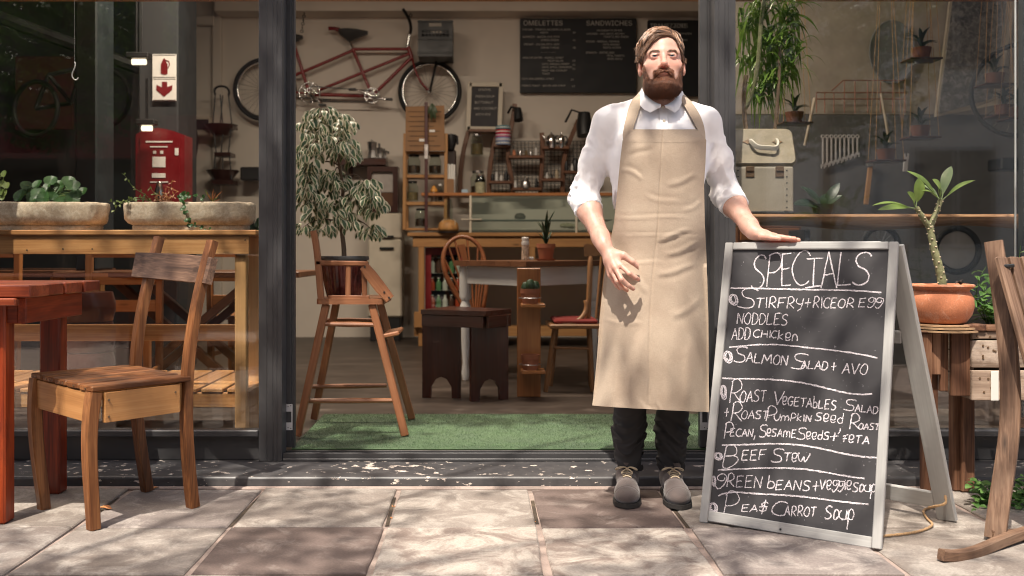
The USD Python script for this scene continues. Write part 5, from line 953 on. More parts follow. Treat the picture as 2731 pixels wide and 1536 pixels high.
b_ = P(1401, 694, 6.6); sh = thing('pepper_grinder', 'clear grinder of mixed peppercorns on the dining table', 'grinder', b_)
sh.add('jar', lathe([(0, 0), (.024, 0), (.025, .004), (.023, .1), (0, .1)], b_, 18), plain('peppercorns', (.36, .27, .20), .35, var=.9, vscale=70), smooth=40); sh.add('cap', lathe([(0, .1), (.026, .1), (.026, .118), (.023, .12), (.024, .145), (.02, .15), (0, .15)], b_, 18), plain('clear_cap', (.48, .45, .42), .2), smooth=40)
single('salt_dish', 'small white dish beside the pepper grinder', 'dish', px_box(1409, 1424, 685, 693, 6.62, .03, .004), M['white'])
# dark stool bench
sb2 = thing('bench_stool', 'dark mahogany stool bench with arched end panels in the middle of the cafe', 'stool', P(1240, 1070, 6.0))
sz = P(0, 826, 6.0)[2]
sb2.add('seat', set_grain(hull([np.r_[p[:2], z] for p in (P(1122, 0, 6.03), P(1296, 0, 5.84), P(1364, 0, 6.1), P(1200, 0, 6.4)) for z in (sz, sz - .028)]), (1, -.2, 0)), M['darkwood'])
for (xa, Ya), (xb, Yb) in (((1126, 6.09), (1228, 6.06)), ((1257, 5.93), (1356, 6.02))):
    a, b = P(xa, 0, Ya) * (1, 1, 0), P(xb, 0, Yb) * (1, 1, 0); L = np.linalg.norm(b - a); h = sz - .03 - FL
    g = Polygon([(0, 0), (L, 0), (L, h), (0, h)]).difference(Polygon([(L * .22, -.01), (L * .24, .07), (L * .36, .115), (L * .5, .128), (L * .64, .115), (L * .76, .07), (L * .78, -.01)]))
    m = prism(g, plane_M(a + (0, 0, FL + .001), b - a, (0, 0, 1)), -.03); set_grain(m, (0, 0, 1)); sb2.add('end_panel', m, M['darkwood'])
sb2.add('apron', bar(np.r_[P(1126, 0, 6.05)[:2], sz - .065], np.r_[P(1290, 0, 5.87)[:2], sz - .065], .02, .07), M['darkwood']); sb2.add('apron', bar(np.r_[P(1300, 0, 5.87)[:2], sz - .065], np.r_[P(1360, 0, 6.06)[:2], sz - .065], .02, .07), M['darkwood'])
# hoop back chair
WYc = 7.6; wc = thing('hoop_back_chair', 'brown spindle chair with a hoop back behind the dining table', 'chair', P(1236, 900, WYc))
hp = spline([r7(430, 500, WYc), r7(345, 370, WYc), r7(300, 245, WYc), r7(318, 130, WYc + .03), r7(405, 70, WYc + .06), r7(500, 110, WYc + .06), r7(548, 215, WYc + .04), r7(560, 340, WYc), r7(540, 500, WYc)], 40)
M['chairbrown'] = wood('spindle_chair_brown', (.09, .03, .012), (.17, .06, .024), (.26, .10, .04), .35, coat=.2, knots=False)
wc.add('hoop', tube(hp, .017, 8), M['chairbrown'], smooth=True)
for k in range(8): t = (k + 1) / 9; wc.add('spindle', tube([r7(425 + 105 * t, 500, WYc), hp[int(8 + t * 24)]], .0085, 6), M['chairbrown'], smooth=True)
wc.add('splat', hull([r7(x, y, WYc + .03) + (0, d, 0) for x, y in ((385, 120), (430, 115), (465, 300), (440, 300)) for d in (0, .012)]), M['chairbrown'])
szw = r7(0, 505, WYc)[2]; c = P(1268, 0, WYc - .2); wc.add('seat', lathe([(0, 0), (.2, 0), (.215, .015), (.2, .03), (0, .026)], (c[0], WYc - .16, szw - .03), 28), M['chairbrown'], smooth=40)
for dx, dy in ((-.14, -.3), (.14, -.3), (-.14, -.02), (.14, -.02)): wc.add('leg', tube([(c[0] + dx, WYc + dy, szw - .03), (c[0] + dx * 1.35, WYc + dy * 1.1 - .02, FL + .001)], [.016, .013], 8), M['chairbrown'], smooth=40)
# chair on the right of the table
RYc = 6.35; rc = thing('kitchen_chair', 'light brown kitchen chair with a red cushion at the right of the dining table', 'chair', P(1560, 1062, RYc))
M['chairlight'] = wood('kitchen_chair_wood', (.17, .075, .03), (.27, .13, .055), (.37, .19, .085), .4, knots=False)
rc.add('crest_rail', hull([P(x, y, RYc + d) for x, y in ((1557, 652), (1566, 650), (1600, 657), (1603, 676), (1596, 682), (1558, 684)) for d in (0, .03)]), M['chairlight'], smooth=30)
rc.add('crest_rail_end', hull([P(x, y, RYc + d) for x, y in ((1600, 657), (1640, 664), (1640, 684), (1600, 682)) for d in (.01, .035)]), M['chairlight'])
rc.add('back_post', tube(spline([P(1574, 684, RYc + .015), P(1573, 740, RYc), P(1570, 800, RYc), P(1568, 850, RYc)], 10), [.017] * 10, 8), M['chairlight'], smooth=True)
for x0, x1 in ((1604, 1590), (1618, 1600), (1632, 1612)): rc.add('spindle', tube([P(x0, 684, RYc + .1), P(x1, 850, RYc + .05)], .009, 6), M['chairlight'], smooth=True)
rc.add('arm_bow', tube(spline([P(1562, 800, RYc - .02), P(1562, 830, RYc - .03), P(1545, 853, RYc - .05), P(1500, 863, RYc - .06)], 12), .016, 8), M['chairlight'], smooth=True)
zr = P(0, 862, RYc)[2]; rc.add('seat', bxx(P(1462, 0, RYc)[0], P(1600, 0, RYc)[0], RYc - .1, RYc + .3, zr - .028, zr, .008), M['chairlight'])
rc.add('cushion', bxx(P(1475, 0, RYc)[0], P(1592, 0, RYc)[0], RYc - .08, RYc + .28, zr + .001, zr + .03, .012), plain('red_cushion', (.22, .03, .025), .9))
for x0, x1, dy in ((1480, 1455, 0), (1572, 1580, 0), (1484, 1468, .28), (1570, 1576, .28)): rc.add('leg', tube(spline([P(x0, 872, RYc + dy) , P((x0 * .4 + x1 * .6), 970, RYc + dy), np.r_[P(x1, 0, RYc + dy)[:2], FL + .001]], 8), .0155, 8), M['chairlight'], smooth=True)
rc.add('stretcher', tube([P(1468, 927, RYc), P(1576, 929, RYc)], .01, 6), M['chairlight'], smooth=True)
# ================================================================== behind the left window
def r1(x, y, Y): return P(x / 2.264, y / 2.264, Y)
KY = 4.57; kz = P(0, 613, KY)[2]
bc = thing('bar_counter', 'long pine bar counter with planters on it behind the left shop window', 'counter', (-2.2, KY, FL))
bx1 = P(683, 0, KY)[0]; ax1 = P(662, 0, KY)[0]
for k in range(2): bc.add('top_board', set_grain(bxx(-3.85, bx1, KY + k * .19, KY + k * .19 + .187, kz - .024, kz, .004), (1, 0, 0)), M['pine'])
ap = bc.add('apron', set_grain(bxx(-3.8, ax1, KY + .012, KY + .034, P(0, 678, KY)[2], kz - .0255, .002), (1, 0, 0)), M['pine'])
ap.add('nail_hole', screws([P(x, y, KY + .0115) for x, y in ((72, 667), (168, 664), (246, 664), (654, 640))], .0035), M['black'])
for X in (P(637, 0, KY)[0], -2.6, -3.7):
    for y in (KY + .055, KY + .33): bc.add('leg', bar((X, y, FL + .001), (X, y, kz - .025), .052, .05, b=.004), M['pineleg'])
bc.add('foot_rail', set_grain(bxx(-3.7, ax1 - .05, KY + .32, KY + .345, .52, .60, .003), (1, 0, 0)), M['pine'])
DY = 4.625; dz_ = P(0, 1036, DY)[2]
pf = thing('slatted_platform', 'low pine platform of wide slats under the bar counter behind the left window', 'platform', (-2.2, DY, FL))
pf.add('front_board', set_grain(bxx(-3.8, P(661, 0, DY)[0], DY, DY + .024, P(0, 1087, DY)[2], dz_ - .019, .003), (1, 0, 0)), M['pine'])
x = P(663, 0, DY)[0]; k = 0
while x > -3.7:
    pf.add('slat', set_grain(bxx(x - .098, x, DY - .006, DY + .72, dz_ - .018, dz_, .003), (0, 1, 0)), M['pine']); x -= .118; k += 1
for X in (P(640, 0, DY)[0], -2.0, -3.0, -3.7):
    for y in (DY + .05, DY + .66): pf.add('leg', bar((X, y, FL + .001), (X, y, dz_ - .019), .05, .05), M['pineleg'])
def trough(label, x0, x1, Y):
    zb = kz + .001; b0, b1 = P(x0, 0, Y)[0], P(x1, 0, Y)[0]; cx_ = (b0 + b1) / 2; hw = (b1 - b0) / 2; hd = .115; n = thing('stone_planter', label, 'planter', (cx_, Y + hd, zb))
    zt = P(0, 538, Y)[2]; h = zt - zb; th = np.linspace(0, 2 * np.pi, 84, endpoint=False)
    def loop(k, z, e=4.2): c, s = np.cos(th), np.sin(th); return np.c_[cx_ + (hw - hd) * np.sign(c) * np.minimum(1, np.abs(c) * 2.2) + hd * k * np.sign(c) * np.abs(c) ** .75, Y + hd + hd * k * np.sign(s) * np.abs(s) ** .7, np.full(84, z)]
    P_ = [(.50, 0), (.72, 0), (.74, .13), (.70, .17), (.88, .26), (.97, .4), (1.0, .55), (1.0, .85), (.97, .97), (.90, 1.0), (.80, .98), (.78, .8), (.3, .78)]
    L = np.array([loop(k, zb + z * h) for k, z in P_]); d = meshkit.fbm(L * 16, 5, 3) - .5; d2 = meshkit.fbm(L * 55, 3, 9) - .5
    cen = np.array([cx_, Y + hd, 0]); out = L - cen; out[..., 2] = 0; out /= np.linalg.norm(out, axis=-1, keepdims=True) + 1e-9
    L += out * (d * .034 + d2 * .014)[..., None]; L[..., 2] += np.where(np.array([z for _, z in P_])[:, None] > .3, d2 * .006, 0)
    g = np.concatenate([L, L[:, :1]], 1); m = surf(g); m.fix_normals(); n.add('trough', m, M['concrete'], smooth=50)
    n.add('soil', hull(loop(.76, zb + h * .84) .tolist() + loop(.5, zb + h * .90).tolist() + loop(.7, zb + h * .7).tolist()), M['soil'], smooth=40); return np.array([cx_, Y + hd, zb + h * .88])
p2 = trough('rough cast stone planter with trailing plants at the right end of the bar counter', 318, 664, KY + .03)
p1 = trough('rough cast stone planter with broad green leaves cut by the left edge of the picture', -84, 260, KY + .03)
M['frdark'] = leafy('dark_leaf', (.012, .025, .015), (.03, .05, .03), trans=.1); M['berry'] = leafy('broad_leaf_green', (.018, .058, .014), (.045, .115, .03), trans=.25, vscale=30)
M['oliveleaf'] = leafy('trailing_leaf_green', (.08, .13, .03), (.16, .20, .06), trans=.3, vscale=30)
M['rust'] = leafy('rust_succulent', (.24, .07, .03), (.36, .16, .06), trans=.25)
def round_leaf(c, r, n, n_l=17):
    d, a, u = frame(n, (0.1, 0, 1)); th = np.linspace(0, 2 * np.pi, 52); rr = r * (1 + .13 * np.abs(np.sin(th * n_l / 2)) - .25 * np.exp(-((th - np.pi * 1.5) / .3) ** 2))
    g = np.array([[c + (a * math.cos(t) + u * math.sin(t)) * q * s + d * (.12 * r * math.cos(2 * t) * s + .18 * r * s * s) for t, q in zip(th, rr)] for s in (0.02, .5, 1)]); return surf(g)
def leaf_plant(name, label, base, spots, mt, r0):
    n = thing(name, label, 'plant', base)
    for c, r, nn in spots:
        l = n.add('leaf', round_leaf(np.asarray(c), r, nn), M[mt], smooth=True); l.add('stalk', tube(spline([base + (c - base) * .15, base * .5 + np.asarray(c) * .5 + (0, 0, .02), np.asarray(c)], 7), .0018, 4), M['oliveleaf'], smooth=True)
b1_ = r1(300, 1215, 4.70); rg = np.random.default_rng(5); sp_ = []
for k in range(26):
    a = k * 2.4; t = math.sqrt((k + .5) / 26); x, y = 315 + 205 * t * math.cos(a), 1165 - 85 * t * math.sin(a) * (1 if math.sin(a) > 0 else .75); Yd = 4.64 + .12 * rg.random() - .05 * (math.sin(a) < 0)
    sp_.append((r1(x, y, Yd), rg.uniform(.020, .031), (rg.normal(0, .35), -1, .55 + .3 * math.sin(a))))
leaf_plant('leafy_plant', 'low plant with broad scalloped green leaves growing in the left stone planter', b1_, sp_, 'berry', .03)
b0_ = r1(8, 1215, 4.70); leaf_plant('leafy_plant', 'thin upright leafy sprig at the far left edge of the left planter', b0_, [(r1(x, y, 4.7), .016, (rg.normal(0, .4), -1, .3)) for x, y in ((15, 1110), (40, 1120), (5, 1160), (30, 1165), (8, 1190), (25, 1050), (-10, 1080))], 'oliveleaf', .015)
def twig(n, pts, r, leaves, mt, lr, wide=.6):
    l = spline(pts, 18); s = n.add('stem', tube(l, np.linspace(r, r * .4, 18), 5), M[mt], smooth=True); ms = []
    for k in range(leaves):
        q = l[int((k + .6) / leaves * 17)]; a = k * 2.4; d = np.array([math.cos(a), -.5, math.sin(a)]); d /= np.linalg.norm(d); n.add('leaf', leaf_blade(q, q + d * lr, lr * wide, (0, -1, .5), .1, 6), M[mt], smooth=True)
tp_ = thing('trailing_plant', 'stringy green trailing plant spilling over both ends of the right planter', 'plant', r1(900, 1220, 4.70))
b_ = r1(900, 1215, 4.70)
twig(tp_, [b_, r1(860, 1165, 4.66), r1(800, 1125, 4.63), r1(765, 1075, 4.62), r1(735, 1045, 4.62)], .0022, 9, 'oliveleaf', .016)
twig(tp_, [b_, r1(820, 1205, 4.63), r1(770, 1215, 4.60), r1(720, 1235, 4.59), r1(690, 1290, 4.585)], .002, 13, 'oliveleaf', .018)
twig(tp_, [b_, r1(800, 1200, 4.62), r1(740, 1215, 4.60), r1(655, 1215, 4.59)], .002, 12, 'oliveleaf', .017)
twig(tp_, [r1(1090, 1215, 4.70), r1(1110, 1205, 4.60), r1(1115, 1270, 4.58), r1(1140, 1340, 4.575), r1(1135, 1395, 4.58)], .002, 20, 'berry', .022, .8)
twig(tp_, [r1(1090, 1215, 4.70), r1(1150, 1180, 4.62), r1(1200, 1190, 4.61), r1(1240, 1200, 4.6)], .002, 12, 'berry', .020, .8)
twig(tp_, [r1(1130, 1330, 4.58), r1(1200, 1370, 4.58), r1(1270, 1385, 4.6)], .0016, 9, 'berry', .017, .8)
rs = thing('rust_succulent', 'rust orange upright succulents in the middle of the right planter', 'plant', r1(1000, 1220, 4.70))
for x, y, nl_ in ((900, 1130, 8), (1045, 1085, 14), (1000, 1150, 12), (960, 1170, 12), (1075, 1150, 10), (930, 1190, 9), (1020, 1190, 10)): twig(rs, [r1(1000 + (x - 1000) * .4, 1222, 4.69), r1(x * .6 + 400, (y + 1222) / 2, 4.66), r1(x, y, 4.65)], .0018, nl_, 'rust' if x != 900 else 'oliveleaf', .022, .3)
dg = thing('dry_grass', 'dry grassy tuft at the right end of the right planter', 'plant', r1(1290, 1220, 4.70))
for k in range(9): x = 1235 + 14 * k; dg.add('blade', leaf_blade(r1(1280, 1222, 4.7), r1(x, 1140 + 18 * (k % 4) + (10 if k > 5 else 0), 4.68), .006, (0, -1, .2), .1, 6), M['rust'] if k % 3 else M['oliveleaf'], smooth=True)
mo = thing('trailing_plant', 'dark green cushion of leaves on the counter behind the right planter', 'plant', r1(1500, 1380, 4.78))
for k in range(16): c = r1(1480 + 6 * k, 1385 - 14 * (k % 5), 4.76 + .01 * (k % 3)); mo.add('leaf', round_leaf(c, .012, (rg.normal(0, .5), -1, .4)), M['berry'], smooth=True)

# pillar, red cabinet, signs and things on the wall
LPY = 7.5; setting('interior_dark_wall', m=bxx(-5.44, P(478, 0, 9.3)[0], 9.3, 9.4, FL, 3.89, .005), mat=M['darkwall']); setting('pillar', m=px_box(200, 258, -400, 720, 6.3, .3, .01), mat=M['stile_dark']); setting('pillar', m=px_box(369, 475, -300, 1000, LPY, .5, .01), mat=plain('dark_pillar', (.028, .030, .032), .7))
sg = thing('fire_sign', 'white sign with a red fire extinguisher and a red arrow hanging on the dark pillar', 'sign', r1(992, 610, LPY - .03))
SYY = LPY - .03; sg.add('plate', px_box(406, 470, 144, 269, SYY, .008, .002), M['label'])
def flat(pts, Y, d=.003): q = [P(x, y, Y) for x, y in pts]; return prism(Polygon([(p[0], p[2]) for p in q]), plane_M((0, Y, 0), (1, 0, 0), (0, 0, 1)), d)
sg.add('arrow', flat([(432, 218), (446, 218), (446, 232), (460, 227), (459, 240), (438, 258), (417, 240), (418, 226), (432, 233)], SYY - .0005), M['red'])
sg.add('extinguisher', flat([(429, 196), (429, 172), (433, 163), (436, 156), (440, 156), (442, 163), (447, 172), (447, 197), (440, 200)], SYY - .0005), M['red']); sg.add('hose', tube([P(441, 160, SYY - .002), P(450, 163, SYY - .002), P(452, 172, SYY - .002), P(448, 182, SYY - .002)], .004, 5), M['red'])
for a in ((408, 146, 468, 147.2), (408, 205, 468, 206.2), (408, 210, 468, 211), (408, 266, 468, 267)): sg.add('border', px_box(a[0], a[2], a[1], a[3], SYY - .003, .0025, .0005), M['frame_dark'])
rcx = thing('fire_cabinet', 'red fire hose cabinet with white labels standing against the dark pillar', 'cabinet', P(420, 640, 7.3)); QY = 7.25
body = Polygon([(x, z) for x, z in [(P(px, py, QY)[0], P(px, py, QY)[2]) for px, py in ((364, 640), (364, 360), (380, 350), (405, 346), (420, 343), (440, 346), (465, 352), (490, 362), (490, 640))]])
rcx.add('case', prism(body.buffer(.006), plane_M((0, QY + .2, 0), (1, 0, 0), (0, 0, 1)), .2), M['red']); rcx.add('door', prism(body.buffer(-.03), plane_M((0, QY - .0005, 0), (1, 0, 0), (0, 0, 1)), .01), M['red'])
for x0, x1, y0, y1 in ((388, 460, 376, 380), (400, 447, 390, 393), (406, 441, 418, 446), (405, 441, 462, 474), (466, 476, 395, 414), (400, 448, 484, 487)): rcx.add('label', px_box(x0, x1, y0, y1, QY - .0145, .003, .0008), M['label'])
for x in (412, 431): rcx.add('label', px_box(x - 4, x + 4, 402, 410, QY - .0145, .003, .0008), M['label'])
rcx.add('nozzle', lathe([(0, 0), (.03, 0), (.035, .06), (.015, .12), (0, .12)], P(425, 530, QY - .06), 14), M['chrome'], smooth=40)
single('meter_box', 'grey meter box with a dark front high on the back wall beside the pillar', 'box', px_box(497, 561, 312, 360, 10.3, .19, .01), M['cream'], base=P(529, 360, 10.3)); single('meter_window', 'dark window of the meter box on the back wall', 'box', px_box(502, 556, 318, 346, 10.292, .0075, .002), M['frame_dark'])
single('hose_pipe', 'dark rubber hose hanging down from the meter box', 'hose', tube(spline([r1(1160, 750, 10.25), r1(1180, 850, 10.22), r1(1160, 980, 10.2), r1(1110, 1120, 10.2), r1(1085, 1200, 10.2)], 24), .028, 8), M['rubber'], smooth=True)
for k, (x0, x1, l) in enumerate(((480, 502, 'a'), (565, 590, 'b'))): setting('wall_pilaster', m=px_box(x0, x1, 20, 1000, 10.44, .059, .01), mat=M['wall'])
setting('wall_ledge', m=px_box(500, 570, 40, 66, 10.42, .079, .01), mat=M['wall'])
hs = thing('hanging_shelf', 'three tier plank shelf hung on ropes on the back wall left of the tandem', 'shelf', r1(1340, 1120, 10.2)); HYs = 10.15
for x0, x1, y0, y1 in ((1275, 1405, 752, 772), (1292, 1392, 918, 942), (1278, 1405, 1085, 1112)): hs.add('board', set_grain(px_box(x0 / 2.264, x1 / 2.264, y0 / 2.264, y1 / 2.264, HYs, .22, .004), (1, 0, 0)), M['darkwood'])
for a, b in (((1300, 570), (1285, 755)), ((1330, 570), (1345, 755)), ((1380, 575), (1400, 755)), ((1345, 575), (1330, 755)), ((1290, 770), (1305, 920)), ((1350, 770), (1335, 920)), ((1395, 770), (1380, 920)), ((1300, 940), (1285, 1090)), ((1345, 940), (1345, 1090)), ((1385, 940), (1400, 1090))): hs.add('rope', tube([r1(*a, HYs + .03), r1(*b, HYs + .03)], .007, 5), M['black'])
hs.add('top_frame', tube(spline([r1(1300, 572, HYs), r1(1305, 530, HYs), r1(1340, 520, HYs), r1(1375, 535, HYs), r1(1380, 575, HYs)], 14), .012, 6), M['black'], smooth=True)
for x, y, l in ((1335, 800, 'first'), (1345, 1075, 'third')): hs.add('bowl', lathe([(0, 0), (.08, .0), (.17, .11), (.16, .11), (.07, .015), (0, .015)], r1(x, y + 20, HYs + .1), 20), M['darkwood'], smooth=40)
single('speaker', 'small dark loudspeaker on the back wall behind the door post', 'speaker', px_box(640, 700, 445, 480, 10.2, .2, .01), M['black'])
# strip lamps
M['lampglow'] = mat('lamp_tube', {'e': ('emission', {'color': (1.0, .80, .55), 'strength': 1.3})}, [], surface='e.emission')
def strip(label, x0, x1, Y, z, drop):
    n = thing('strip_lamp', label, 'lamp', ((x0 + x1) / 2, Y, z)); n.add('tube', tube([(x0, Y, z), (x1, Y, z)], .02, 10), M['lampglow'], smooth=40); n.add('housing', bxx(x0 - .03, x1 + .03, Y - .05, Y + .05, z + .022, z + .06, .006), M['black'])
    for x in (x0 + .03, x1 - .03): n.add('rod', tube([(x, Y, z + .06), (x, Y, z + drop)], .006, 5), M['black'])
q = P(366, 165, 7.0); strip('lit strip lamp hanging left of the dark pillar, seen through the left window', q[0] - .035, q[0] + .06, 7.0, q[2], 1.6)
q = P(392, 342, 7.1); strip('lit short strip lamp above the red fire cabinet', q[0] - .035, q[0] + .035, 7.1, q[2], .35)
LIGHTS = []
for x, y, l in ((-1.7, 6.3, 'ceiling strip lamp above the left of the cafe'), (.1, 6.3, 'ceiling strip lamp above the middle of the cafe')):
    n = thing('ceiling_lamp', l, 'lamp', (x, y, 3.7)); n.add('housing', bxx(x - .65, x + .65, y - .09, y + .09, 3.70, 3.78, .01), M['white']); n.add('rod', tube([(x, y, 3.78), (x, y, 3.9)], .01, 6), M['black'])
    R_ = UsdLux.RectLight.Define(stage, f'{n.path}/glow'); R_.CreateWidthAttr(1.2); R_.CreateHeightAttr(.14); R_.CreateIntensityAttr(LAMP); R_.CreateColorAttr(Gf.Vec3f(1.0, .85, .68)); R_.AddTranslateOp().Set((0, 0, -.012)); R_.CreateNormalizeAttr(False)
# dim furniture inside
def ladder_chair(base, rz, label):
    n = thing('cafe_chair', label, 'chair', base); c, s = math.cos(rz), math.sin(rz); R = np.array([[c, -s, 0], [s, c, 0], [0, 0, 1]]); q = lambda *v: np.asarray(base) + R @ np.array(v, float)
    for x in (-.2, .2):
        n.add('back_post', bar(q(x, .2, .001), q(x, .24, .95), .038, .036), M['orangewood']); n.add('leg', bar(q(x, -.2, .001), q(x, -.2, .43), .038, .038), M['orangewood']); n.add('side_rail', bar(q(x, -.2, .2), q(x, .2, .2), .02, .03), M['orangewood'])
    for z in (.56, .72, .88): n.add('back_rail', bar(q(-.18, .225, z), q(.18, .225, z), .018, .07), M['orangewood'])
    n.add('seat', hull([q(x, y, z) for x in (-.22, .22) for y in (-.22, .22) for z in (.431, .455)]), M['orangewood']); return n
src_chair = ladder_chair((-2.05, 5.75, FL), .15, 'orange ladder back chair behind the left window, nearest the wooden chair outside')
copy_of(src_chair, 'cafe_chair', (-2.9, 5.7, FL), -.2, 'orange ladder back chair behind the red table outside', 'chair'); copy_of(src_chair, 'cafe_chair', (-1.55, 6.9, FL), 2.9, 'orange ladder back chair on the far side of the trestle table', 'chair')
tl = thing('trestle_table', 'dim table on crossed legs behind the left window', 'table', (-1.75, 6.3, FL)); tl.add('top', set_grain(bxx(-2.5, -1.05, 5.95, 6.65, .80, .835, .004), (1, 0, 0)), M['tabletop'])
for y in (6.05, 6.55):
    tl.add('leg', bar((-2.2, y, FL + .001), (-1.35, y + .03, .79), .05, .05), M['tabletop']); tl.add('leg', bar((-1.35, y, FL + .001), (-2.2, y + .06, .79), .05, .05), M['tabletop'])
for x, y, l in ((-2.75, 6.6, 'brown dining table standing far left inside the cafe'),):
    n = thing('dining_table', l, 'table', (x, y, FL)); n.add('top', set_grain(bxx(x - .6, x + .25, y - .4, y + .4, .80, .84, .004), (1, 0, 0)), M['tabletop'])
    for dx in (-.5, .15):
        for dy in (-.33, .33): n.add('leg', bar((x + dx, y + dy, FL + .001), (x + dx, y + dy, .80), .07, .07), M['pine'])
bl = thing('wine_barrel', 'stack of brown wooden tubs behind the rear leg of the red table', 'barrel', P(225, 1000, 5.6)); bc_ = np.array([P(225, 0, 5.6)[0], 5.6, FL + .001])
for k in range(4): bl.add('tub', lathe([(0, 0), (.15, 0), (.165, .06), (.165, .10), (.15, .16), (0, .16)], bc_ + (0, 0, .165 * k), 22), M['darkwood'], smooth=40)
# dark corner on the left: red panel, hanging bicycle, pipes
single('wall_panel', 'dull red wall panel in the dark corner behind the left window', 'panel', px_box(40, 195, 150, 345, 9.0, .03, .004), plain('dull_red', (.05, .011, .008), .8), base=P(117, 345, 9.0))
hb = thing('hanging_bicycle', 'dark bicycle hung in the gloom between the dark column and the pillar', 'bicycle', P(290, 250, 8.2))
for x, y in ((285, 262), (95, 290)): hb.add('wheel', ring(P(x, y, 8.2), .22, .02, (.35, 1, 0), 40, 6), M['rubber'], smooth=True)
for a, b in (((285, 262), (220, 180)), ((220, 180), (130, 200)), ((130, 200), (95, 290)), ((220, 180), (190, 275)), ((190, 275), (95, 290)), ((190, 275), (130, 200))): hb.add('frame_tube', tube([P(*a, 8.2), P(*b, 8.2)], .018, 6), M['black'])
single('roof_pipe', 'black pipe sloping under the ceiling behind the left window', 'pipe', tube([P(-60, 25, 7.8), P(130, 95, 7.8), P(380, 185, 7.8)], .05, 8), M['black'], smooth=40)
single('hook', 'pale hook hanging on a thin wire behind the left window', 'hook', cat(tube(spline([P(199, 165, 4.75), P(195, 190, 4.75), P(193, 205, 4.75), P(200, 213, 4.75), P(209, 207, 4.75)], 14), .003, 6), tube([P(199, 165, 4.75), P(198, -60, 4.75)], .0008, 4)), M['plate'], smooth=True)

# ================================================================== behind the right window
SHY = 4.60
M['edgebark'] = plain('raw_edge', (.10, .055, .03), .85, var=.4, vscale=30)
le = thing('window_shelf', 'live edge plank shelf running behind the right shop window', 'shelf', (2.0, SHY, 1.1))
n = 70; xs_ = np.linspace(P(1960, 0, SHY)[0] - .02, 3.8, n); tpz = np.array([P(CX + x * FPX / SHY, 563 + .022 * (CX + x * FPX / SHY - 2050), SHY)[2] for x in xs_]); fr_y = SHY + .02 * meshkit.fbm(np.c_[xs_ * 4, xs_ * 0, xs_ * 0]) + .012 * np.sin(xs_ * 9)
zt_c = float(np.mean(tpz[:40])); th_ = .056 + .012 * np.sin(xs_ * 7 + 1)
g = np.array([[(x, y, zt_c), (x, y - .012, zt_c - .012), (x, y - .006, zt_c - .026), (x, y + .004, zt_c - t * .8), (x, y + .02, zt_c - t), (x, SHY + .30, zt_c - t), (x, SHY + .30, zt_c), (x, y, zt_c)] for x, y, t in zip(xs_, fr_y, th_)]); m = surf(g); m.fix_normals(); set_grain(m, (1, 0, 0)); le.add('plank', m, M['liveedge'], smooth=40)
for X in (1.5, 2.6, 3.5): le.add('bracket', bxx(X, X + .03, SHY + .05, SHY + .29, zt_c - .25, zt_c - .07, .004), M['frame'])
# train case
KC = SHY + .03; cs = thing('vintage_case', 'worn beige vanity case with a white handle on its tilted lid, on the window shelf', 'case', P(2040, 565, KC))
def rbox(x0, x1, y0, y1, z0, z1, r, n=5):
    pts = []
    for x in (x0 + r, x1 - r):
        for y in (y0 + r, y1 - r):
            for z in (z0 + r, z1 - r):
                s = trimesh.creation.icosphere(1, r); pts.append(s.vertices + (x, y, z))
    return hull(np.vstack(pts))
a, b = P(1960, 571, KC), P(2118, 443, KC); zb_ = zt_c + .001; zt2 = b[2]
cs.add('body', rbox(a[0], b[0], KC, KC + .19, zb_ + .004, zt2, .012), M['casebody'], smooth=30); cs.add('base_binding', rbox(a[0] - .002, b[0] + .002, KC - .003, KC + .193, zb_, zb_ + .012, .005), M['black'], smooth=30)
hz = zt2 + .006; tilt = math.radians(24); Rt = trimesh.transformations.rotation_matrix(-tilt, (1, 0, 0), (0, KC - .004, hz))
lx0, lx1 = P(1948, 0, KC)[0], P(2127, 0, KC)[0]; lid_h = .195
def lidbox(y0, y1, dz0, dz1, r, dx=0): m = rbox(lx0 - dx, lx1 + dx, y0, y1, hz + dz0, hz + dz1, r); m.apply_transform(Rt); return m
def lid_plate(d0, d1, grow):
    g = sbox(lx0, hz, lx1, hz + lid_h).buffer(-.035).buffer(.035 + grow); m = prism(g, plane_M((0, KC + d1, 0), (1, 0, 0), (0, 0, 1)), d1 - d0); m.apply_transform(Rt); return m
lid = cs.add('lid', trimesh.convex.convex_hull(np.vstack([lid_plate(-.006, .0, -.008).vertices, lid_plate(.004, .07, 0).vertices])), M['caseskin'], smooth=40)
lid.add('binding', lid_plate(.052, .062, .004), M['black'])
hy = KC - .006
def onlid(x, z, d=0.0): return trimesh.transform_points([(x, hy - d, hz + z)], Rt)[0]
cxh = P(2044, 0, KC)[0]
lid.add('handle', sweep_rect(spline([onlid(cxh - .066, .118, .008), onlid(cxh - .062, .105, .022), onlid(cxh - .045, .082, .026), onlid(cxh, .073, .027), onlid(cxh + .048, .075, .026), onlid(cxh + .056, .09, .022), onlid(cxh + .054, .122, .008)], 26), .021, .011, (0, -.4, 1)), plain('ivory_handle', (.66, .62, .54), .3), smooth=40)
for s in (-.075, .062): lid.add('handle_mount', hull([onlid(cxh + s + dx, .118 + dz, d) for dx, dz in ((-.024, 0), (.024, 0), (0, .012), (0, -.012)) for d in (-.001, .004)]), M['brass'])
for px in (2000, 2079):
    X = P(px, 0, KC)[0]; cs.add('hinge', cat(bxx(X - .02, X + .02, KC - .0045, KC - .0005, zt2 - .05, zt2 - .004, .002), bxx(X - .018, X + .018, KC - .010, KC - .0046, zt2 - .024, zt2 - .002, .003)), M['brass'])
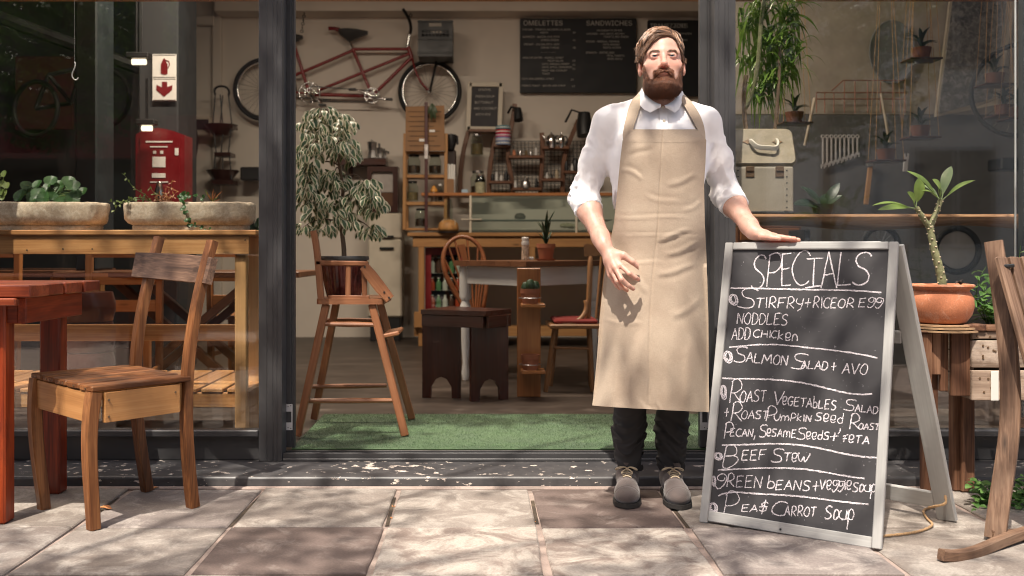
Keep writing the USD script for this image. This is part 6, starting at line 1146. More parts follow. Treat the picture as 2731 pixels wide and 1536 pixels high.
for px, n_ in ((1968, 7), (2098, 7)):
    X = P(px, 0, KC)[0]; cs.add('corner_strip', bxx(X - .012, X + .012, KC - .0022, KC - .0004, zb_ + .015, zt2 - .012, .0005), M['casebody']).add('rivet', screws([(X, KC - .003, zb_ + .03 + k * (zt2 - zb_ - .05) / (n_ - 1)) for k in range(n_)], .0032), M['black'])
# dracaena
M['dracaena'] = leafy('dracaena_leaf', (.07, .16, .025), (.24, .36, .07), rough=.3, trans=.4, vscale=14)
dr = thing('dracaena', 'tall dracaena with long drooping leaves growing behind the vintage case', 'plant', P(2000, 520, 4.80)); DYY = 4.80
s0 = spline([P(2005, 560, DYY), P(1998, 400, DYY), P(1985, 300, DYY), P(1990, 200, DYY - .03)], 16); dr.add('stem', tube(s0, .011, 9), M['bark'], smooth=True)
s1 = spline([P(1988, 290, DYY), P(2020, 180, DYY - .06), P(2030, 60, DYY - .08), P(2050, -40, DYY - .05)], 16); dr.add('stem', tube(s1, .010, 8), M['frangbark'], smooth=True)
s2 = spline([P(2030, 560, DYY), P(2060, 400, DYY - .05), P(2075, 250, DYY - .06), P(2080, 120, DYY - .05)], 16); dr.add('stem', tube(s2, .008, 8), M['bark'], smooth=True)
rg2 = np.random.default_rng(11)
def strap_leaf(b, az, L, w, rise, droop):
    t = np.linspace(0, 1, 12); d = np.array([math.cos(az), math.sin(az), 0]); pts = b + d * (L * (t - .25 * t ** 2))[:, None] * (.35 + .65 * (1 - droop)) + np.array([0, 0, 1.0]) * (L * (rise * t - droop * 1.3 * t ** 2.0))[:, None]
    side = np.array([-math.sin(az), math.cos(az), 0]); ww = w * np.sin(np.pi * np.clip(t * .96 + .04, 0, 1)) ** .45 * (1 - t ** 4) / 2; tw = rg2.normal(0, .5)
    g = np.array([[p + (side * math.cos(tw * q) + np.array([0, 0, math.sin(tw * q)])) * x * v + np.array([0, 0, .25 * x * abs(v)]) for v in (-1, 0, 1)] for p, x, q in zip(pts, ww, t)]); return surf(g)
ros = [P(x, y, 4.80 - d) for x, y, d in ((2028, 30, .06), (2078, 120, .05), (1992, 165, .0), (2055, 215, .04), (1990, 70, .02), (2105, 175, .03), (2040, 120, .07), (2090, 40, .03), (2020, 250, .02))]
for line, n_, L0 in [(np.array([c]), 42, .33) for c in ros]:
    for k in range(n_):
        b = line[0] + rg2.normal(0, .022, 3); az = rg2.uniform(0, 2 * np.pi)
        if math.sin(az) < -.35 and rg2.random() < .85: az = -az
        if b[1] + L0 * .8 * math.sin(az) < FY + .2: az = abs(az) if math.sin(abs(az)) > 0 else rg2.choice([.0, np.pi])
        if abs(math.cos(az)) * L0 > b[0] - P(1955, 0, 4.8)[0] and math.cos(az) < 0: az = np.pi - az
        dr.add('leaf', strap_leaf(b, az, L0 * rg2.uniform(.6, 1.15), rg2.uniform(.010, .018), rg2.uniform(.25, 1.15), rg2.uniform(.35, 1.0)), M['dracaena'], smooth=True)
# partition wall and what hangs on it
VY = 7.8; vz = P(0, 305, VY)[2]
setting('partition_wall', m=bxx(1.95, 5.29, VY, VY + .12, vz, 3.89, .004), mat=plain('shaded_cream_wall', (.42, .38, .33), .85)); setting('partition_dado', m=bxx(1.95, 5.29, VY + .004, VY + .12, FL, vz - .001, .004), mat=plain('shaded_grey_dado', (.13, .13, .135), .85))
def c2(x, y, Y): return P(2100 + x / 3.22, y / 3.22, Y)
def c3(x, y, Y): return P(2100 + x / 3.534, 350 + y / 3.534, Y)
pn = thing('mirrored_panel', 'grey panel with a pale border added as the mirrored pebbledash of the house opposite, behind the right window', 'panel', c2(1600, 900, VY - .05))  # panel added here to draw a reflection of the house opposite
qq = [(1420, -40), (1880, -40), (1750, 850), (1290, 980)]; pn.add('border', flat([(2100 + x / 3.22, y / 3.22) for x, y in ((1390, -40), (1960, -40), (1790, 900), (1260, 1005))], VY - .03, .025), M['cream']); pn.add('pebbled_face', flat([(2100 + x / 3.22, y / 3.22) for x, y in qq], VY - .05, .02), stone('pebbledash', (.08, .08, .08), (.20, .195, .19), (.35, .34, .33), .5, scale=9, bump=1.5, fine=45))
single('wall_disc', 'large grey round tray hung on the wall behind the right window', 'tray', lathe([(0, 0), (.2, .0), (.235, .02), (.23, .026), (.19, .012), (0, .012)], (0, 0, 0), 36).apply_transform(plane_M(c2(890, 450, VY - .02), (1, 0, 0), (0, 0, 1)) @ np.diag([.75, 1.05, 1, 1])), plain('disc_grey', (.20, .215, .24), .5), smooth=40)
M['terracotta_shade'] = plain('shaded_terracotta', (.12, .042, .022), .8)  # terracotta darkened so the dimness of the hanging pots is in the colour
for k, (x, y) in enumerate(((1150, 440), (1780, 660), (1860, 930), (1140, 1110), (845, 1310), (60, 990), (1985, 950))):
    Yh = 6.3 + .15 * (k % 3); c = c2(x, y, Yh); where = ('near the round tray', 'left of the hanging wheel, upper one', 'inside the hanging wheel', 'below the mirrored pebbledash panel', 'beside the spanners', 'beside the dracaena', 'at the right edge of the window')[k]
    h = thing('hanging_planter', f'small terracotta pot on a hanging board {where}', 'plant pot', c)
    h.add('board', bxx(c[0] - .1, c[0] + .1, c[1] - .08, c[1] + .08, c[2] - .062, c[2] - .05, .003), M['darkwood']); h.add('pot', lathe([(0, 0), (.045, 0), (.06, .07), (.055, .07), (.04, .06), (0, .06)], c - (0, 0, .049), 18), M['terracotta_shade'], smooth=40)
    h.add('cord', cat([tube([c + (dx, dy, -.05), c + (dx * .3, 0, 1.3)], .002, 4) for dx in (-.09, .09) for dy in (-.06, .06)]), M['rope'])
    for j in range(12): a = j * 2.4; h.add('leaf', leaf_blade(c, c + np.array([math.cos(a) * .11, math.sin(a) * .1, .05 + .1 * ((j * 7) % 5) / 5]), .025, (0, 0, 1), .25, 6), M['frdark'], smooth=True)
for k in range(9):
    x0 = 305 + 37 * k; c = c2(x0, 1185, VY - .03); L_ = (.20 - .011 * k); w = thing('spanner', ('longest', 'second longest', 'third longest', 'fourth', 'middle', 'sixth', 'third shortest', 'second shortest', 'shortest')[k] + ' spanner in the sloping row hung on the grey wall', 'spanner', c)
    w.add('shank', bar(c, c - (0, 0, L_), .013, .006, up=(0, 1, 0), b=.002), M['plate']); w.add('ring_end', ring(c + (0, 0, .012), .012, .005, (0, 1, 0), 14, 5), M['plate'], smooth=True); w.add('open_end', prism(Polygon([(-.016, 0), (-.016, -.03), (-.008, -.036), (-.007, -.018), (.007, -.018), (.008, -.036), (.016, -.03), (.016, 0)]), plane_M(c - (0, -.003, L_), (1, 0, 0), (0, 0, 1)), .006), M['plate'])
for (xa, ya, xb, yb, l) in ((235, 840, 150, 1250, 'left'), (805, 800, 880, 1240, 'right')): single('swing_rope', f'pale {l} rope of the swing hanging on the wall behind the right window', 'rope', tube([c2(xa, ya, 7.2), c2(xb, yb, 7.2)], .011, 6), plain('pale_rope', (.46, .40, .32), .9) if l == 'left' else UsdShade.Material.Get(stage, '/World/Looks/pale_rope'), smooth=True)
wg = thing('wire_rack', 'thin red wire rack on the wall behind the right window', 'rack', c2(620, 970, 7.7)); wg.add('wires', cat([tube([c2(x, 700 if x > 430 else 800, 7.72), c2(x, 968, 7.72)], .0045, 4) for x in (250, 320, 400, 490, 580, 690, 800, 905, 1010)] + [tube([c2(250, y, 7.72), c2(1015, y, 7.72)], .0045, 4) for y in (795, 850)] + [tube([c2(480, 690, 7.72), c2(1015, 690, 7.72)], .0045, 4), tube([c2(380, 780, 7.72), c2(480, 690, 7.72)], .0045, 4)]), plain('red_wire', (.30, .12, .08), .5), kind='stuff')
hw_ = thing('bicycle_wheel', 'bare bicycle wheel hung on cords at the right edge of the window', 'wheel', c2(1990, 780, 6.6)); cw = c2(2010, 770, 6.6); hw_.add('tyre', ring(cw, .30, .016, (.75, 1, 0), 48, 7), M['rubber'], smooth=True); hw_.add('spokes', cat([tube([cw, cw + .3 * np.array([math.cos(t) * .8, -.6 * math.cos(t), math.sin(t)])], .0015, 3) for t in np.arange(20) * .314]), M['chrome'], kind='stuff')
hw_.add('cord', tube([cw + (0, 0, .3), cw + (.02, 0, 1.6)], .004, 4), M['black'])
tl_ = thing('wall_tool', 'long pale hammer hung low on the grey wall behind the right window', 'hammer', c3(760, 700, VY - .04)); tl_.add('handle', bar(c3(740, 690, VY - .04), c3(782, 330, VY - .04), .035, .02), M['pine']); tl_.add('head', bar(c3(740, 320, VY - .04), c3(800, 312, VY - .04), .05, .03), M['steel'])
tl2 = thing('wall_tool', 'large pale open spanner hung low on the grey wall right of the hammer', 'spanner', c3(1110, 380, VY - .04)); tl2.add('shank', bar(c3(1108, 380, VY - .04), c3(1118, 260, VY - .04), .035, .012, up=(0, 1, 0)), M['plate']); tl2.add('jaw', flat([(2100 + x / 3.534, 350 + y / 3.534) for x, y in ((1095, 265), (1095, 215), (1105, 210), (1110, 240), (1128, 240), (1130, 208), (1142, 215), (1138, 265))], VY - .04, .012), M['plate'])
# bicycles and furniture low behind the window
for k, (x, y, r) in enumerate(((880, 1070, 165), (1600, 1120, 205))):
    c = c3(x, y, 6.4); R_ = r / 3.534 * 6.4 / FPX; w = thing('bicycle_wheel', ('black bicycle wheel standing low behind the chalkboard', 'black bicycle wheel with a pale disc standing behind the frangipani stem')[k], 'wheel', c); w.add('tyre', ring(c, R_, .02, (0, 1, 0), 44, 7), M['rubber'], smooth=True)
    if k: w.add('disc', lathe([(0, 0), (R_ * .9, 0), (R_ * .9, .01), (0, .01)], (0, 0, 0), 36).apply_transform(plane_M(c + (0, .02, 0), (1, 0, 0), (0, 0, 1))), plain('grey_disc', (.30, .28, .25), .6))
    else: w.add('spokes', cat([tube([c, c + R_ * np.array([math.cos(t), 0, math.sin(t)])], .0018, 3) for t in np.arange(16) * .3927]), M['chrome'], kind='stuff')
sbd = thing('sideboard', 'brown sideboard with a drawer behind the man\'s resting hand', 'sideboard', P(2080, 900, 6.6)); sbd.add('carcass', px_box(1965, 2138, 602, 960, 6.6, .4, .006), M['tabletop']); sbd.add('drawer', px_box(1975, 2132, 608, 640, 6.585, .012, .003), M['orangewood']); sbd.add('handle', px_box(2040, 2060, 622, 626, 6.57, .012, .002), M['white'])
dp = thing('dark_plant', 'dark broad leaved plant on the window shelf right of the vintage case', 'plant', P(2200, 563, 4.75))
for (x, y), w_, dy in (((120, 520), .05, .0), ((190, 590), .055, -.02), ((495, 485), .045, .03), ((350, 590), .06, .02), ((520, 600), .03, 0), ((40, 690), .06, -.03), ((300, 640), .05, .02)): bb = c3(330, 740, 4.74); dp.add('leaf', leaf_blade(bb, c3(x, y, 4.72 + dy), w_, (.1, -.6, .7), .12, 8), M['frdark'], smooth=True)
dp.add('pot', lathe([(0, 0), (.04, 0), (.05, .05), (.045, .05), (0, .045)], np.r_[c3(330, 760, 4.74)[:2], zt_c + .001], 18), M['black'], smooth=40)
# green plants around the crate planter and at the wall
M['mint'] = leafy('mint_leaf', (.05, .14, .03), (.15, .27, .07), trans=.35, vscale=40)
M['mintpale'] = leafy('pale_green_leaf', (.15, .24, .09), (.28, .36, .17), trans=.35, vscale=40)
def bush(name, label, base, tips, mt, L, n_l, wide=.55, seed=1):
    n = thing(name, label, 'plant', base); r = np.random.default_rng(seed)
    for tp in tips:
        l = spline([base + (r.normal(0, .01), r.normal(0, .01), 0), (np.asarray(base) + tp) / 2 + (r.normal(0, .02), r.normal(0, .02), .02), tp], 14); n.add('stem', tube(l, np.linspace(.0026, .0012, 14), 5), M['mint'], smooth=True)
        for k in range(n_l):
            q = l[min(13, int(2 + (k / n_l) * 12))]; a = k * 2.0 + r.uniform(0, .6); d = np.array([math.cos(a), math.sin(a) * .8 - .25, r.uniform(-.25, .45)]); d /= np.linalg.norm(d); Lk = L * r.uniform(.65, 1.15)
            n.add('leaf', leaf_blade(q, q + d * Lk, Lk * wide, (d[0] * -.3, -.35, 1), .15, 7), M[mt], smooth=True)
    return n
def z8(x, y, Y): return P(2430 + x / 3.322, 1100 + y / 3.322, Y)
bush('mint_plant', 'bright green mint growing at the foot of the plinth left of the folding chair leg', np.r_[z8(640, 900, 3.88)[:2], .002], [z8(560, 610, 3.8), z8(520, 660, 3.78), z8(620, 700, 3.8), z8(650, 800, 3.78), z8(600, 900, 3.72), z8(660, 940, 3.75), z8(700, 680, 3.9)], 'mint', .042, 9, seed=3)
bush('mint_plant', 'bright green mint growing right of the folding chair leg at the right edge', np.r_[z8(930, 950, 3.85)[:2], .002], [z8(950, 650, 3.8), z8(900, 760, 3.8), z8(990, 720, 3.75), z8(880, 880, 3.72), z8(960, 860, 3.7), z8(1000, 560, 3.8), z8(1040, 760, 3.8), z8(890, 950, 3.7)], 'mint', .042, 9, seed=4)
cb_ = np.array([P(2645, 0, CY0 + .1)[0], CY0 + .1, P(0, 884, CY0)[2]])
def c8(x, y, Y): return P(2250 + x / 2.131, 420 + y / 2.131, Y)
bush('leafy_bush', 'leafy green plant growing in the crate planter right of the terracotta pot', cb_, [c8(810, 620, 3.93), c8(760, 680, 3.92), c8(800, 740, 3.9), c8(770, 790, 3.88), c8(830, 700, 3.98), c8(740, 850, 3.86), c8(850, 780, 3.95), c8(790, 860, 3.86)], 'mint', .055, 8, .5, seed=6)
bush('leafy_bush', 'tall pale leaved plant at the right edge above the folding chair', np.array([P(2745, 0, 4.0)[0], 4.0, .62]), [P(2722, 655, 3.95), P(2705, 690, 3.95), P(2735, 720, 3.98), P(2740, 640, 4.0)], 'mintpale', .07, 7, .42, seed=8)
# cafe things in the gloom behind the right window
for k, (x0, x1, ya, yb, Y, l) in enumerate(((2700, 2790, 470, 640, 7.2, 'dark crate on the wall at the right edge of the window'),)): single('dark_box', l, 'box', px_box(x0 - 30, x1 - 40, 420, 452, Y, .2, .01), M['black'])
# ================================================================== the man
from scipy import ndimage
def sn_mesh(fn, lo, hi, h):
    """surface-net mesh of fn(points) = 0 inside the box lo..hi on a grid of step h"""
    lo, hi = np.asarray(lo, float), np.asarray(hi, float); n = np.ceil((hi - lo) / h).astype(int) + 1
    ax = [lo[k] + h * np.arange(n[k]) for k in range(3)]; D = np.empty(n, np.float32)
    # coarse pass: skip what is far from the surface
    B_ = 12
    for i in range(0, n[0], B_):
        for j in range(0, n[1], B_):
            I, J = ax[0][i:i + B_], ax[1][j:j + B_]; blocks = range(0, n[2], B_)
            cs_ = np.array([[I.mean(), J.mean(), ax[2][k:k + B_].mean()] for k in blocks]); dc_ = fn(cs_)
            for k, d in zip(blocks, dc_):
                K = ax[2][k:k + B_]
                if abs(d) > B_ * h * 1.25: D[i:i + B_, j:j + B_, k:k + B_] = d
                else:
                    q = np.stack(np.meshgrid(I, J, K, indexing='ij'), -1); D[i:i + B_, j:j + B_, k:k + B_] = fn(q.reshape(-1, 3)).reshape(q.shape[:3])
    S = D < 0; c = [S[a:n[0] - 1 + a, b:n[1] - 1 + b, d:n[2] - 1 + d] for a in (0, 1) for b in (0, 1) for d in (0, 1)]
    cnt = sum(x.astype(np.int8) for x in c); act = (cnt > 0) & (cnt < 8); idx = np.full(act.shape, -1, np.int64); cells = np.argwhere(act); idx[act] = np.arange(len(cells))
    off = np.array([(a, b, d) for a in (0, 1) for b in (0, 1) for d in (0, 1)]); val = np.stack([D[cells[:, 0] + o[0], cells[:, 1] + o[1], cells[:, 2] + o[2]] for o in off], 1)
    acc = np.zeros((len(cells), 3)); w = np.zeros(len(cells))
    for a in range(8):
        for b in range(a + 1, 8):
            if np.abs(off[a] - off[b]).sum() != 1: continue
            m = (val[:, a] < 0) != (val[:, b] < 0); t = val[m, a] / (val[m, a] - val[m, b]); acc[m] += off[a] + (off[b] - off[a]) * t[:, None]; w[m] += 1
    V = lo + h * (cells + acc / w[:, None]); F = []
    for k in range(3):
        u, v = (k + 1) % 3, (k + 2) % 3; e = np.zeros(3, int); e[k] = 1
        sl = [slice(None)] * 3; sl2 = [slice(None)] * 3; sl[k] = slice(0, -1); sl2[k] = slice(1, None); ch_ = S[tuple(sl)] != S[tuple(sl2)]; p = np.argwhere(ch_); p = p[(p[:, u] > 0) & (p[:, v] > 0) & (p[:, u] < n[u] - 1) & (p[:, v] < n[v] - 1)]
        if not len(p): continue
        eu, ev = np.eye(3, dtype=int)[u], np.eye(3, dtype=int)[v]
        q = [idx[tuple((p - a * eu - b * ev).T)] for a, b in ((1, 1), (0, 1), (0, 0), (1, 0))]; inside = S[tuple(p.T)]
        Q = np.stack(q, 1); Q[~inside] = Q[~inside][:, ::-1]; ok = (Q >= 0).all(1); Q = Q[ok]; F.append(np.vstack([Q[:, [0, 1, 2]], Q[:, [0, 2, 3]]]))
    return trimesh.Trimesh(V, np.vstack(F), process=False)
def smin(a, b, k): h = np.clip(.5 + .5 * (b - a) / k, 0, 1); return b + (a - b) * h - k * h * (1 - h)
def smax(a, b, k): return -smin(-a, -b, k)
def s_ell(p, c, r): q = (p - c) / np.asarray(r); k0 = np.linalg.norm(q, axis=1); k1 = np.linalg.norm(q / np.asarray(r), axis=1) + 1e-9; return k0 * (k0 - 1) / k1
def s_cap(p, a, b, ra, rb=None):
    a, b = np.asarray(a, float), np.asarray(b, float); rb = ra if rb is None else rb; ab = b - a; t = np.clip(((p - a) @ ab) / (ab @ ab + 1e-12), 0, 1); return np.linalg.norm(p - a - t[:, None] * ab, axis=1) - (ra + (rb - ra) * t)
def s_chain(p, pts, rs, k=.012):
    d = None
    for i in range(len(pts) - 1): e = s_cap(p, pts[i], pts[i + 1], rs[i], rs[i + 1]); d = e if d is None else smin(d, e, k)
    return d
# ---- head, in its own frame: x to the picture's right, y (f) towards the street, z up, eyes at z = 0
HO = np.array([.695, 3.818, 1.655]); yaw, pitch = math.radians(-6.5), math.radians(12)
ex = np.array([math.cos(yaw), math.sin(yaw), 0]); ef = np.array([math.sin(yaw), -math.cos(yaw), 0]); ez = np.array([0, 0, 1.0])
ef2 = ef * math.cos(pitch) + ez * math.sin(pitch); ez2 = ez * math.cos(pitch) - ef * math.sin(pitch); HR = np.c_[ex, ef2, ez2]
def to_head(p): return (p - HO) @ HR
def from_head(q): return np.asarray(q) @ HR.T + HO
def sdf_face(q):
    m = np.abs(q[:, 0]); s = np.c_[m, q[:, 1], q[:, 2]]
    d = s_ell(q, (0, -.020, .040), (.0755, .098, .085))
    d = smin(d, s_ell(q, (0, .026, -.030), (.0655, .066, .088)), .03)
    d = smin(d, s_ell(q, (0, .030, .045), (.060, .056, .055)), .03)
    d = smin(d, s_ell(s, (.045, .045, -.028), (.027, .030, .024)), .02)
    d = smin(d, s_ell(q, (0, .018, -.082), (.058, .064, .034)), .03)
    d = smin(d, s_ell(q, (0, .068, -.104), (.024, .022, .017)), .02)
    d = smin(d, s_cap(s, (.0, .079, .017), (.048, .0675, .0175), .0120, .0115), .018)          # brow
    d = smax(d, -s_ell(s, (.0315, .104, -.001), (.020, .0165, .0140)), .012)              # sockets
    d = smin(d, s_ell(s, (.0315, .0785, -.0005), (.0160, .0132, .0118)), .004); d = smin(d, s_cap(s, (.016, .088, .0085), (.046, .078, .0065), .0042, .0046), .004)            # lids
    d = smax(d, -s_ell(s, (.0314, .096, -.0010), (.0138, .018, .0034)), .0012)            # opening
    nose = s_cap(q, (0, .086, .006), (0, .110, -.036), .0075, .0105); nose = smin(nose, s_ell(q, (0, .1135, -.0410), (.0118, .0120, .0098)), .008)
    nose = smin(nose, s_ell(s, (.0130, .0985, -.0455), (.0078, .0115, .0082)), .006); d = smin(d, nose, .009)
    d = smax(d, -s_ell(s, (.0072, .1070, -.0525), (.0054, .0080, .0048)), .0015)
    d = smin(d, s_ell(q, (0, .0935, -.0660), (.021, .0085, .0042)), .004); d = smin(d, s_ell(q, (0, .0930, -.0735), (.0175, .0090, .0048)), .004)
    d = smax(d, -s_cap(q, (-.022, .1035, -.0698), (.022, .1035, -.0698), .0012), .0015)
    ear = s_ell(s @ np.array([[1, 0, 0], [0, .97, .22], [0, -.22, .97]]).T, (.0815, -.020, -.004), (.0085, .0185, .0310)); ear = smax(ear, -s_ell(s, (.0905, -.012, -.004), (.006, .0105, .0185)), .004)
    ear = smin(ear, s_ell(s, (.0795, -.006, -.026), (.007, .008, .009)), .006); d = smin(d, ear, .006)
    return d
NB0, NB1 = np.array([.688, 3.845, 1.60]), np.array([.690, 3.872, 1.44])
def sdf_neck(p): return smin(s_cap(p, NB0, NB1, .055, .062), s_cap(p, NB1 + (0, 0, .04), NB1 - (0, 0, .06), .06, .11), .05)
def sdf_headneck(p): return smin(sdf_face(to_head(p)), sdf_neck(p), .022)
# ---- limbs
S1, E1, W1 = np.array([.502, 3.885, 1.440]), np.array([.412, 3.935, 1.160]), np.array([.4705, 3.762, .973])
S2, E2, W2 = np.array([.872, 3.885, 1.440]), np.array([.968, 3.945, 1.176]), np.array([1.018, 3.735, 1.022])
def hand_sdf(p, W, mcp, fingers, thumb, fr_dir):
    d = None
    for m in mcp:
        for (a, ra), (b, rb) in (((W, .0185), (W * .45 + m * .55, .0135)), ((W * .45 + m * .55, .0135), (m, .0115))):
            e = s_cap(p, a, b, ra, rb); d = e if d is None else smin(d, e, .012)
    for pts, r0 in fingers: d = smin(d, s_chain(p, pts, np.linspace(r0, r0 * .80, len(pts)), .004), .006)
    d = smin(d, s_chain(p, thumb, [.0155, .0135, .0108, .0088], .006), .012); return d
def arm_sdf(p, E, W, wr): 
    mid = E * .72 + W * .28; d = s_cap(p, E, mid, .040, .0435); d = smin(d, s_cap(p, mid, W * .85 + E * .15, .0435, .030), .03); return smin(d, s_cap(p, W * .85 + E * .15, W, .028, .0245), .03)
def hp_(x, y, Y): return P(1520 + x / 4.83, 520 + y / 4.83, Y)
mcp1 = [hp_(655, 905, 3.700), hp_(585, 935, 3.695), hp_(545, 985, 3.709), hp_(520, 1035, 3.729)]
fing1 = [([mcp1[0], hp_(765, 1010, 3.670), hp_(840, 1060, 3.680), hp_(885, 1088, 3.695)], .0096), ([mcp1[1], hp_(665, 1085, 3.667), hp_(750, 1165, 3.677), hp_(815, 1208, 3.693)], .0098), ([mcp1[2], hp_(605, 1110, 3.690), hp_(670, 1185, 3.700), hp_(735, 1228, 3.713)], .0092), ([mcp1[3], hp_(560, 1105, 3.720), hp_(600, 1165, 3.727), hp_(640, 1205, 3.735)], .0082)]
th1 = [hp_(560, 740, 3.740), hp_(690, 780, 3.717), hp_(800, 855, 3.713), hp_(893, 935, 3.721)]
btop = lambda t, n_=0.0, z=0.0: bp(BW * t, BH + .001 + z, n_)
tW = (W2 - BL_) @ bdir / BW
mcp2 = [btop(tW + .135, k, z) for k, z in ((.022, .017), (.002, .021), (-.018, .019), (-.038, .014))]
fing2 = [([mcp2[k], btop(tW + .135 + L * .45, n0, z0), btop(tW + .135 + L * .75, n0, .0095), btop(tW + .135 + L, n0, .0082)], r) for k, L, n0, z0, r in ((0, .125, .012, .013, .0100), (1, .140, -.006, .014, .0103), (2, .130, -.026, .013, .0098), (3, .105, -.046, .012, .0088))]
th2 = [W2 + (.012, -.02, -.012), btop(tW + .075, .036, .012), btop(tW + .135, .042, .005), btop(tW + .185, .040, .001)]
def sdf_arm1(p): return smin(arm_sdf(p, E1, W1, .024), hand_sdf(p, W1, mcp1, fing1, th1, 0), .02)
def sdf_arm2(p): return smin(arm_sdf(p, E2, W2, .024), hand_sdf(p, W2, mcp2, fing2, th2, 0), .02)
HIPL, HIPR, KNL, KNR, ANL, ANR = np.array([.592, 3.885, .90]), np.array([.752, 3.885, .90]), np.array([.588, 3.872, .50]), np.array([.757, 3.872, .50]), np.array([.594, 3.985, .085]), np.array([.758, 3.98, .085])
def sdf_core(p):
    d = s_ell(p, (.688, 3.872, 1.28), (.15, .09, .22)); d = smin(d, s_ell(p, (.675, 3.878, .98), (.13, .085, .17)), .06); d = smin(d, s_cap(p, S1 + (.03, 0, 0), S2 - (.03, 0, 0), .045), .06)
    for a, b in ((S1, E1), (S2, E2)): d = smin(d, s_cap(p, a, b, .042, .036), .03)
    for h_, k_, a_ in ((HIPL, KNL, ANL), (HIPR, KNR, ANR)): d = smin(d, s_chain(p, [h_, k_, a_], [.060, .042, .028], .03), .04)
    return smin(d, sdf_neck(p), .04)
SK = dict(subsurface_weight=.12, subsurface_scale=.012)
M['skin'] = mat('skin', {'g': ('geometry', {}), 'n': ('noise_texture', {'scale': 34.0, 'detail': 5.0, 'roughness': .6}), 'r': ('rgb_ramp', {'ramp': [(.3, (.45, .25, .19)), (.7, (.55, .34, .272))]}), 'n2': ('noise_texture', {'scale': 700.0, 'detail': 2.0}), 'b': ('bump', {'strength': .18, 'distance': .0006}),
                 'a': ('attribute', {'attribute': 'grain'}), 'sx': ('separate_xyz', {}), 'rd': ('mix', {'color2': (.56, .21, .155)}), 'p': ('principled_bsdf', {'roughness': .46, 'specular_ior_level': .4, 'subsurface_weight': .15, 'subsurface_scale': .008, 'subsurface_radius': (1, .35, .2)})},
                [('g.position', 'n.vector'), ('n.fac', 'r.fac'), ('g.position', 'n2.vector'), ('n2.fac', 'b.height'), ('b.normal', 'p.normal'), ('a.vector', 'sx.vector'), ('sx.x', 'rd.fac'), ('r.color', 'rd.color1'), ('rd.color', 'p.base_color')])
man = thing('person', 'bearded man in white shirt and long beige apron resting a hand on the chalkboard', 'person', (.66, 3.87, 0))
head = sn_mesh(sdf_headneck, HO - (.105, .14, .27), HO + (.105, .15, .14), .0027)
a1 = sn_mesh(sdf_arm1, np.minimum(E1, W1) - (.09, .14, .24), np.maximum(E1, W1) + (.12, .06, .06), .0030)
a2 = sn_mesh(sdf_arm2, np.minimum(E2, W2) - (.07, .20, .07), np.maximum(E2, W2) + (.22, .07, .06), .0030)
core = sn_mesh(sdf_core, (.33, 3.74, .04), (1.06, 4.02, 1.56), .012)
for m_ in (head, a1, a2, core): m_.fix_normals()
try:
    mf = [manifold3d.Manifold(manifold3d.Mesh(np.asarray(m_.vertices, np.float32), np.asarray(m_.faces, np.uint32))) for m_ in (core, head, a1, a2)]
    U = mf[0] + mf[1] + mf[2] + mf[3]
    assert U.num_tri() > 30000
    q_ = U.to_mesh(); body = trimesh.Trimesh(q_.vert_properties[:, :3], q_.tri_verts, process=False)
except Exception as e_:
    body = cat(core, head, a1, a2)
hv = to_head(body.vertices); xa = np.abs(hv[:, 0]); gs = lambda c, r: np.exp(-np.sum(((np.c_[xa, hv[:, 1:]] - c) / r) ** 2, 1))
red = .55 * gs((.006, .11, -.045), (.018, .02, .016)) + .38 * gs((.042, .07, -.028), (.026, .03, .022)) + .75 * gs((.085, -.015, -.005), (.014, .03, .035)) + .75 * gs((0, .1, -.074), (.028, .03, .0085)) + .45 * gs((.0315, .09, -.009), (.018, .03, .007)) + .35 * gs((.0315, .09, .006), (.018, .03, .006)) + .3 * gs((0, .04, -.19), (.08, .08, .05))
for f_, _ in fing1 + fing2: red += .35 * np.exp(-np.sum(((body.vertices - f_[-1]) / .014) ** 2, 1)) + .30 * np.exp(-np.sum(((body.vertices - f_[1]) / .010) ** 2, 1)) + .22 * np.exp(-np.sum(((body.vertices - f_[0]) / .012) ** 2, 1))
body_node = man.add('body', body, M['skin'], smooth=True, uv=np.c_[np.clip(red, 0, .8), np.zeros((len(red), 2))])
# eyes
M['eye'] = mat('eyeball', {'a': ('attribute', {'attribute': 'grain'}), 's': ('separate_xyz', {}), 'r': ('rgb_ramp', {'ramp': [(0, (.008, .008, .009)), (.24, (.008, .008, .009)), (.27, (.045, .065, .085)), (.44, (.075, .11, .135)), (.50, (.03, .04, .05)), (.54, (.36, .32, .31)), (1, (.30, .22, .21))]}), 'p': ('principled_bsdf', {'roughness': .12})}, [('a.vector', 's.vector'), ('s.x', 'r.fac'), ('r.color', 'p.base_color')])
for s in (-1, 1):
    c = np.array([s * .0315, .0778, -.0006]); e_ = trimesh.creation.uv_sphere(.0120, count=[24, 48]); R_ = trimesh.geometry.align_vectors((0, 0, 1), (0, 1, -.02)); e_.apply_transform(R_); v_ = e_.vertices; rr_ = np.linalg.norm(v_[:, [0, 2]] / .0125 - [-.04, 0], axis=1); e_.vertices = from_head(v_ + c); body_node.add('eye', e_, M['eye'], smooth=True, uv=np.c_[rr_, rr_ * 0, rr_ * 0])
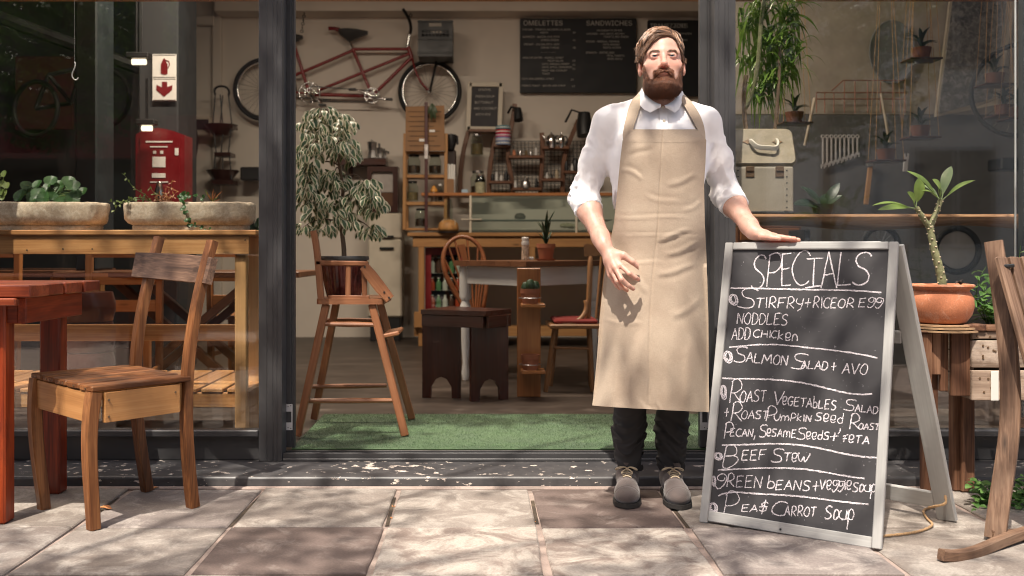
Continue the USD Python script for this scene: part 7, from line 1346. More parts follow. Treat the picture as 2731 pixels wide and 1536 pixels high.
# hair, brows and beard
def hair_curves(name, strands, widths, m, parent, label=None):
    p = numbered(parent.path, name); c = UsdGeom.BasisCurves.Define(stage, p); c.CreateTypeAttr('linear'); c.CreateWrapAttr('nonperiodic')
    c.CreateCurveVertexCountsAttr(Vt.IntArray([len(s) for s in strands])); pts = np.vstack(strands) - parent.base; c.CreatePointsAttr(Vt.Vec3fArray.FromNumpy(pts.astype(np.float32)))
    c.CreateWidthsAttr(Vt.FloatArray.FromNumpy(np.concatenate([np.linspace(w, w * .45, len(s)) for s, w in zip(strands, widths)]).astype(np.float32))); c.SetWidthsInterpolation('vertex')
    UsdShade.MaterialBindingAPI.Apply(c.GetPrim()).Bind(m); data(c.GetPrim(), kind='stuff', label=label)
def hairmat(n, c, r=.42): return mat(n, {'g': ('geometry', {}), 'n': ('noise_texture', {'scale': 260.0, 'detail': 2.0}), 'r': ('rgb_ramp', {'ramp': [(.35, tuple(np.array(c) * .55)), (.65, tuple(np.array(c) * 1.45))]}), 'p': ('principled_bsdf', {'roughness': r, 'specular_ior_level': .55})}, [('g.position', 'n.vector'), ('n.fac', 'r.fac'), ('r.color', 'p.base_color')])
M['hairbase'] = hairmat('hair_base', (.060, .030, .017)); M['hair0'] = hairmat('hair_dark', (.060, .029, .016)); M['hair1'] = hairmat('hair_brown', (.16, .080, .043)); M['hair2'] = hairmat('hair_light', (.27, .145, .080)); M['beardbase'] = hairmat('beard_base', (.075, .028, .014), .6); M['beard1'] = hairmat('beard_dark', (.12, .046, .022)); M['beard2'] = hairmat('beard_red', (.23, .082, .036))
fgrad = lambda f, q, h=.0015: np.stack([f(q + h * e) - f(q - h * e) for e in np.eye(3)], 1)
def onto(f, q, lev, n=4):
    for _ in range(n): g = fgrad(f, q); g /= np.linalg.norm(g, axis=1, keepdims=True) + 1e-9; q = q - g * (f(q) - lev)[:, None]
    return q
def sst(x, a, b): t = np.clip((x - a) / (b - a), 0, 1); return t * t * (3 - 2 * t)
def scalp(q):        # 1 on the scalp
    x, y, z = q.T; zl = np.interp(x, [-.075, -.055, -.035, -.01, .02, .045, .06, .08], [.005, .034, .058, .074, .080, .070, .035, .0]); front = np.where(y > .0, z - zl, 1); side = z - np.interp(y, [-.12, -.05, -.030, -.010, .004, .03, .05], [-.055, -.040, .014, .022, -.004, .006, .024])
    return np.minimum(sst(front, -.006, .006), sst(side, -.008, .008))
def hair_thick(q):
    x, y, z = q.T; top = sst(z, .045, .085); return scalp(q) * (.0045 + .014 * top * (1 - .6 * sst(y, .035, .075)) - .006 * sst(x, .02, .06) * top) - (1 - scalp(q)) * .004
def sdf_hair(q): n = meshkit.fbm(np.c_[q[:, 0] * 14, q[:, 1] * 75 + q[:, 0] * 30, q[:, 2] * 45 + q[:, 0] * 20], 2, 5) - .5; return sdf_face(q) - hair_thick(q) - n * .013 * scalp(q)
hm = sn_mesh(lambda p: sdf_hair(to_head(p)), HO - (.10, .13, .10), HO + (.10, .15, .16), .0028)
hq = to_head(hm.vertices); keep = (scalp(hq) > .25)[hm.faces].all(1); hm.update_faces(keep); hm.remove_unreferenced_vertices()
hair_node = man.add('hair', hm, M['hairbase'], smooth=True, label='short brown hair swept to one side')
rh = np.random.default_rng(21)
def grow(f, roots, dirfn, L, steps, lift, jit, floor=.0006, sag=0.0):
    q = roots.copy(); out = [q.copy()]; st_ = L / steps; j = rh.normal(0, jit, q.shape)
    for k in range(steps):
        d = dirfn(q, k / steps) + j; g = fgrad(f, q); g /= np.linalg.norm(g, axis=1, keepdims=True) + 1e-9; d = d - g * np.sum(d * g, 1)[:, None] * .85 + g * lift * (1 - k / steps); d /= np.linalg.norm(d, axis=1, keepdims=True) + 1e-9
        q = q + d * (st_ if np.ndim(st_) == 0 else st_[:, None]); fd = f(q); q = q + g * np.clip(floor - fd, 0, .01)[:, None]; out.append(q.copy())
    return np.stack(out, 1)
hv_ = to_head(hm.vertices); hn = len(hv_); pick = hv_[rh.integers(0, hn, 8500)]; top_m = pick[:, 2] > .040
def top_dir(q, t): 
    x, y, z = q.T; return np.c_[np.where(x < .034, -1.0, .25), .45 - .2 * (x < -.03) + 0 * x, np.where(x < -.03, -.9, np.where(x > .034, -1.0, .05))]
tops = pick[top_m]; gt = grow(sdf_hair, tops, top_dir, np.where(tops[:, 0] > .034, .016, np.where(tops[:, 1] > .03, .046, .038)) * rh.uniform(.6, 1.2, len(tops)), 8, .04, .12)
low = pick[~top_m]; gl_ = grow(sdf_hair, low, lambda q, t: np.tile([0, -.35, -1.0], (len(q), 1)), .010 * rh.uniform(.6, 1.3, len(low)), 4, .25, .2)
for nm, sel, mt in (('strands', slice(0, None, 3), 'hair1'), ('strands', slice(1, None, 3), 'hair2'), ('strands', slice(2, None, 3), 'hair0')): hair_curves(nm, [from_head(s) for s in gt[sel]], rh.uniform(.0005, .0010, len(gt[sel])), M[mt], hair_node)
locks = []
lk = onto(sdf_hair, np.c_[rh.uniform(-.06, .042, 150), rh.uniform(-.07, .075, 150), np.full(150, .10)], .001, 6); lk = lk[(scalp(lk) > .6) & (lk[:, 2] > .052)]
gk = grow(sdf_hair, lk, top_dir, rh.uniform(.035, .065, len(lk)), 10, .06, .10, .0018)
for k, s_ in enumerate(gk): t_ = np.linspace(0, 1, len(s_)); hair_node.add('lock', tube(from_head(spline(s_, 12)), rh.uniform(.0028, .0046) * (np.sin(np.pi * np.linspace(.12, 1, 12)) ** .7 + .06), 6), M[('hair1', 'hair2', 'hair0', 'hair1', 'hair2')[k % 5]], smooth=True)
fl = onto(sdf_face, np.c_[np.linspace(-.058, .034, 26), np.full(26, .06), np.interp(np.linspace(-.058, .034, 26), [-.058, -.03, .0, .034], [.044, .064, .077, .080])], .007)
fg_ = grow(sdf_face, fl, lambda q, t: np.c_[np.where(q[:, 0] > .015, -.9, -1.0), .1 + 0 * q[:, 0], np.where(q[:, 0] < -.03, -1.2, -.25 - .5 * t)], rh.uniform(.024, .046, 26) * np.where(fl[:, 0] < -.02, 1.0, .75), 9, .10, .07, .0025)
for k, s_ in enumerate(fg_): hair_node.add('lock', tube(from_head(spline(s_, 12)), rh.uniform(.0022, .0036) * (np.sin(np.pi * np.linspace(.2, 1, 12)) ** .7 + .04), 6), M[('hair1', 'hair2', 'hair0')[k % 3]], smooth=True)
hair_curves('side_strands', [from_head(s) for s in gl_], rh.uniform(.0006, .0010, len(gl_)), M['hair1'], hair_node)
fq = np.c_[rh.uniform(-.056, .0, 130), np.full(130, .06), np.full(130, .06) + rh.uniform(.0, .018, 130)]; fq[:, 2] -= np.maximum(-.02 - fq[:, 0], 0) * .6; fq = onto(sdf_face, fq, .008); gf = grow(sdf_face, fq, lambda q, t: np.tile([-.95, .05, -.8], (len(q), 1)), rh.uniform(.020, .042, 130), 8, .12, .10, .003); hair_curves('fringe', [from_head(s) for s in gf], rh.uniform(.0007, .0012, 130), M['hair1'], hair_node)
bx = np.concatenate([s * rh.uniform(.012, .052, 260) for s in (-1, 1)]); ba = np.abs(bx); bq = np.c_[bx, np.full(520, .09), (.0145 + .004 * np.sin((ba - .012) / .04 * 2.2)) + rh.normal(0, .0016, 520) - .008 * sst(ba, .04, .054)]; bq = onto(sdf_face, bq, .0005)
for s in (-1, 1):
    lx_ = np.linspace(.0185, .0445, 14); lq = onto(sdf_face, np.c_[s * lx_, np.full(14, .095), .0030 - 9 * (lx_ - .0305) ** 2 - .001 * (lx_ > .04)], .0004); body_node.add('lash_line', tube(from_head(lq), np.r_[.0004, np.full(12, .0010), .0005], 5), M['hair0'], smooth=True)
gb = grow(sdf_face, bq, lambda q, t: np.c_[np.sign(q[:, 0]), 0 * q[:, 0], .28 - 10 * np.maximum(np.abs(q[:, 0]) - .036, 0) * 3], rh.uniform(.006, .010, 520), 4, .22, .22); hair_curves('eyebrows', [from_head(s) for s in gb], np.full(520, .0007), M['hair1'], hair_node)
def beard_mask(q):
    x, y, z = q.T; a = np.abs(x)
    cheek = np.interp(a, [.030, .036, .044, .052, .060, .068, .076], [-.082, -.089, -.088, -.075, -.054, -.026, -.004]) - z
    m = sst(cheek, -.004, .006) * sst(y, -.030, -.012) * sst(z, -.146, -.128) * (1 - sst(a, .0715, .0745) * (z > -.062)) * np.where(z > -.058, sst(y, -.004, .004), 1)
    mus = sst(.038 - a, -.003, .005) * sst(-.0510 - .10 * a - z + .0 , -.002, .004) * sst(z - (-.0675 - np.interp(a, [0, .012, .024, .034], [.002, .004, .010, .020])), -.001, .002)
    lip = sst(.020 - a, -.002, .005) * sst(z + .0785, -.001, .002) * sst(-.0695 - z, -.001, .003); gap = sst(a, .008, .012) * sst(.021 - a, 0, .005) * sst(z + .0850, 0, .003) * sst(-.0695 - z, 0, .003)
    return np.clip(np.maximum(m * (1 - np.maximum(lip, gap)), mus) * (y > -.045), 0, 1)
def beard_thick(q): x, y, z = q.T; a = np.abs(x); return .0020 + .0028 * sst(-z, .03, .07) + .010 * sst(-z, .085, .115) + .004 * sst(.05 - a, 0, .03) * sst(-z, .08, .12)
def sdf_headneck_h(q): return smin(sdf_face(q), sdf_neck(from_head(q)), .022)
def sdf_beard(q):
    d = sdf_face(q); lump = s_ell(q, (0, .058, -.102), (.041, .034, .026)); lump = smin(lump, s_ell(q, (0, .032, -.096), (.054, .053, .024)), .02); m = beard_mask(q)
    n = meshkit.fbm(np.c_[q[:, 0] * 160, q[:, 1] * 120, q[:, 2] * 45], 2, 4) - .5
    return smin(d - beard_thick(q) * m + (1 - m) * .006, smax(lump, q[:, 2] + .092, .012), .01) - n * .006
bmh = sn_mesh(lambda p: sdf_beard(to_head(p)), HO - (.10, .15, .20), HO + (.10, .06, .02), .0028)
q_ = to_head(bmh.vertices); keep = ((beard_mask(q_) > .35) | ((q_[:, 2] < -.090) & (q_[:, 2] > -.150) & (q_[:, 1] > -.02) & (sdf_face(q_) > .003)))[bmh.faces].all(1); bmh.update_faces(keep); bmh.remove_unreferenced_vertices()
beard_node = man.add('beard', bmh, M['beardbase'], smooth=True, label='full reddish brown beard and moustache')
q_ = to_head(bmh.vertices); pk_ = q_[rh.integers(0, len(q_), 9000)]
def b_dir(q, t): x, y, z = q.T; mus = (z > -.088) & (np.abs(x) < .036); return np.c_[np.where(mus, np.sign(x) * 1.1, x * 5), .12 + 0 * x, np.where(mus, -.75, -1.0)]
LB = np.where((pk_[:, 2] > -.088) & (np.abs(pk_[:, 0]) < .036), .012, np.where(pk_[:, 2] < -.095, .009, np.where(pk_[:, 2] > -.07, .006, .011))) * rh.uniform(.6, 1.3, len(pk_))
gbd = grow(sdf_beard, pk_, b_dir, LB, 5, .38, .26)
redness = np.clip(.75 - np.abs(pk_[:, 0]) * 9 + (pk_[:, 2] + .10) * 6 + rh.normal(0, .25, len(pk_)), 0, 1) > .5
for s_, mt in ((redness, 'beard2'), (~redness, 'beard1')): hair_curves('whiskers', [from_head(s) for s in gbd[s_]], rh.uniform(.0006, .0011, int(s_.sum())), M[mt], beard_node)
# forearm hair
for E_, W_, f_ in ((E1, W1, sdf_arm1), (E2, W2, sdf_arm2)):
    t_ = rh.uniform(.32, .93, 420); c_ = E_ + (W_ - E_) * t_[:, None]; d_ = rh.normal(0, 1, (420, 3)); d_[:, 1] -= .3; q = onto(f_, c_ + d_ / np.linalg.norm(d_, axis=1, keepdims=True) * .04, .0002, 5); ax_ = (W_ - E_) / np.linalg.norm(W_ - E_)
    g_ = grow(f_, q, lambda p, t: np.tile(ax_ + (0, 0, -.3), (len(p), 1)), .012, 3, .6, .3); hair_curves('arm_hair', list(g_), np.full(420, .00028), M['beard2'], body_node)

# ---- shirt
CUF1, CUF2 = E1 + (W1 - E1) * .27, E2 + (W2 - E2) * .33
def shirt_base(p):
    d = s_ell(p, (.690, 3.868, 1.315), (.192, .128, .205)); d = smin(d, s_ell(p, (.684, 3.872, 1.07), (.172, .122, .24)), .08)
    d = smin(d, s_ell(p, (.690, 3.83, 1.345), (.135, .095, .10)), .05)
    d = smin(d, s_cap(p, S1 + (.035, 0, .0), S2 - (.035, 0, .0), .060), .05); tr = np.array([.690, 3.880, 1.515])
    for S_ in (S1, S2): d = smin(d, s_cap(p, tr, S_ + (0, 0, .006), .050, .050), .05)
    for S_, E_, C_, sgn in ((S1, E1, CUF1, -1), (S2, E2, CUF2, 1)):
        d = smin(d, s_chain(p, [S_, S_ * .5 + E_ * .5 + (sgn * .004, 0, 0), E_, C_], [.062, .056, .0515, .048], .03), .03)
    return d
def wrinkles(p):
    n1 = meshkit.fbm(p * (7, 7, 7), 2, 11) - .5; d = n1 * .008
    for S_, E_, C_, sg in ((S1, E1, CUF1, 1), (S2, E2, CUF2, -1)):
        a, u, v = frame(E_ - S_); q = p - S_; t = q @ a; ang = np.arctan2(q @ v, q @ u); L = np.linalg.norm(E_ - S_); rad = np.linalg.norm(q - t[:, None] * a, axis=1)
        on = np.exp(-np.maximum(rad - .075, 0) ** 2 / .0004) * sst(t, .02, .10); k = .35 + np.exp(-((t - L * .98) / .085) ** 2) + .3 * np.exp(-((t - .05) / .05) ** 2)
        f1 = meshkit.fbm(np.c_[t * 26 + np.sin(ang + sg) * 1.6, np.cos(ang) * 1.3 + 5, np.sin(ang) * 1.3], 2, 17); d = d + on * k * ((1 - np.abs(2 * f1 - 1)) ** 2 - .6) * .0150
    tor = np.exp(-((p[:, 0] - .69) / .17) ** 4); f2 = meshkit.fbm(np.c_[p[:, 0] * 16 + p[:, 2] * 9, p[:, 1] * 6, p[:, 2] * 7 - p[:, 0] * 10], 2, 23); f3 = 1 - np.abs(2 * f2 - 1)
    sh_ = np.exp(-((p[:, 2] - 1.40) / .09) ** 2) * np.exp(-((np.abs(p[:, 0] - .687) - .15) / .05) ** 2)
    for sg in (-1, 1): d = d + .0022 * np.exp(-(((p[:, 0] - .687) * sg - .152 - .16 * (1.44 - p[:, 2])) / .0035) ** 2) * sst(p[:, 2], 1.30, 1.36)
    return d + (f3 ** 2 - .6) * (.003 + .009 * sh_)
def sdf_shirt(p):
    d = shirt_base(p) - wrinkles(p)
    d = smax(d, -(s_cap(p, NB0 + (0, -.02, .1), NB0 + (0, -.01, -.07), .058)), .004)      # neck opening
    for C_, E_, W_ in ((CUF1, E1, W1), (CUF2, E2, W2)):
        a = (W_ - E_) / np.linalg.norm(W_ - E_); near = np.linalg.norm(p - C_, axis=1) < .13; t = (p - C_) @ a; rad = np.linalg.norm(p - C_ - t[:, None] * a, axis=1); bnd = smax(rad - .0560 - .0022 * np.sin(8 * np.arctan2(p[:, 2] - C_[2], p[:, 0] - C_[0]) + t * 40), np.abs(t + .024) - .026, .006)
        d = np.where(near, np.maximum(d, t), d); d = np.where(near, np.minimum(d, np.maximum(bnd, -(rad - .036))), d)
    return np.maximum(d, .86 - p[:, 2])
M['shirt'] = mat('white_cotton', {'g': ('geometry', {}), 'n': ('noise_texture', {'scale': 900.0, 'detail': 2.0}), 'w': ('noise_texture', {'scale': 45.0, 'detail': 4.0, 'distortion': 1.2}), 'mx': ('math', {'math_type': 'multiply_add', 'value2': .12}), 'b': ('bump', {'strength': .28, 'distance': .003}), 'p': ('principled_bsdf', {'base_color': (.78, .765, .785), 'roughness': .85, 'specular_ior_level': .2, 'sheen_weight': .15})}, [('g.position', 'n.vector'), ('g.position', 'w.vector'), ('n.fac', 'mx.value1'), ('w.fac', 'mx.value3'), ('mx.value', 'b.height'), ('b.normal', 'p.normal')])
sh_m = sn_mesh(sdf_shirt, (.30, 3.66, .85), (1.10, 4.06, 1.60), .0058)
shirt = man.add('shirt', sh_m, M['shirt'], smooth=True, label='white cotton shirt with rolled sleeves')
def ytrace(x, z, f, off, y0=3.55):
    p = np.array([[x, y0, z]], float)
    for _ in range(60):
        d = float(f(p)[0]) - off
        if d < 2e-4: return p[0, 1]
        p[0, 1] += max(d * .7, 2e-4)
        if p[0, 1] > 4.1: return None
    return p[0, 1]
def chest(px, py, off=.004, f=None):
    """point on the front of the shirt under a photograph pixel"""
    Y = 3.78
    for _ in range(6):
        q = P(px, py, Y); y = ytrace(q[0], q[2], f or shirt_base, off); Y = y if y else Y
    return P(px, py, Y)
def leaf4(A, B, C, D, thick=.0025, bulge=.006):
    A, B, C, D = map(np.asarray, (A, B, C, D)); g = np.array([[(A * (1 - a) + D * a) * (1 - b) + (B * (1 - a) + C * a) * b + np.array([0, -bulge * math.sin(math.pi * b) * (.4 + .6 * a), 0]) for b in np.linspace(0, 1, 7)] for a in np.linspace(0, 1, 15)])
    m = surf(g, thick); m.fix_normals(); return m
def nk(px, py, Y): return P(px, py, Y)
def collar_leaf(pts_top, pts_low):
    lin = lambda p: np.stack([np.interp(np.linspace(0, len(p) - 1, 17), np.arange(len(p)), np.asarray(p)[:, k]) for k in range(3)], 1); t, l = spline(pts_top, 17), lin(pts_low); g = np.array([[a + (b - a) * s + np.array([0, -.007 * math.sin(math.pi * s), .003 * math.sin(math.pi * s)]) for s in np.linspace(0, 1, 7)] for a, b in zip(t, l)]); m = surf(g, .0025); m.fix_normals(); return m
shirt.add('collar', collar_leaf([nk(1713, 234, 3.875), nk(1714, 240, 3.835), nk(1724, 256, 3.797), nk(1742, 271, 3.775), nk(1762, 280, 3.762)], [nk(1702, 262, 3.875), nk(1708, 281, 3.80), nk(1718, 292, 3.765), nk(1734, 300, 3.742), nk(1761, 285, 3.757)]), M['shirt'], smooth=50)
shirt.add('collar', collar_leaf([nk(1817, 238, 3.875), nk(1812, 245, 3.835), nk(1805, 258, 3.797), nk(1790, 272, 3.775), nk(1772, 281, 3.762)], [nk(1826, 262, 3.875), nk(1817, 277, 3.80), nk(1812, 290, 3.765), nk(1800, 300, 3.742), nk(1774, 286, 3.757)]), M['shirt'], smooth=50)
pl0 = [chest(x, y, .004) for x, y in ((1767, 287), (1769, 300), (1770, 315), (1771, 330), (1772, 350))]; wv = np.array([.0155, 0, 0])
shirt.add('placket', (lambda m: (m.fix_normals(), m)[1])(surf(np.array([[q - wv, q - wv * .9 - (0, .002, 0), q + wv * .9 - (0, .002, 0), q + wv] for q in spline(pl0, 14)]))), M['shirt'], smooth=40)
for py in (286, 322): c = chest(1768 + (py - 286) * .08, py, .0085); shirt.add('button', lathe([(0, 0), (.0048, 0), (.0052, .001), (.004, .0018), (0, .0012)], (0, 0, 0), 16).apply_transform(plane_M(c, (1, 0, 0), (0, 0, 1))), M['cream'], smooth=40)
# ---- trousers
def sdf_trousers(p):
    d = None
    for h_, k_, a_, s in ((HIPL, KNL, ANL, -1), (HIPR, KNR, ANR, 1)):
        e = s_chain(p, [h_, k_, a_ + (0, -.025, .18), a_ + (0, 0, .012)], [.088, .069, .060, .049], .03); d = e if d is None else smin(d, e, .015)
    d = smin(d, s_ell(p, (.672, 3.88, .93), (.165, .11, .12)), .04); z = p[:, 2]; k = sst(.36 - z, 0, .12)
    n = meshkit.fbm(np.c_[p[:, 0] * 12, p[:, 1] * 12, z * 26 + 1.2 * np.sin(p[:, 0] * 25)], 2, 31); r = (1 - np.abs(2 * n - 1)) ** 2
    d = d - (r - .62) * .022 * k - (n - .5) * .004; return np.maximum(d, np.maximum(.094 - z, z - 1.02))
tr_m = sn_mesh(sdf_trousers, (.47, 3.74, .06), (.88, 4.04, .62), .0058)
man.add('trousers', tr_m, plain('black_twill', (.021, .019, .020), .8, var=.25, vscale=40, bump=.25, bscale=900), smooth=True, label='black trousers crumpled over the shoes')
# ---- apron
rows_ = np.array([(345, 1690, 1857), (372, 1661, 1883), (430, 1654, 1881), (495, 1648, 1877), (594, 1638, 1879), (660, 1625, 1882), (742, 1610, 1886), (850, 1599, 1889), (954, 1592, 1890), (1060, 1582, 1891), (1081, 1580, 1891)], float)
nv_, nu_ = 150, 96; py_ = np.linspace(345, 1081, nv_); xl_ = np.interp(py_, rows_[:, 0], rows_[:, 1]); xr_ = np.interp(py_, rows_[:, 0], rows_[:, 2]); u_ = np.linspace(0, 1, nu_)
zrow = CAM_H + (HY - py_) * 3.78 / FPX; G_ = np.zeros((nv_, nu_, 3)); Yf = np.zeros((nv_, nu_))
for i in range(nv_):
    for j in range(0, nu_, 5):
        x = (xl_[i] + (xr_[i] - xl_[i]) * u_[j] - CX) * 3.78 / FPX
        y = ytrace(x, max(zrow[i], .90), shirt_base, .013); Yf[i, j] = y if y else 3.86
    jj = np.arange(0, nu_, 5); Yf[i] = np.interp(np.arange(nu_), jj, Yf[i, jj])
wrap = 3.742 + .13 * np.abs(2 * u_ - 1) ** 3.2
for i in range(nv_):
    t = sst(.98 - zrow[i], 0, .12); hang = wrap - .012 * sst(.9 - zrow[i], 0, .4); Yf[i] = Yf[i] * (1 - t) + np.minimum(hang, Yf[i]) * t
Yf = ndimage.gaussian_filter(Yf, (5, 3), mode='nearest')
U_, Z_ = np.meshgrid(u_, zrow); Xg = (xl_[:, None] + (xr_ - xl_)[:, None] * u_ - CX) * 3.78 / FPX
n_a = meshkit.fbm(np.stack([Xg * 7 + 2, Z_ * 3.2, Z_ * 0], -1), 2, 41) - .5 # = 1 - np.abs(2 * meshkit.fbm(np.stack([Xg * 9 + Z_ * 4, Z_ * 15 - Xg * 6, Xg * 0], -1), 3, 43) - 1); n_c = 1 - np.abs(2 * meshkit.fbm(np.stack([Xg * 26 - Z_ * 10, Z_ * 30 + Xg * 8, Xg * 0], -1), 3, 47) - 1)
low_ = sst(.85 - Z_, 0, .3); Yf -= .004 + n_a * (.008 + .030 * low_)
def crease(x0, z0, x1, z1, amp, w):
    d = np.array([x1 - x0, z1 - z0]); L = np.linalg.norm(d); d /= L; t = ((Xg - x0) * d[0] + (Z_ - z0) * d[1]) / L; o = (Xg - x0) * -d[1] + (Z_ - z0) * d[0] + .006 * np.sin(t * 5 + x0 * 40); en = sst(t, -.05, .25) * sst(1.05 - t, 0, .3)
    return amp * en * (np.exp(-(o / w) ** 2) - .55 * np.exp(-((o - 1.9 * w) / (1.3 * w)) ** 2))
for c_ in ((.53, 1.262, .62, 1.225, .007, .010), (.56, 1.30, .66, 1.345, -.005, .012), (.82, 1.235, .70, 1.20, .005, .012), (.49, 1.085, .80, 1.072, .005, .006), (.80, 1.030, .66, .995, .008, .010), (.83, .985, .69, .935, .008, .012), (.50, 1.02, .85, 1.00, .004, .005), (.48, .915, .70, .905, .005, .006), (.82, .90, .66, .865, .008, .012), (.55, .88, .64, .80, .006, .014), (.47, .70, .62, .675, .005, .010), (.84, .78, .72, .70, .007, .016), (.60, .66, .63, .42, .010, .026), (.80, .62, .77, .40, .010, .026), (.52, .60, .50, .38, .009, .022), (.70, .58, .72, .37, .008, .026), (.60, .40, .66, .365, .006, .010), (.71, .36, .66, .40, .005, .008), (.62, 1.16, .76, 1.13, .004, .010), (.76, 1.10, .84, 1.14, .005, .009)): Yf -= crease(*c_[:4], c_[4] * .5, c_[5] * .75)
seam = .475 + .012 * np.sin(Z_ * 7); Yf += .0035 * np.exp(-((U_ - seam) / .006) ** 2)
Yf[zrow < .9] = np.minimum(Yf[zrow < .9], 3.84); G_[..., 0], G_[..., 1] = Xg, Yf
G_ = np.array([[P(xl_[i] + (xr_[i] - xl_[i]) * u_[j], py_[i] + (18 * u_[j] ** .8 if True else 0) * sst(py_[i], 900, 1081), Yf[i, j]) for j in range(nu_)] for i in range(nv_)])
M['linen'] = mat('beige_linen', {'g': ('geometry', {}), 'm1': ('mapping', {'scale': (1500, 1500, 90)}), 'n1': ('noise_texture', {'scale': 1.0, 'detail': 1.0}), 'm2': ('mapping', {'scale': (90, 90, 1500)}), 'n2': ('noise_texture', {'scale': 1.0, 'detail': 1.0}), 'ad': ('math', {'math_type': 'add'}), 'nn': ('noise_texture', {'scale': 8.0, 'detail': 5.0}), 'r': ('rgb_ramp', {'ramp': [(.35, (.375, .293, .225)), (.65, (.435, .35, .272))]}),
                 'mr': ('map_range', {'from_min': .6, 'from_max': 1.4, 'to_min': .86, 'to_max': 1.1}), 'mm': ('mix_color', {'blend_type': 'multiply', 'fac': 1.0}), 'wn': ('noise_texture', {'scale': 38.0, 'detail': 5.0, 'distortion': 1.4}), 'bh': ('math', {'math_type': 'multiply_add', 'value2': .05}), 'b': ('bump', {'strength': .3, 'distance': .003}), 'p': ('principled_bsdf', {'roughness': .9, 'specular_ior_level': .15, 'sheen_weight': .12})},
                 [('g.position', 'm1.vector'), ('m1.vector', 'n1.vector'), ('g.position', 'm2.vector'), ('m2.vector', 'n2.vector'), ('n1.fac', 'ad.value1'), ('n2.fac', 'ad.value2'), ('ad.value', 'mr.value'), ('g.position', 'nn.vector'), ('nn.fac', 'r.fac'), ('r.color', 'mm.a'), ('mr.result', 'mm.b'), ('mm.result', 'p.base_color'), ('g.position', 'wn.vector'), ('ad.value', 'bh.value1'), ('wn.fac', 'bh.value3'), ('bh.value', 'b.height'), ('b.normal', 'p.normal')])
ap_m = surf(G_[::-1].transpose(1, 0, 2)[::-1], .0016); ap_m.fix_normals()
apron_n = man.add('apron', ap_m, M['linen'], smooth=50, label='long beige linen apron with a bib')
hem = [G_[int(k)] for k in (5,)]
apron_n.add('bib_hem', surf(np.array([[q - (0, .0022, 0) + (0, 0, d) for d in (.0, -.0018)] for q in G_[7, 2:-2]])), M['linen'])
def strap_on(pts, w0, label=None):
    c = np.array([chest(x, y, .010) if Yfix is None else P(x, y, Yfix) for x, y, Yfix in pts]); c = spline(c, 26); t = np.gradient(c, axis=0); t /= np.linalg.norm(t, axis=1, keepdims=True); nrm = fgrad(shirt_base, c); nrm /= np.linalg.norm(nrm, axis=1, keepdims=True); sd = np.cross(t, nrm)
    m = surf(np.array([[q + s * w0 * e + n * .002 * (1 - e * e) for e in (-1, -.5, 0, .5, 1)] for q, s, n in zip(c, sd, nrm)]), .0016); m.fix_normals(); apron_n.add('neck_strap', m, M['linen'], smooth=50)
strap_on([(1676, 372, None), (1676, 345, None), (1684, 315, None), (1691, 290, None), (1700, 268, None), (1708, 252, 3.86), (1712, 240, 3.91)], .0205)
strap_on([(1871, 372, None), (1869, 345, None), (1857, 315, None), (1843, 290, None), (1830, 270, None), (1820, 255, 3.86), (1814, 243, 3.91)], .0205)
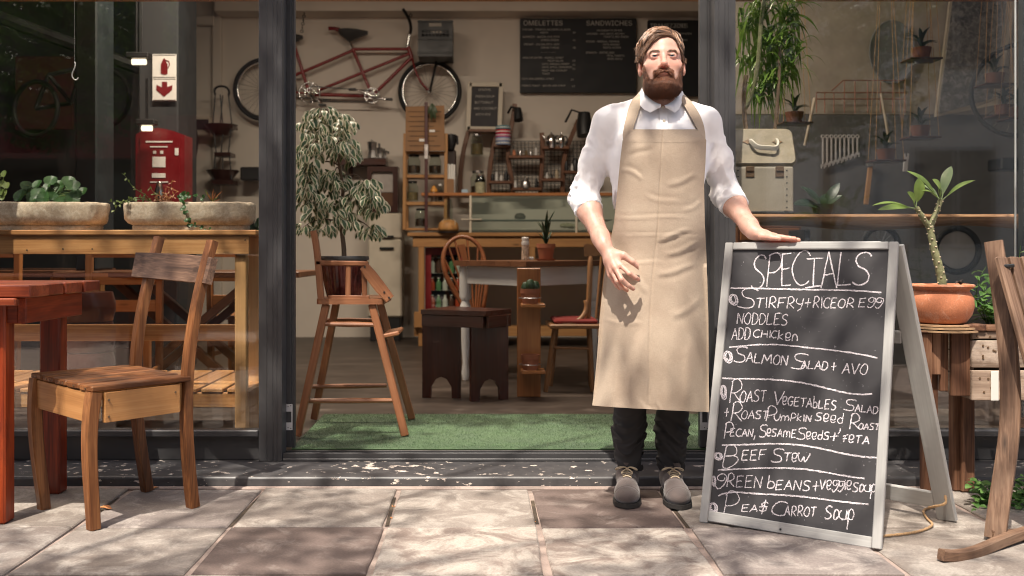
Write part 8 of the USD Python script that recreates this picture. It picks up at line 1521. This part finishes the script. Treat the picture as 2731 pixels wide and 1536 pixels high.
# ---- shoes
M['suede'] = plain('grey_suede', (.085, .064, .059), .9, var=.2, vscale=30, bump=.4, bscale=500, sheen_weight=.3); M['lace'] = plain('cream_lace', (.52, .42, .29), .9)
def shoe(toe, heel, anky):
    d = toe - heel; d[2] = 0; L = np.linalg.norm(d); d = d / L; s = np.array([-d[1], d[0], 0.0]); b = np.array([heel[0], heel[1], 0.0])
    R = np.c_[d, s, (0, 0, 1)]; loc = lambda p: (p - b) @ R; wld = lambda q: np.asarray(q) @ R.T + b
    def up(q):
        e = s_ell(q, (L * .74, 0, .036), (.080, .049, .036)); e = smin(e, s_ell(q, (L * .16, 0, .044), (.052, .038, .046)), .03); e = smin(e, s_cap(q, (L * .20, 0, .076), (L * .58, 0, .048), .037, .038), .03); e = smin(e, s_cap(q, (L * .18, 0, .07), (L * .22, 0, .120), .038, .037), .02)
        e = smax(e, .014 - q[:, 2], .003); e = np.minimum(np.maximum(e, -1), 1); 
        seam = np.abs(q[:, 0] - L * .80 - .10 * q[:, 1] ** 2 * 20); e = e + .0024 * np.exp(-(seam / .0040) ** 2) * (q[:, 2] > .02)
        vamp = np.abs(q[:, 0] - (L * .60 - 1.1 * np.abs(q[:, 1]))); e = e + .0024 * np.exp(-(vamp / .0036) ** 2) * (q[:, 2] > .03)
        return smax(e, -s_cap(q, (L * .18, 0, .115), (L * .21, 0, .18), .030, .036), .003) + (meshkit.fbm(q * 30, 2, 3) - .5) * .003
    m = sn_mesh(lambda p: up(loc(p)), np.minimum(wld((-.06, -.07, 0)), wld((L + .03, .07, 0))) - (.05, .0, .0), np.maximum(wld((-.06, -.07, 0)), wld((L + .03, .07, 0))) + (.05, .0, .13), .0034)
    n = man.add('shoe', m, M['suede'], smooth=True)
    ol = [(0.0, .0), (-.036, .008), (-.046, .0), ]; th = np.linspace(0, 2 * np.pi, 60, endpoint=False); xs_ = L * .5 + (L * .5 + .006) * np.cos(th); hw = np.interp(xs_ / L, [0, .12, .4, .7, .9, 1.02], [.022, .036, .036, .050, .042, .012]); yy = np.sign(np.sin(th)) * hw * np.minimum(1, np.abs(np.sin(th)) * 2.2)
    so = prism(Polygon(np.c_[xs_, yy]).buffer(.004), plane_M(b + (0, 0, .002), d, s), .016); n.add('sole', so, plain('black_sole', (.018, .016, .015), .6) if 'sole' not in M else M['sole'])
    f = lambda q: up(np.asarray(q, float)); laces = []
    def top(x, y): 
        q = np.array([[x, y, .19]]); 
        for _ in range(60): q[0, 2] -= max(float(f(q)[0]) * .7, 3e-4); 
        return q[0]
    for k in range(4):
        x = L * (.545 - .055 * k); w = .016 + .002 * k; pts = [wld((x - .006 * abs(y) / w + .004 * (1 if k % 2 else -1) * y / w, y, z_(x, y))) for y in np.linspace(-w, w, 7)] if False else None
        row = []
        for y in np.linspace(-w, w, 7):
            zz = .16
            for _ in range(80):
                dd = float(f([[x, y, zz]])[0])
                if dd < .001 or zz < .03: break
                zz -= max(dd * .7, 3e-4)
            row.append(wld((x + .003 * (-1) ** k * y / w, y, zz + .0022)))
        laces.append(tube(spline(row, 10), .0024, 6))
    zz = float(loc(np.array([row[3]]))[0, 2]); x0 = L * .375; c0 = np.array([x0, 0, zz + .004])
    for sg, Lp in ((-1, .042), (1, .036)):
        loop = [c0, c0 + (.012, sg * Lp * .5, .010), c0 + (.016, sg * Lp, .004), c0 + (.004, sg * Lp * 1.02, -.003), c0 + (-.004, sg * Lp * .5, .004), c0]; laces.append(tube(wld(spline(loop, 22)), .0023, 6)); laces.append(tube(wld(spline([c0, c0 + (.022, sg * .014, -.002), c0 + (.045, sg * .020, -.008)], 10)), .0022, 6))
    laces.append(tube(wld(spline([c0 + (0, -.006, .001), c0 + (0, .006, .001)], 4)), .0045, 7))
    for l in laces: n.add('lace', l, M['lace'], smooth=True)
shoe(G(1672, 1357) * (1, 1, 0), np.array([.596, 4.03, 0]), ANL); shoe(G(1816, 1360) * (1, 1, 0), np.array([.760, 4.025, 0]), ANR)
# ================================================================== the street side (seen only in the glass, and for its shade)
def facade(name, label, x0, x1, y, h, wallm, rows, cols, winw, winh, sill, paneM, trimM):
    n = thing(name, label, 'building', ((x0 + x1) / 2, y, 0)); n.add('wall', bxx(x0, x1, y - 8, y, -.01, h, .02), wallm); n.add('cornice', bxx(x0 - .1, x1 + .1, y + .002, y + .22, h - .35, h - .05, .03), trimM)
    for r in range(rows):
        for c in range(cols):
            cx_ = x0 + (x1 - x0) * (c + .5) / cols; z0 = sill + r * 3.1
            w = n.add('window', bxx(cx_ - winw / 2 - .07, cx_ + winw / 2 + .07, y + .002, y + .05, z0 - .07, z0 + winh + .07, .01), trimM); w.add('pane', bxx(cx_ - winw / 2, cx_ + winw / 2, y + .051, y + .056, z0, z0 + winh, .002), paneM); w.add('mullion', bxx(cx_ - .025, cx_ + .025, y + .057, y + .07, z0, z0 + winh, .003), trimM)
    return n
darkpane = plain('street_pane', (.02, .025, .03), .1)
b1 = facade('street_building', 'dark brick building across the street mirrored in the left shop window', -17, 2.2, -8.5, 9.5, plain('dark_brick', (.055, .035, .03), .85, var=.3), 3, 6, 1.5, 1.7, 1.0, darkpane, plain('dark_trim', (.04, .045, .045), .7))
b2 = facade('street_building', 'pale rendered building across the street mirrored in the right shop window', 2.3, 18, -8.5, 9.5, plain('pale_render', (.62, .58, .52), .85, var=.08), 3, 4, 1.3, 1.6, 1.1, darkpane, plain('pale_trim', (.32, .31, .30), .7))
aw = thing('awning', 'dull red awning on the building across the street', 'awning', (-6.5, -8.4, 2.6)); aw.add('canvas', hull([(x, y, z) for x in (-9.5, -4.2) for y, z in ((-8.40, 3.3), (-6.9, 2.75), (-6.9, 2.70), (-8.40, 3.2))]), plain('awning_red', (.20, .03, .025), .8)); aw.add('valance', bxx(-9.5, -4.2, -6.905, -6.89, 2.42, 2.695, .003), UsdShade.Material.Get(stage, '/World/Looks/awning_red'))
# street tree: its crown stands over the pavement and dapples the sun
TR = np.array([-3.1, -.6, 0]); tr_ = thing('street_tree', 'leafy street tree whose crown dapples the pavement with shade', 'tree', TR)
trunk = spline([TR + (0, 0, -.01), TR + (.03, .05, 1.6), TR + (.10, .1, 3.4), TR + (.4, .25, 4.9)], 20); tr_.add('trunk', tube(trunk, np.linspace(.15, .10, 20) * (1 + .04 * np.sin(np.arange(20) * 1.7)), 14), M['bark'], smooth=True)
rgt_ = np.random.default_rng(TREE_SEED); limbs = []
for ax_, ay_, az_ in ((-1.2, .6, 6.6), (1.0, 1.2, 6.4), (2.2, .3, 7.2), (3.6, 1.2, 6.8), (1.6, 2.4, 6.6), (3.0, 2.6, 7.0), (-.4, 1.8, 7.4), (4.8, .9, 7.0), (5.4, 2.0, 7.3)):
    e_ = TR * (1, 1, 0) + (ax_, ay_, az_); l = spline([trunk[-1], trunk[-1] * .6 + e_ * .4 + (0, 0, .35), e_], 16); limbs.append(l); tr_.add('limb', tube(l, np.linspace(.030, .006, 16), 8), M['bark'], smooth=True)
    for k in range(2):
        b = l[int(6 + k * 5)]; t = b + rgt_.normal(0, .45, 3) + (0, 0, .15); limbs.append(spline([b, (b + t) / 2 + (0, 0, .08), t], 6)); tr_.add('twig', tube(limbs[-1], np.linspace(.008, .003, 6), 5), M['bark'])
N_ = 60000; Lp = np.c_[rgt_.uniform(-5.5, 3.4, N_), rgt_.uniform(-2.4, 3.3, N_), 5.2 + 3.4 * rgt_.random(N_)]
slope = -SUN[:2] / SUN[2]; gp = Lp[:, :2] + slope * Lp[:, 2:]     # where each leaf's shadow falls at pavement level
def gpt(p): p = np.asarray(p, float); return p[:2] + slope * p[2]
prob = sst(meshkit.fbm(np.c_[gp * 1.5, gp[:, 0] * 0 + 3.3], 2, TREE_SEED), .36, .62); prob = .05 + .95 * prob
prob *= sst(np.sqrt(((Lp[:, 0] + 1.05) / 4.4) ** 2 + ((Lp[:, 1] - .45) / 2.85) ** 2 + ((Lp[:, 2] - 6.9) / 1.9) ** 2), 1.0, .86)
for (p, r, a) in LIT: d = np.linalg.norm(gp - gpt(p), axis=1); prob *= 1 - a * sst(d, r * 1.25, r * .8)
for (p, r, a) in SHADED: d = np.linalg.norm(gp - gpt(p), axis=1); k_ = sst(d, r * 1.2, r * .8); prob = prob * (1 - k_) + a * k_ * (prob > 0.0)
keep = rgt_.random(N_) < prob * LEAF_DENSITY; Lp = Lp[keep]; n_ = len(Lp)
nr = rgt_.normal(0, .55, (n_, 3)) + (0, -.1, 1.0); nr /= np.linalg.norm(nr, axis=1, keepdims=True); az = rgt_.uniform(0, 2 * np.pi, n_); dr_ = np.c_[np.cos(az), np.sin(az), rgt_.normal(-.25, .3, n_)]; dr_ -= nr * np.sum(dr_ * nr, 1)[:, None]; dr_ /= np.linalg.norm(dr_, axis=1, keepdims=True); sd_ = np.cross(nr, dr_); L_ = rgt_.uniform(.085, .14, n_)[:, None]
V = np.stack([Lp - dr_ * L_ * .5, Lp - dr_ * L_ * .08 + sd_ * L_ * .27 + nr * L_ * .06, Lp - dr_ * L_ * .08 - sd_ * L_ * .27 + nr * L_ * .06, Lp + dr_ * L_ * .55 - nr * L_ * .05], 1).reshape(-1, 3); o = np.arange(n_)[:, None] * 4; F_ = np.vstack([o + [0, 1, 3], o + [0, 3, 2]])
M['treeleaf'] = leafy('street_tree_leaf', (.045, .095, .022), (.10, .17, .04), trans=.4, vscale=3)
tr_.add('crown', trimesh.Trimesh(V, F_, process=False), M['treeleaf'], kind='stuff')

# smaller tree across the street, mirrored in the right window
def far_tree(base, label, h, r, n, seed):
    t = thing('street_tree', label, 'tree', base); q = np.random.default_rng(seed); b = np.asarray(base, float); tk = spline([b + (0, 0, -.01), b + (.05, 0, h * .3), b + (0, .1, h * .6)], 10); t.add('trunk', tube(tk, np.linspace(.11, .06, 10), 10), M['bark'], smooth=True)
    for k in range(6): e = b + (math.cos(k * 1.05) * r * .6, math.sin(k * 1.05) * r * .6, h * (.72 + .04 * k)); t.add('limb', tube(spline([tk[-1], (tk[-1] + e) / 2 + (0, 0, .2), e], 8), np.linspace(.04, .012, 8), 6), M['bark'], smooth=True)
    c = b + (0, 0, h * .72); p = q.normal(0, 1, (n, 3)); p /= np.linalg.norm(p, axis=1, keepdims=True); p = c + p * (q.random((n, 1)) ** .4) * (r, r, h * .32); p = p[meshkit.fbm(p * 1.6, 2, seed) > .46]; m = len(p)
    d = q.normal(0, 1, (m, 3)); d /= np.linalg.norm(d, axis=1, keepdims=True); s_ = np.cross(d, q.normal(0, 1, (m, 3))); s_ /= np.linalg.norm(s_, axis=1, keepdims=True); L = q.uniform(.09, .15, m)[:, None]
    V = np.stack([p - d * L * .5, p + s_ * L * .26, p - s_ * L * .26, p + d * L * .5], 1).reshape(-1, 3); o = np.arange(m)[:, None] * 4; t.add('crown', trimesh.Trimesh(V, np.vstack([o + [0, 1, 3], o + [0, 3, 2]]), process=False), M['treeleaf'], kind='stuff')
far_tree((4.6, -4.6, 0), 'small leafy tree on the far pavement mirrored in the right shop window', 5.2, 1.5, 9000, 5)
far_tree((-5.6, -4.8, 0), 'small leafy tree on the far pavement mirrored in the left shop window', 5.6, 1.5, 9000, 6)
# ================================================================== high chair with the variegated fig
M['hcwood'] = wood('high_chair_wood', (.14, .052, .024), (.24, .098, .046), (.34, .165, .085), rough=.4, knots=False, coat=.15)
YA, YB = 4.80, 5.16; hc = thing('high_chair', 'tall varnished wooden high chair used as a plant stand just inside the doorway', 'high chair', P(940, 1165, 4.85) * (1, 1, 0) + (0, 0, FL))
def hy(x, y, far=0): return r5(x, y, YB if far else YA)
zs_ = hy(0, 520)[2]
for far in (0, 1):
    Y_ = YB if far else YA
    for (xt, yt), (xb, yb) in (((405, 540), (247, 1295)), ((665, 545), (857, 1280))):
        t = hy(xt, yt); b = hy(xb, yb); t = np.array([t[0], Y_, zs_ - .012]); b = np.array([b[0], Y_ + (.10 if far else -.03), FL + .009]); hc.add('leg', bar(t, b, .036, .036, up=(0, 1, 0), b=.005), M['hcwood'])
for (x0, y0), (x1, y1), f in (((300, 1085), (792, 1082), 0), ((318, 1004), (748, 998), 1), ((400, 648), (684, 652), 0), ((405, 626), (664, 628), 1)):
    a, b = hy(x0, y0), hy(x1, y1); Y_ = YA - .01 if not f else YB + .05; k = Y_ / YA; a, b = P(680 + x0 / 2.131, 560 + y0 / 2.131, Y_), P(680 + x1 / 2.131, 560 + y1 / 2.131, Y_)
    hc.add('rung', tube([a, a * .5 + b * .5, b], [.0105, .0135, .0105], 8), M['hcwood'], smooth=40)
xA, xB = hy(352, 0)[0], hy(735, 0)[0]
g_ = sbox(xA, YA - .03, xB, YB + .06).buffer(-.03).buffer(.03); hc.add('seat', set_grain(prism(g_, plane_M((0, 0, zs_ - .012), (1, 0, 0), (0, 1, 0)), .026), (1, 0, 0)), M['hcwood'])
hc.add('footrest', bar(r5(742, 706, 4.98), r5(832, 686, 4.98), .30, .022, b=.006), M['hcwood'], label='worn grey footrest plank')
for f in (0, 1):
    Y_ = YB + .03 if f else YA; q = lambda x, y: P(680 + x / 2.131, 560 + y / 2.131, Y_ if not f else Y_)
    hc.add('back_post', sweep_rect(spline([q(376, 505), q(362, 330), q(348, 200), q(333, 118)], 12), .030, .030, (0, 1, 0)), M['hcwood'])
    hc.add('arm_rail', bar(q(345, 300), q(645, 305), .030, .024, b=.005), M['hcwood'])
    for x0, x1 in ((532, 528), (620, 624)): hc.add('spindle', bar(q(x0, 316), q(x1, 512), .024, .018, up=(0, 1, 0), b=.004), M['hcwood'])
    ar = hc.add('tray_arm', sweep_rect(np.array([q(622, 318), q(660, 368), q(720, 446), q(770, 505)]) - (0, .022, 0), .056 * np.array([.8, 1, 1, .8]), .016, (.75, 0, .6)), M['hcwood']); ar.add('screw', screws([q(x, y) - (0, .0315, 0) for x, y in ((628, 322), (738, 466), (765, 496))], .005), M['black'])
hc.add('base_rail', bar(hy(415, 497), hy(650, 499), .02, .022), M['hcwood'])
fpb = np.array([r5(505, 0, 4.97)[0], 4.97, zs_ + .0145]); Hp_ = P(0, 683, 4.97)[2] - fpb[2]
fp = thing('glazed_pot', 'fluted oxblood glazed pot with a grey rim standing in the high chair', 'plant pot', fpb); th = np.linspace(0, 2 * np.pi, 121); pr = np.array([(.078, 0), (.082, .02), (.095, .3), (.106, .6), (.113, .86), (.112, .90)])
gg = np.array([[fpb + (r * (1 + .022 * math.cos(24 * t)) * math.cos(t), r * (1 + .022 * math.cos(24 * t)) * math.sin(t), z * Hp_) for t in th] for r, z in pr]); m = surf(gg); m.fix_normals(); fp.add('pot', m, M['glaze'], smooth=True)
fp.add('rim', lathe([(.108, Hp_ * .90), (.122, Hp_ * .905), (.125, Hp_ * .95), (.121, Hp_), (.110, Hp_), (.108, Hp_ * .93)], fpb, 48), M['glazerim'], smooth=50); fp.add('soil', lathe([(0, Hp_ * .93), (.109, Hp_ * .92)], fpb, 24), M['soil'])
M['ficus'] = leafy('variegated_fig_leaf', (.045, .09, .038), (.12, .18, .08), rough=.4, trans=.22, vscale=30, uvedge=(.62, .57, .40))
fi = thing('variegated_fig', 'bushy weeping fig with cream edged leaves growing in the glazed pot', 'plant', fpb + (0, 0, Hp_ * .93)); rf = np.random.default_rng(12)
def r4y(x, y, Y): return P(600 + x / 2.264, y / 2.264, Y)
s1_ = spline([fpb + (0, 0, Hp_ * .9), r4y(715, 1470, 4.98), r4y(700, 1300, 5.0), r4y(712, 1150, 5.02), r4y(690, 1000, 5.0), r4y(672, 860, 4.98), r4y(640, 740, 4.97), r4y(590, 665, 4.97)], 30)
fi.add('trunk', tube(s1_, np.linspace(.0125, .004, 30), 8), M['bark'], smooth=True)
blobs = [((590, 700), (95, 45), 24), ((540, 780), (95, 55), 28), ((720, 760), (75, 60), 26), ((640, 870), (150, 65), 44), ((500, 930), (80, 70), 30), ((730, 930), (85, 70), 26), ((530, 1060), (90, 75), 32), ((660, 1090), (90, 60), 22), ((500, 1200), (75, 65), 24), ((640, 1200), (70, 60), 14), ((860, 1140), (80, 45), 22), ((890, 1240), (70, 70), 30), ((790, 1200), (60, 60), 14), ((470, 1385), (60, 22), 10), ((600, 1390), (70, 22), 12), ((740, 1340), (60, 45), 12), ((880, 1400), (70, 35), 16), ((690, 1290), (60, 60), 12), ((560, 1300), (70, 40), 10)]
br_n = 0
fl_ = []
for (cx_, cy_), (rx_, ry_), n_ in blobs:
    n_ = int(n_ * 2.2)
    c = r4y(cx_, cy_ - ry_ * .5, 4.98 + rf.normal(0, .05)); k = int(np.argmin(np.abs(s1_[:, 2] - (c[2] + .03)))); b0 = s1_[min(k, 27)]; fi.add('branch', tube(spline([b0, (b0 + c) / 2 + (0, 0, .03), c], 8), np.linspace(.0045, .0018, 8), 5), M['bark'], smooth=True)
    for j in range(n_):
        a = rf.uniform(0, 2 * np.pi); t = math.sqrt(rf.random()); q = r4y(cx_ + rx_ * t * math.cos(a), cy_ + ry_ * t * math.sin(a) - 18, 4.98 + rf.normal(0, .085)); L = rf.uniform(.044, .060); side = np.sign(q[0] - c[0] + rf.normal(0, .03)) or 1
        d = np.array([side * rf.uniform(.05, .55), rf.normal(-.15, .25), -rf.uniform(.5, 1.0)]); d /= np.linalg.norm(d); nn = np.array([side * .5 + rf.normal(0, .3), -.75, .55])
        m = leaf_blade(q, q + d * L, L * rf.uniform(.50, .62), nn, curl=.12, n=8, fold=.2, mid=.42); tt = np.repeat(np.linspace(0, 1, 8), 5); ev = np.tile([1, .55, 0, .55, 1], 8); ev = np.maximum(ev, np.where(tt > .93, 1, 0)); off = rf.uniform(0, 50, 2)
        fl_.append((q[1], m, np.c_[ev, tt * 1.0 + off[0], np.tile([-1, -.5, 0, .5, 1], 8) * .6 + off[1]]))
fl_.sort(key=lambda t: t[0])
for _, m, uv_ in fl_[:298]: fi.add('leaf', m, M['ficus'], smooth=True, uv=uv_)
fi.add('inner_leaves', cat([m for _, m, _ in fl_[298:]]), M['ficus'], smooth=True, uv=np.vstack([u for _, _, u in fl_[298:]]), kind='stuff')
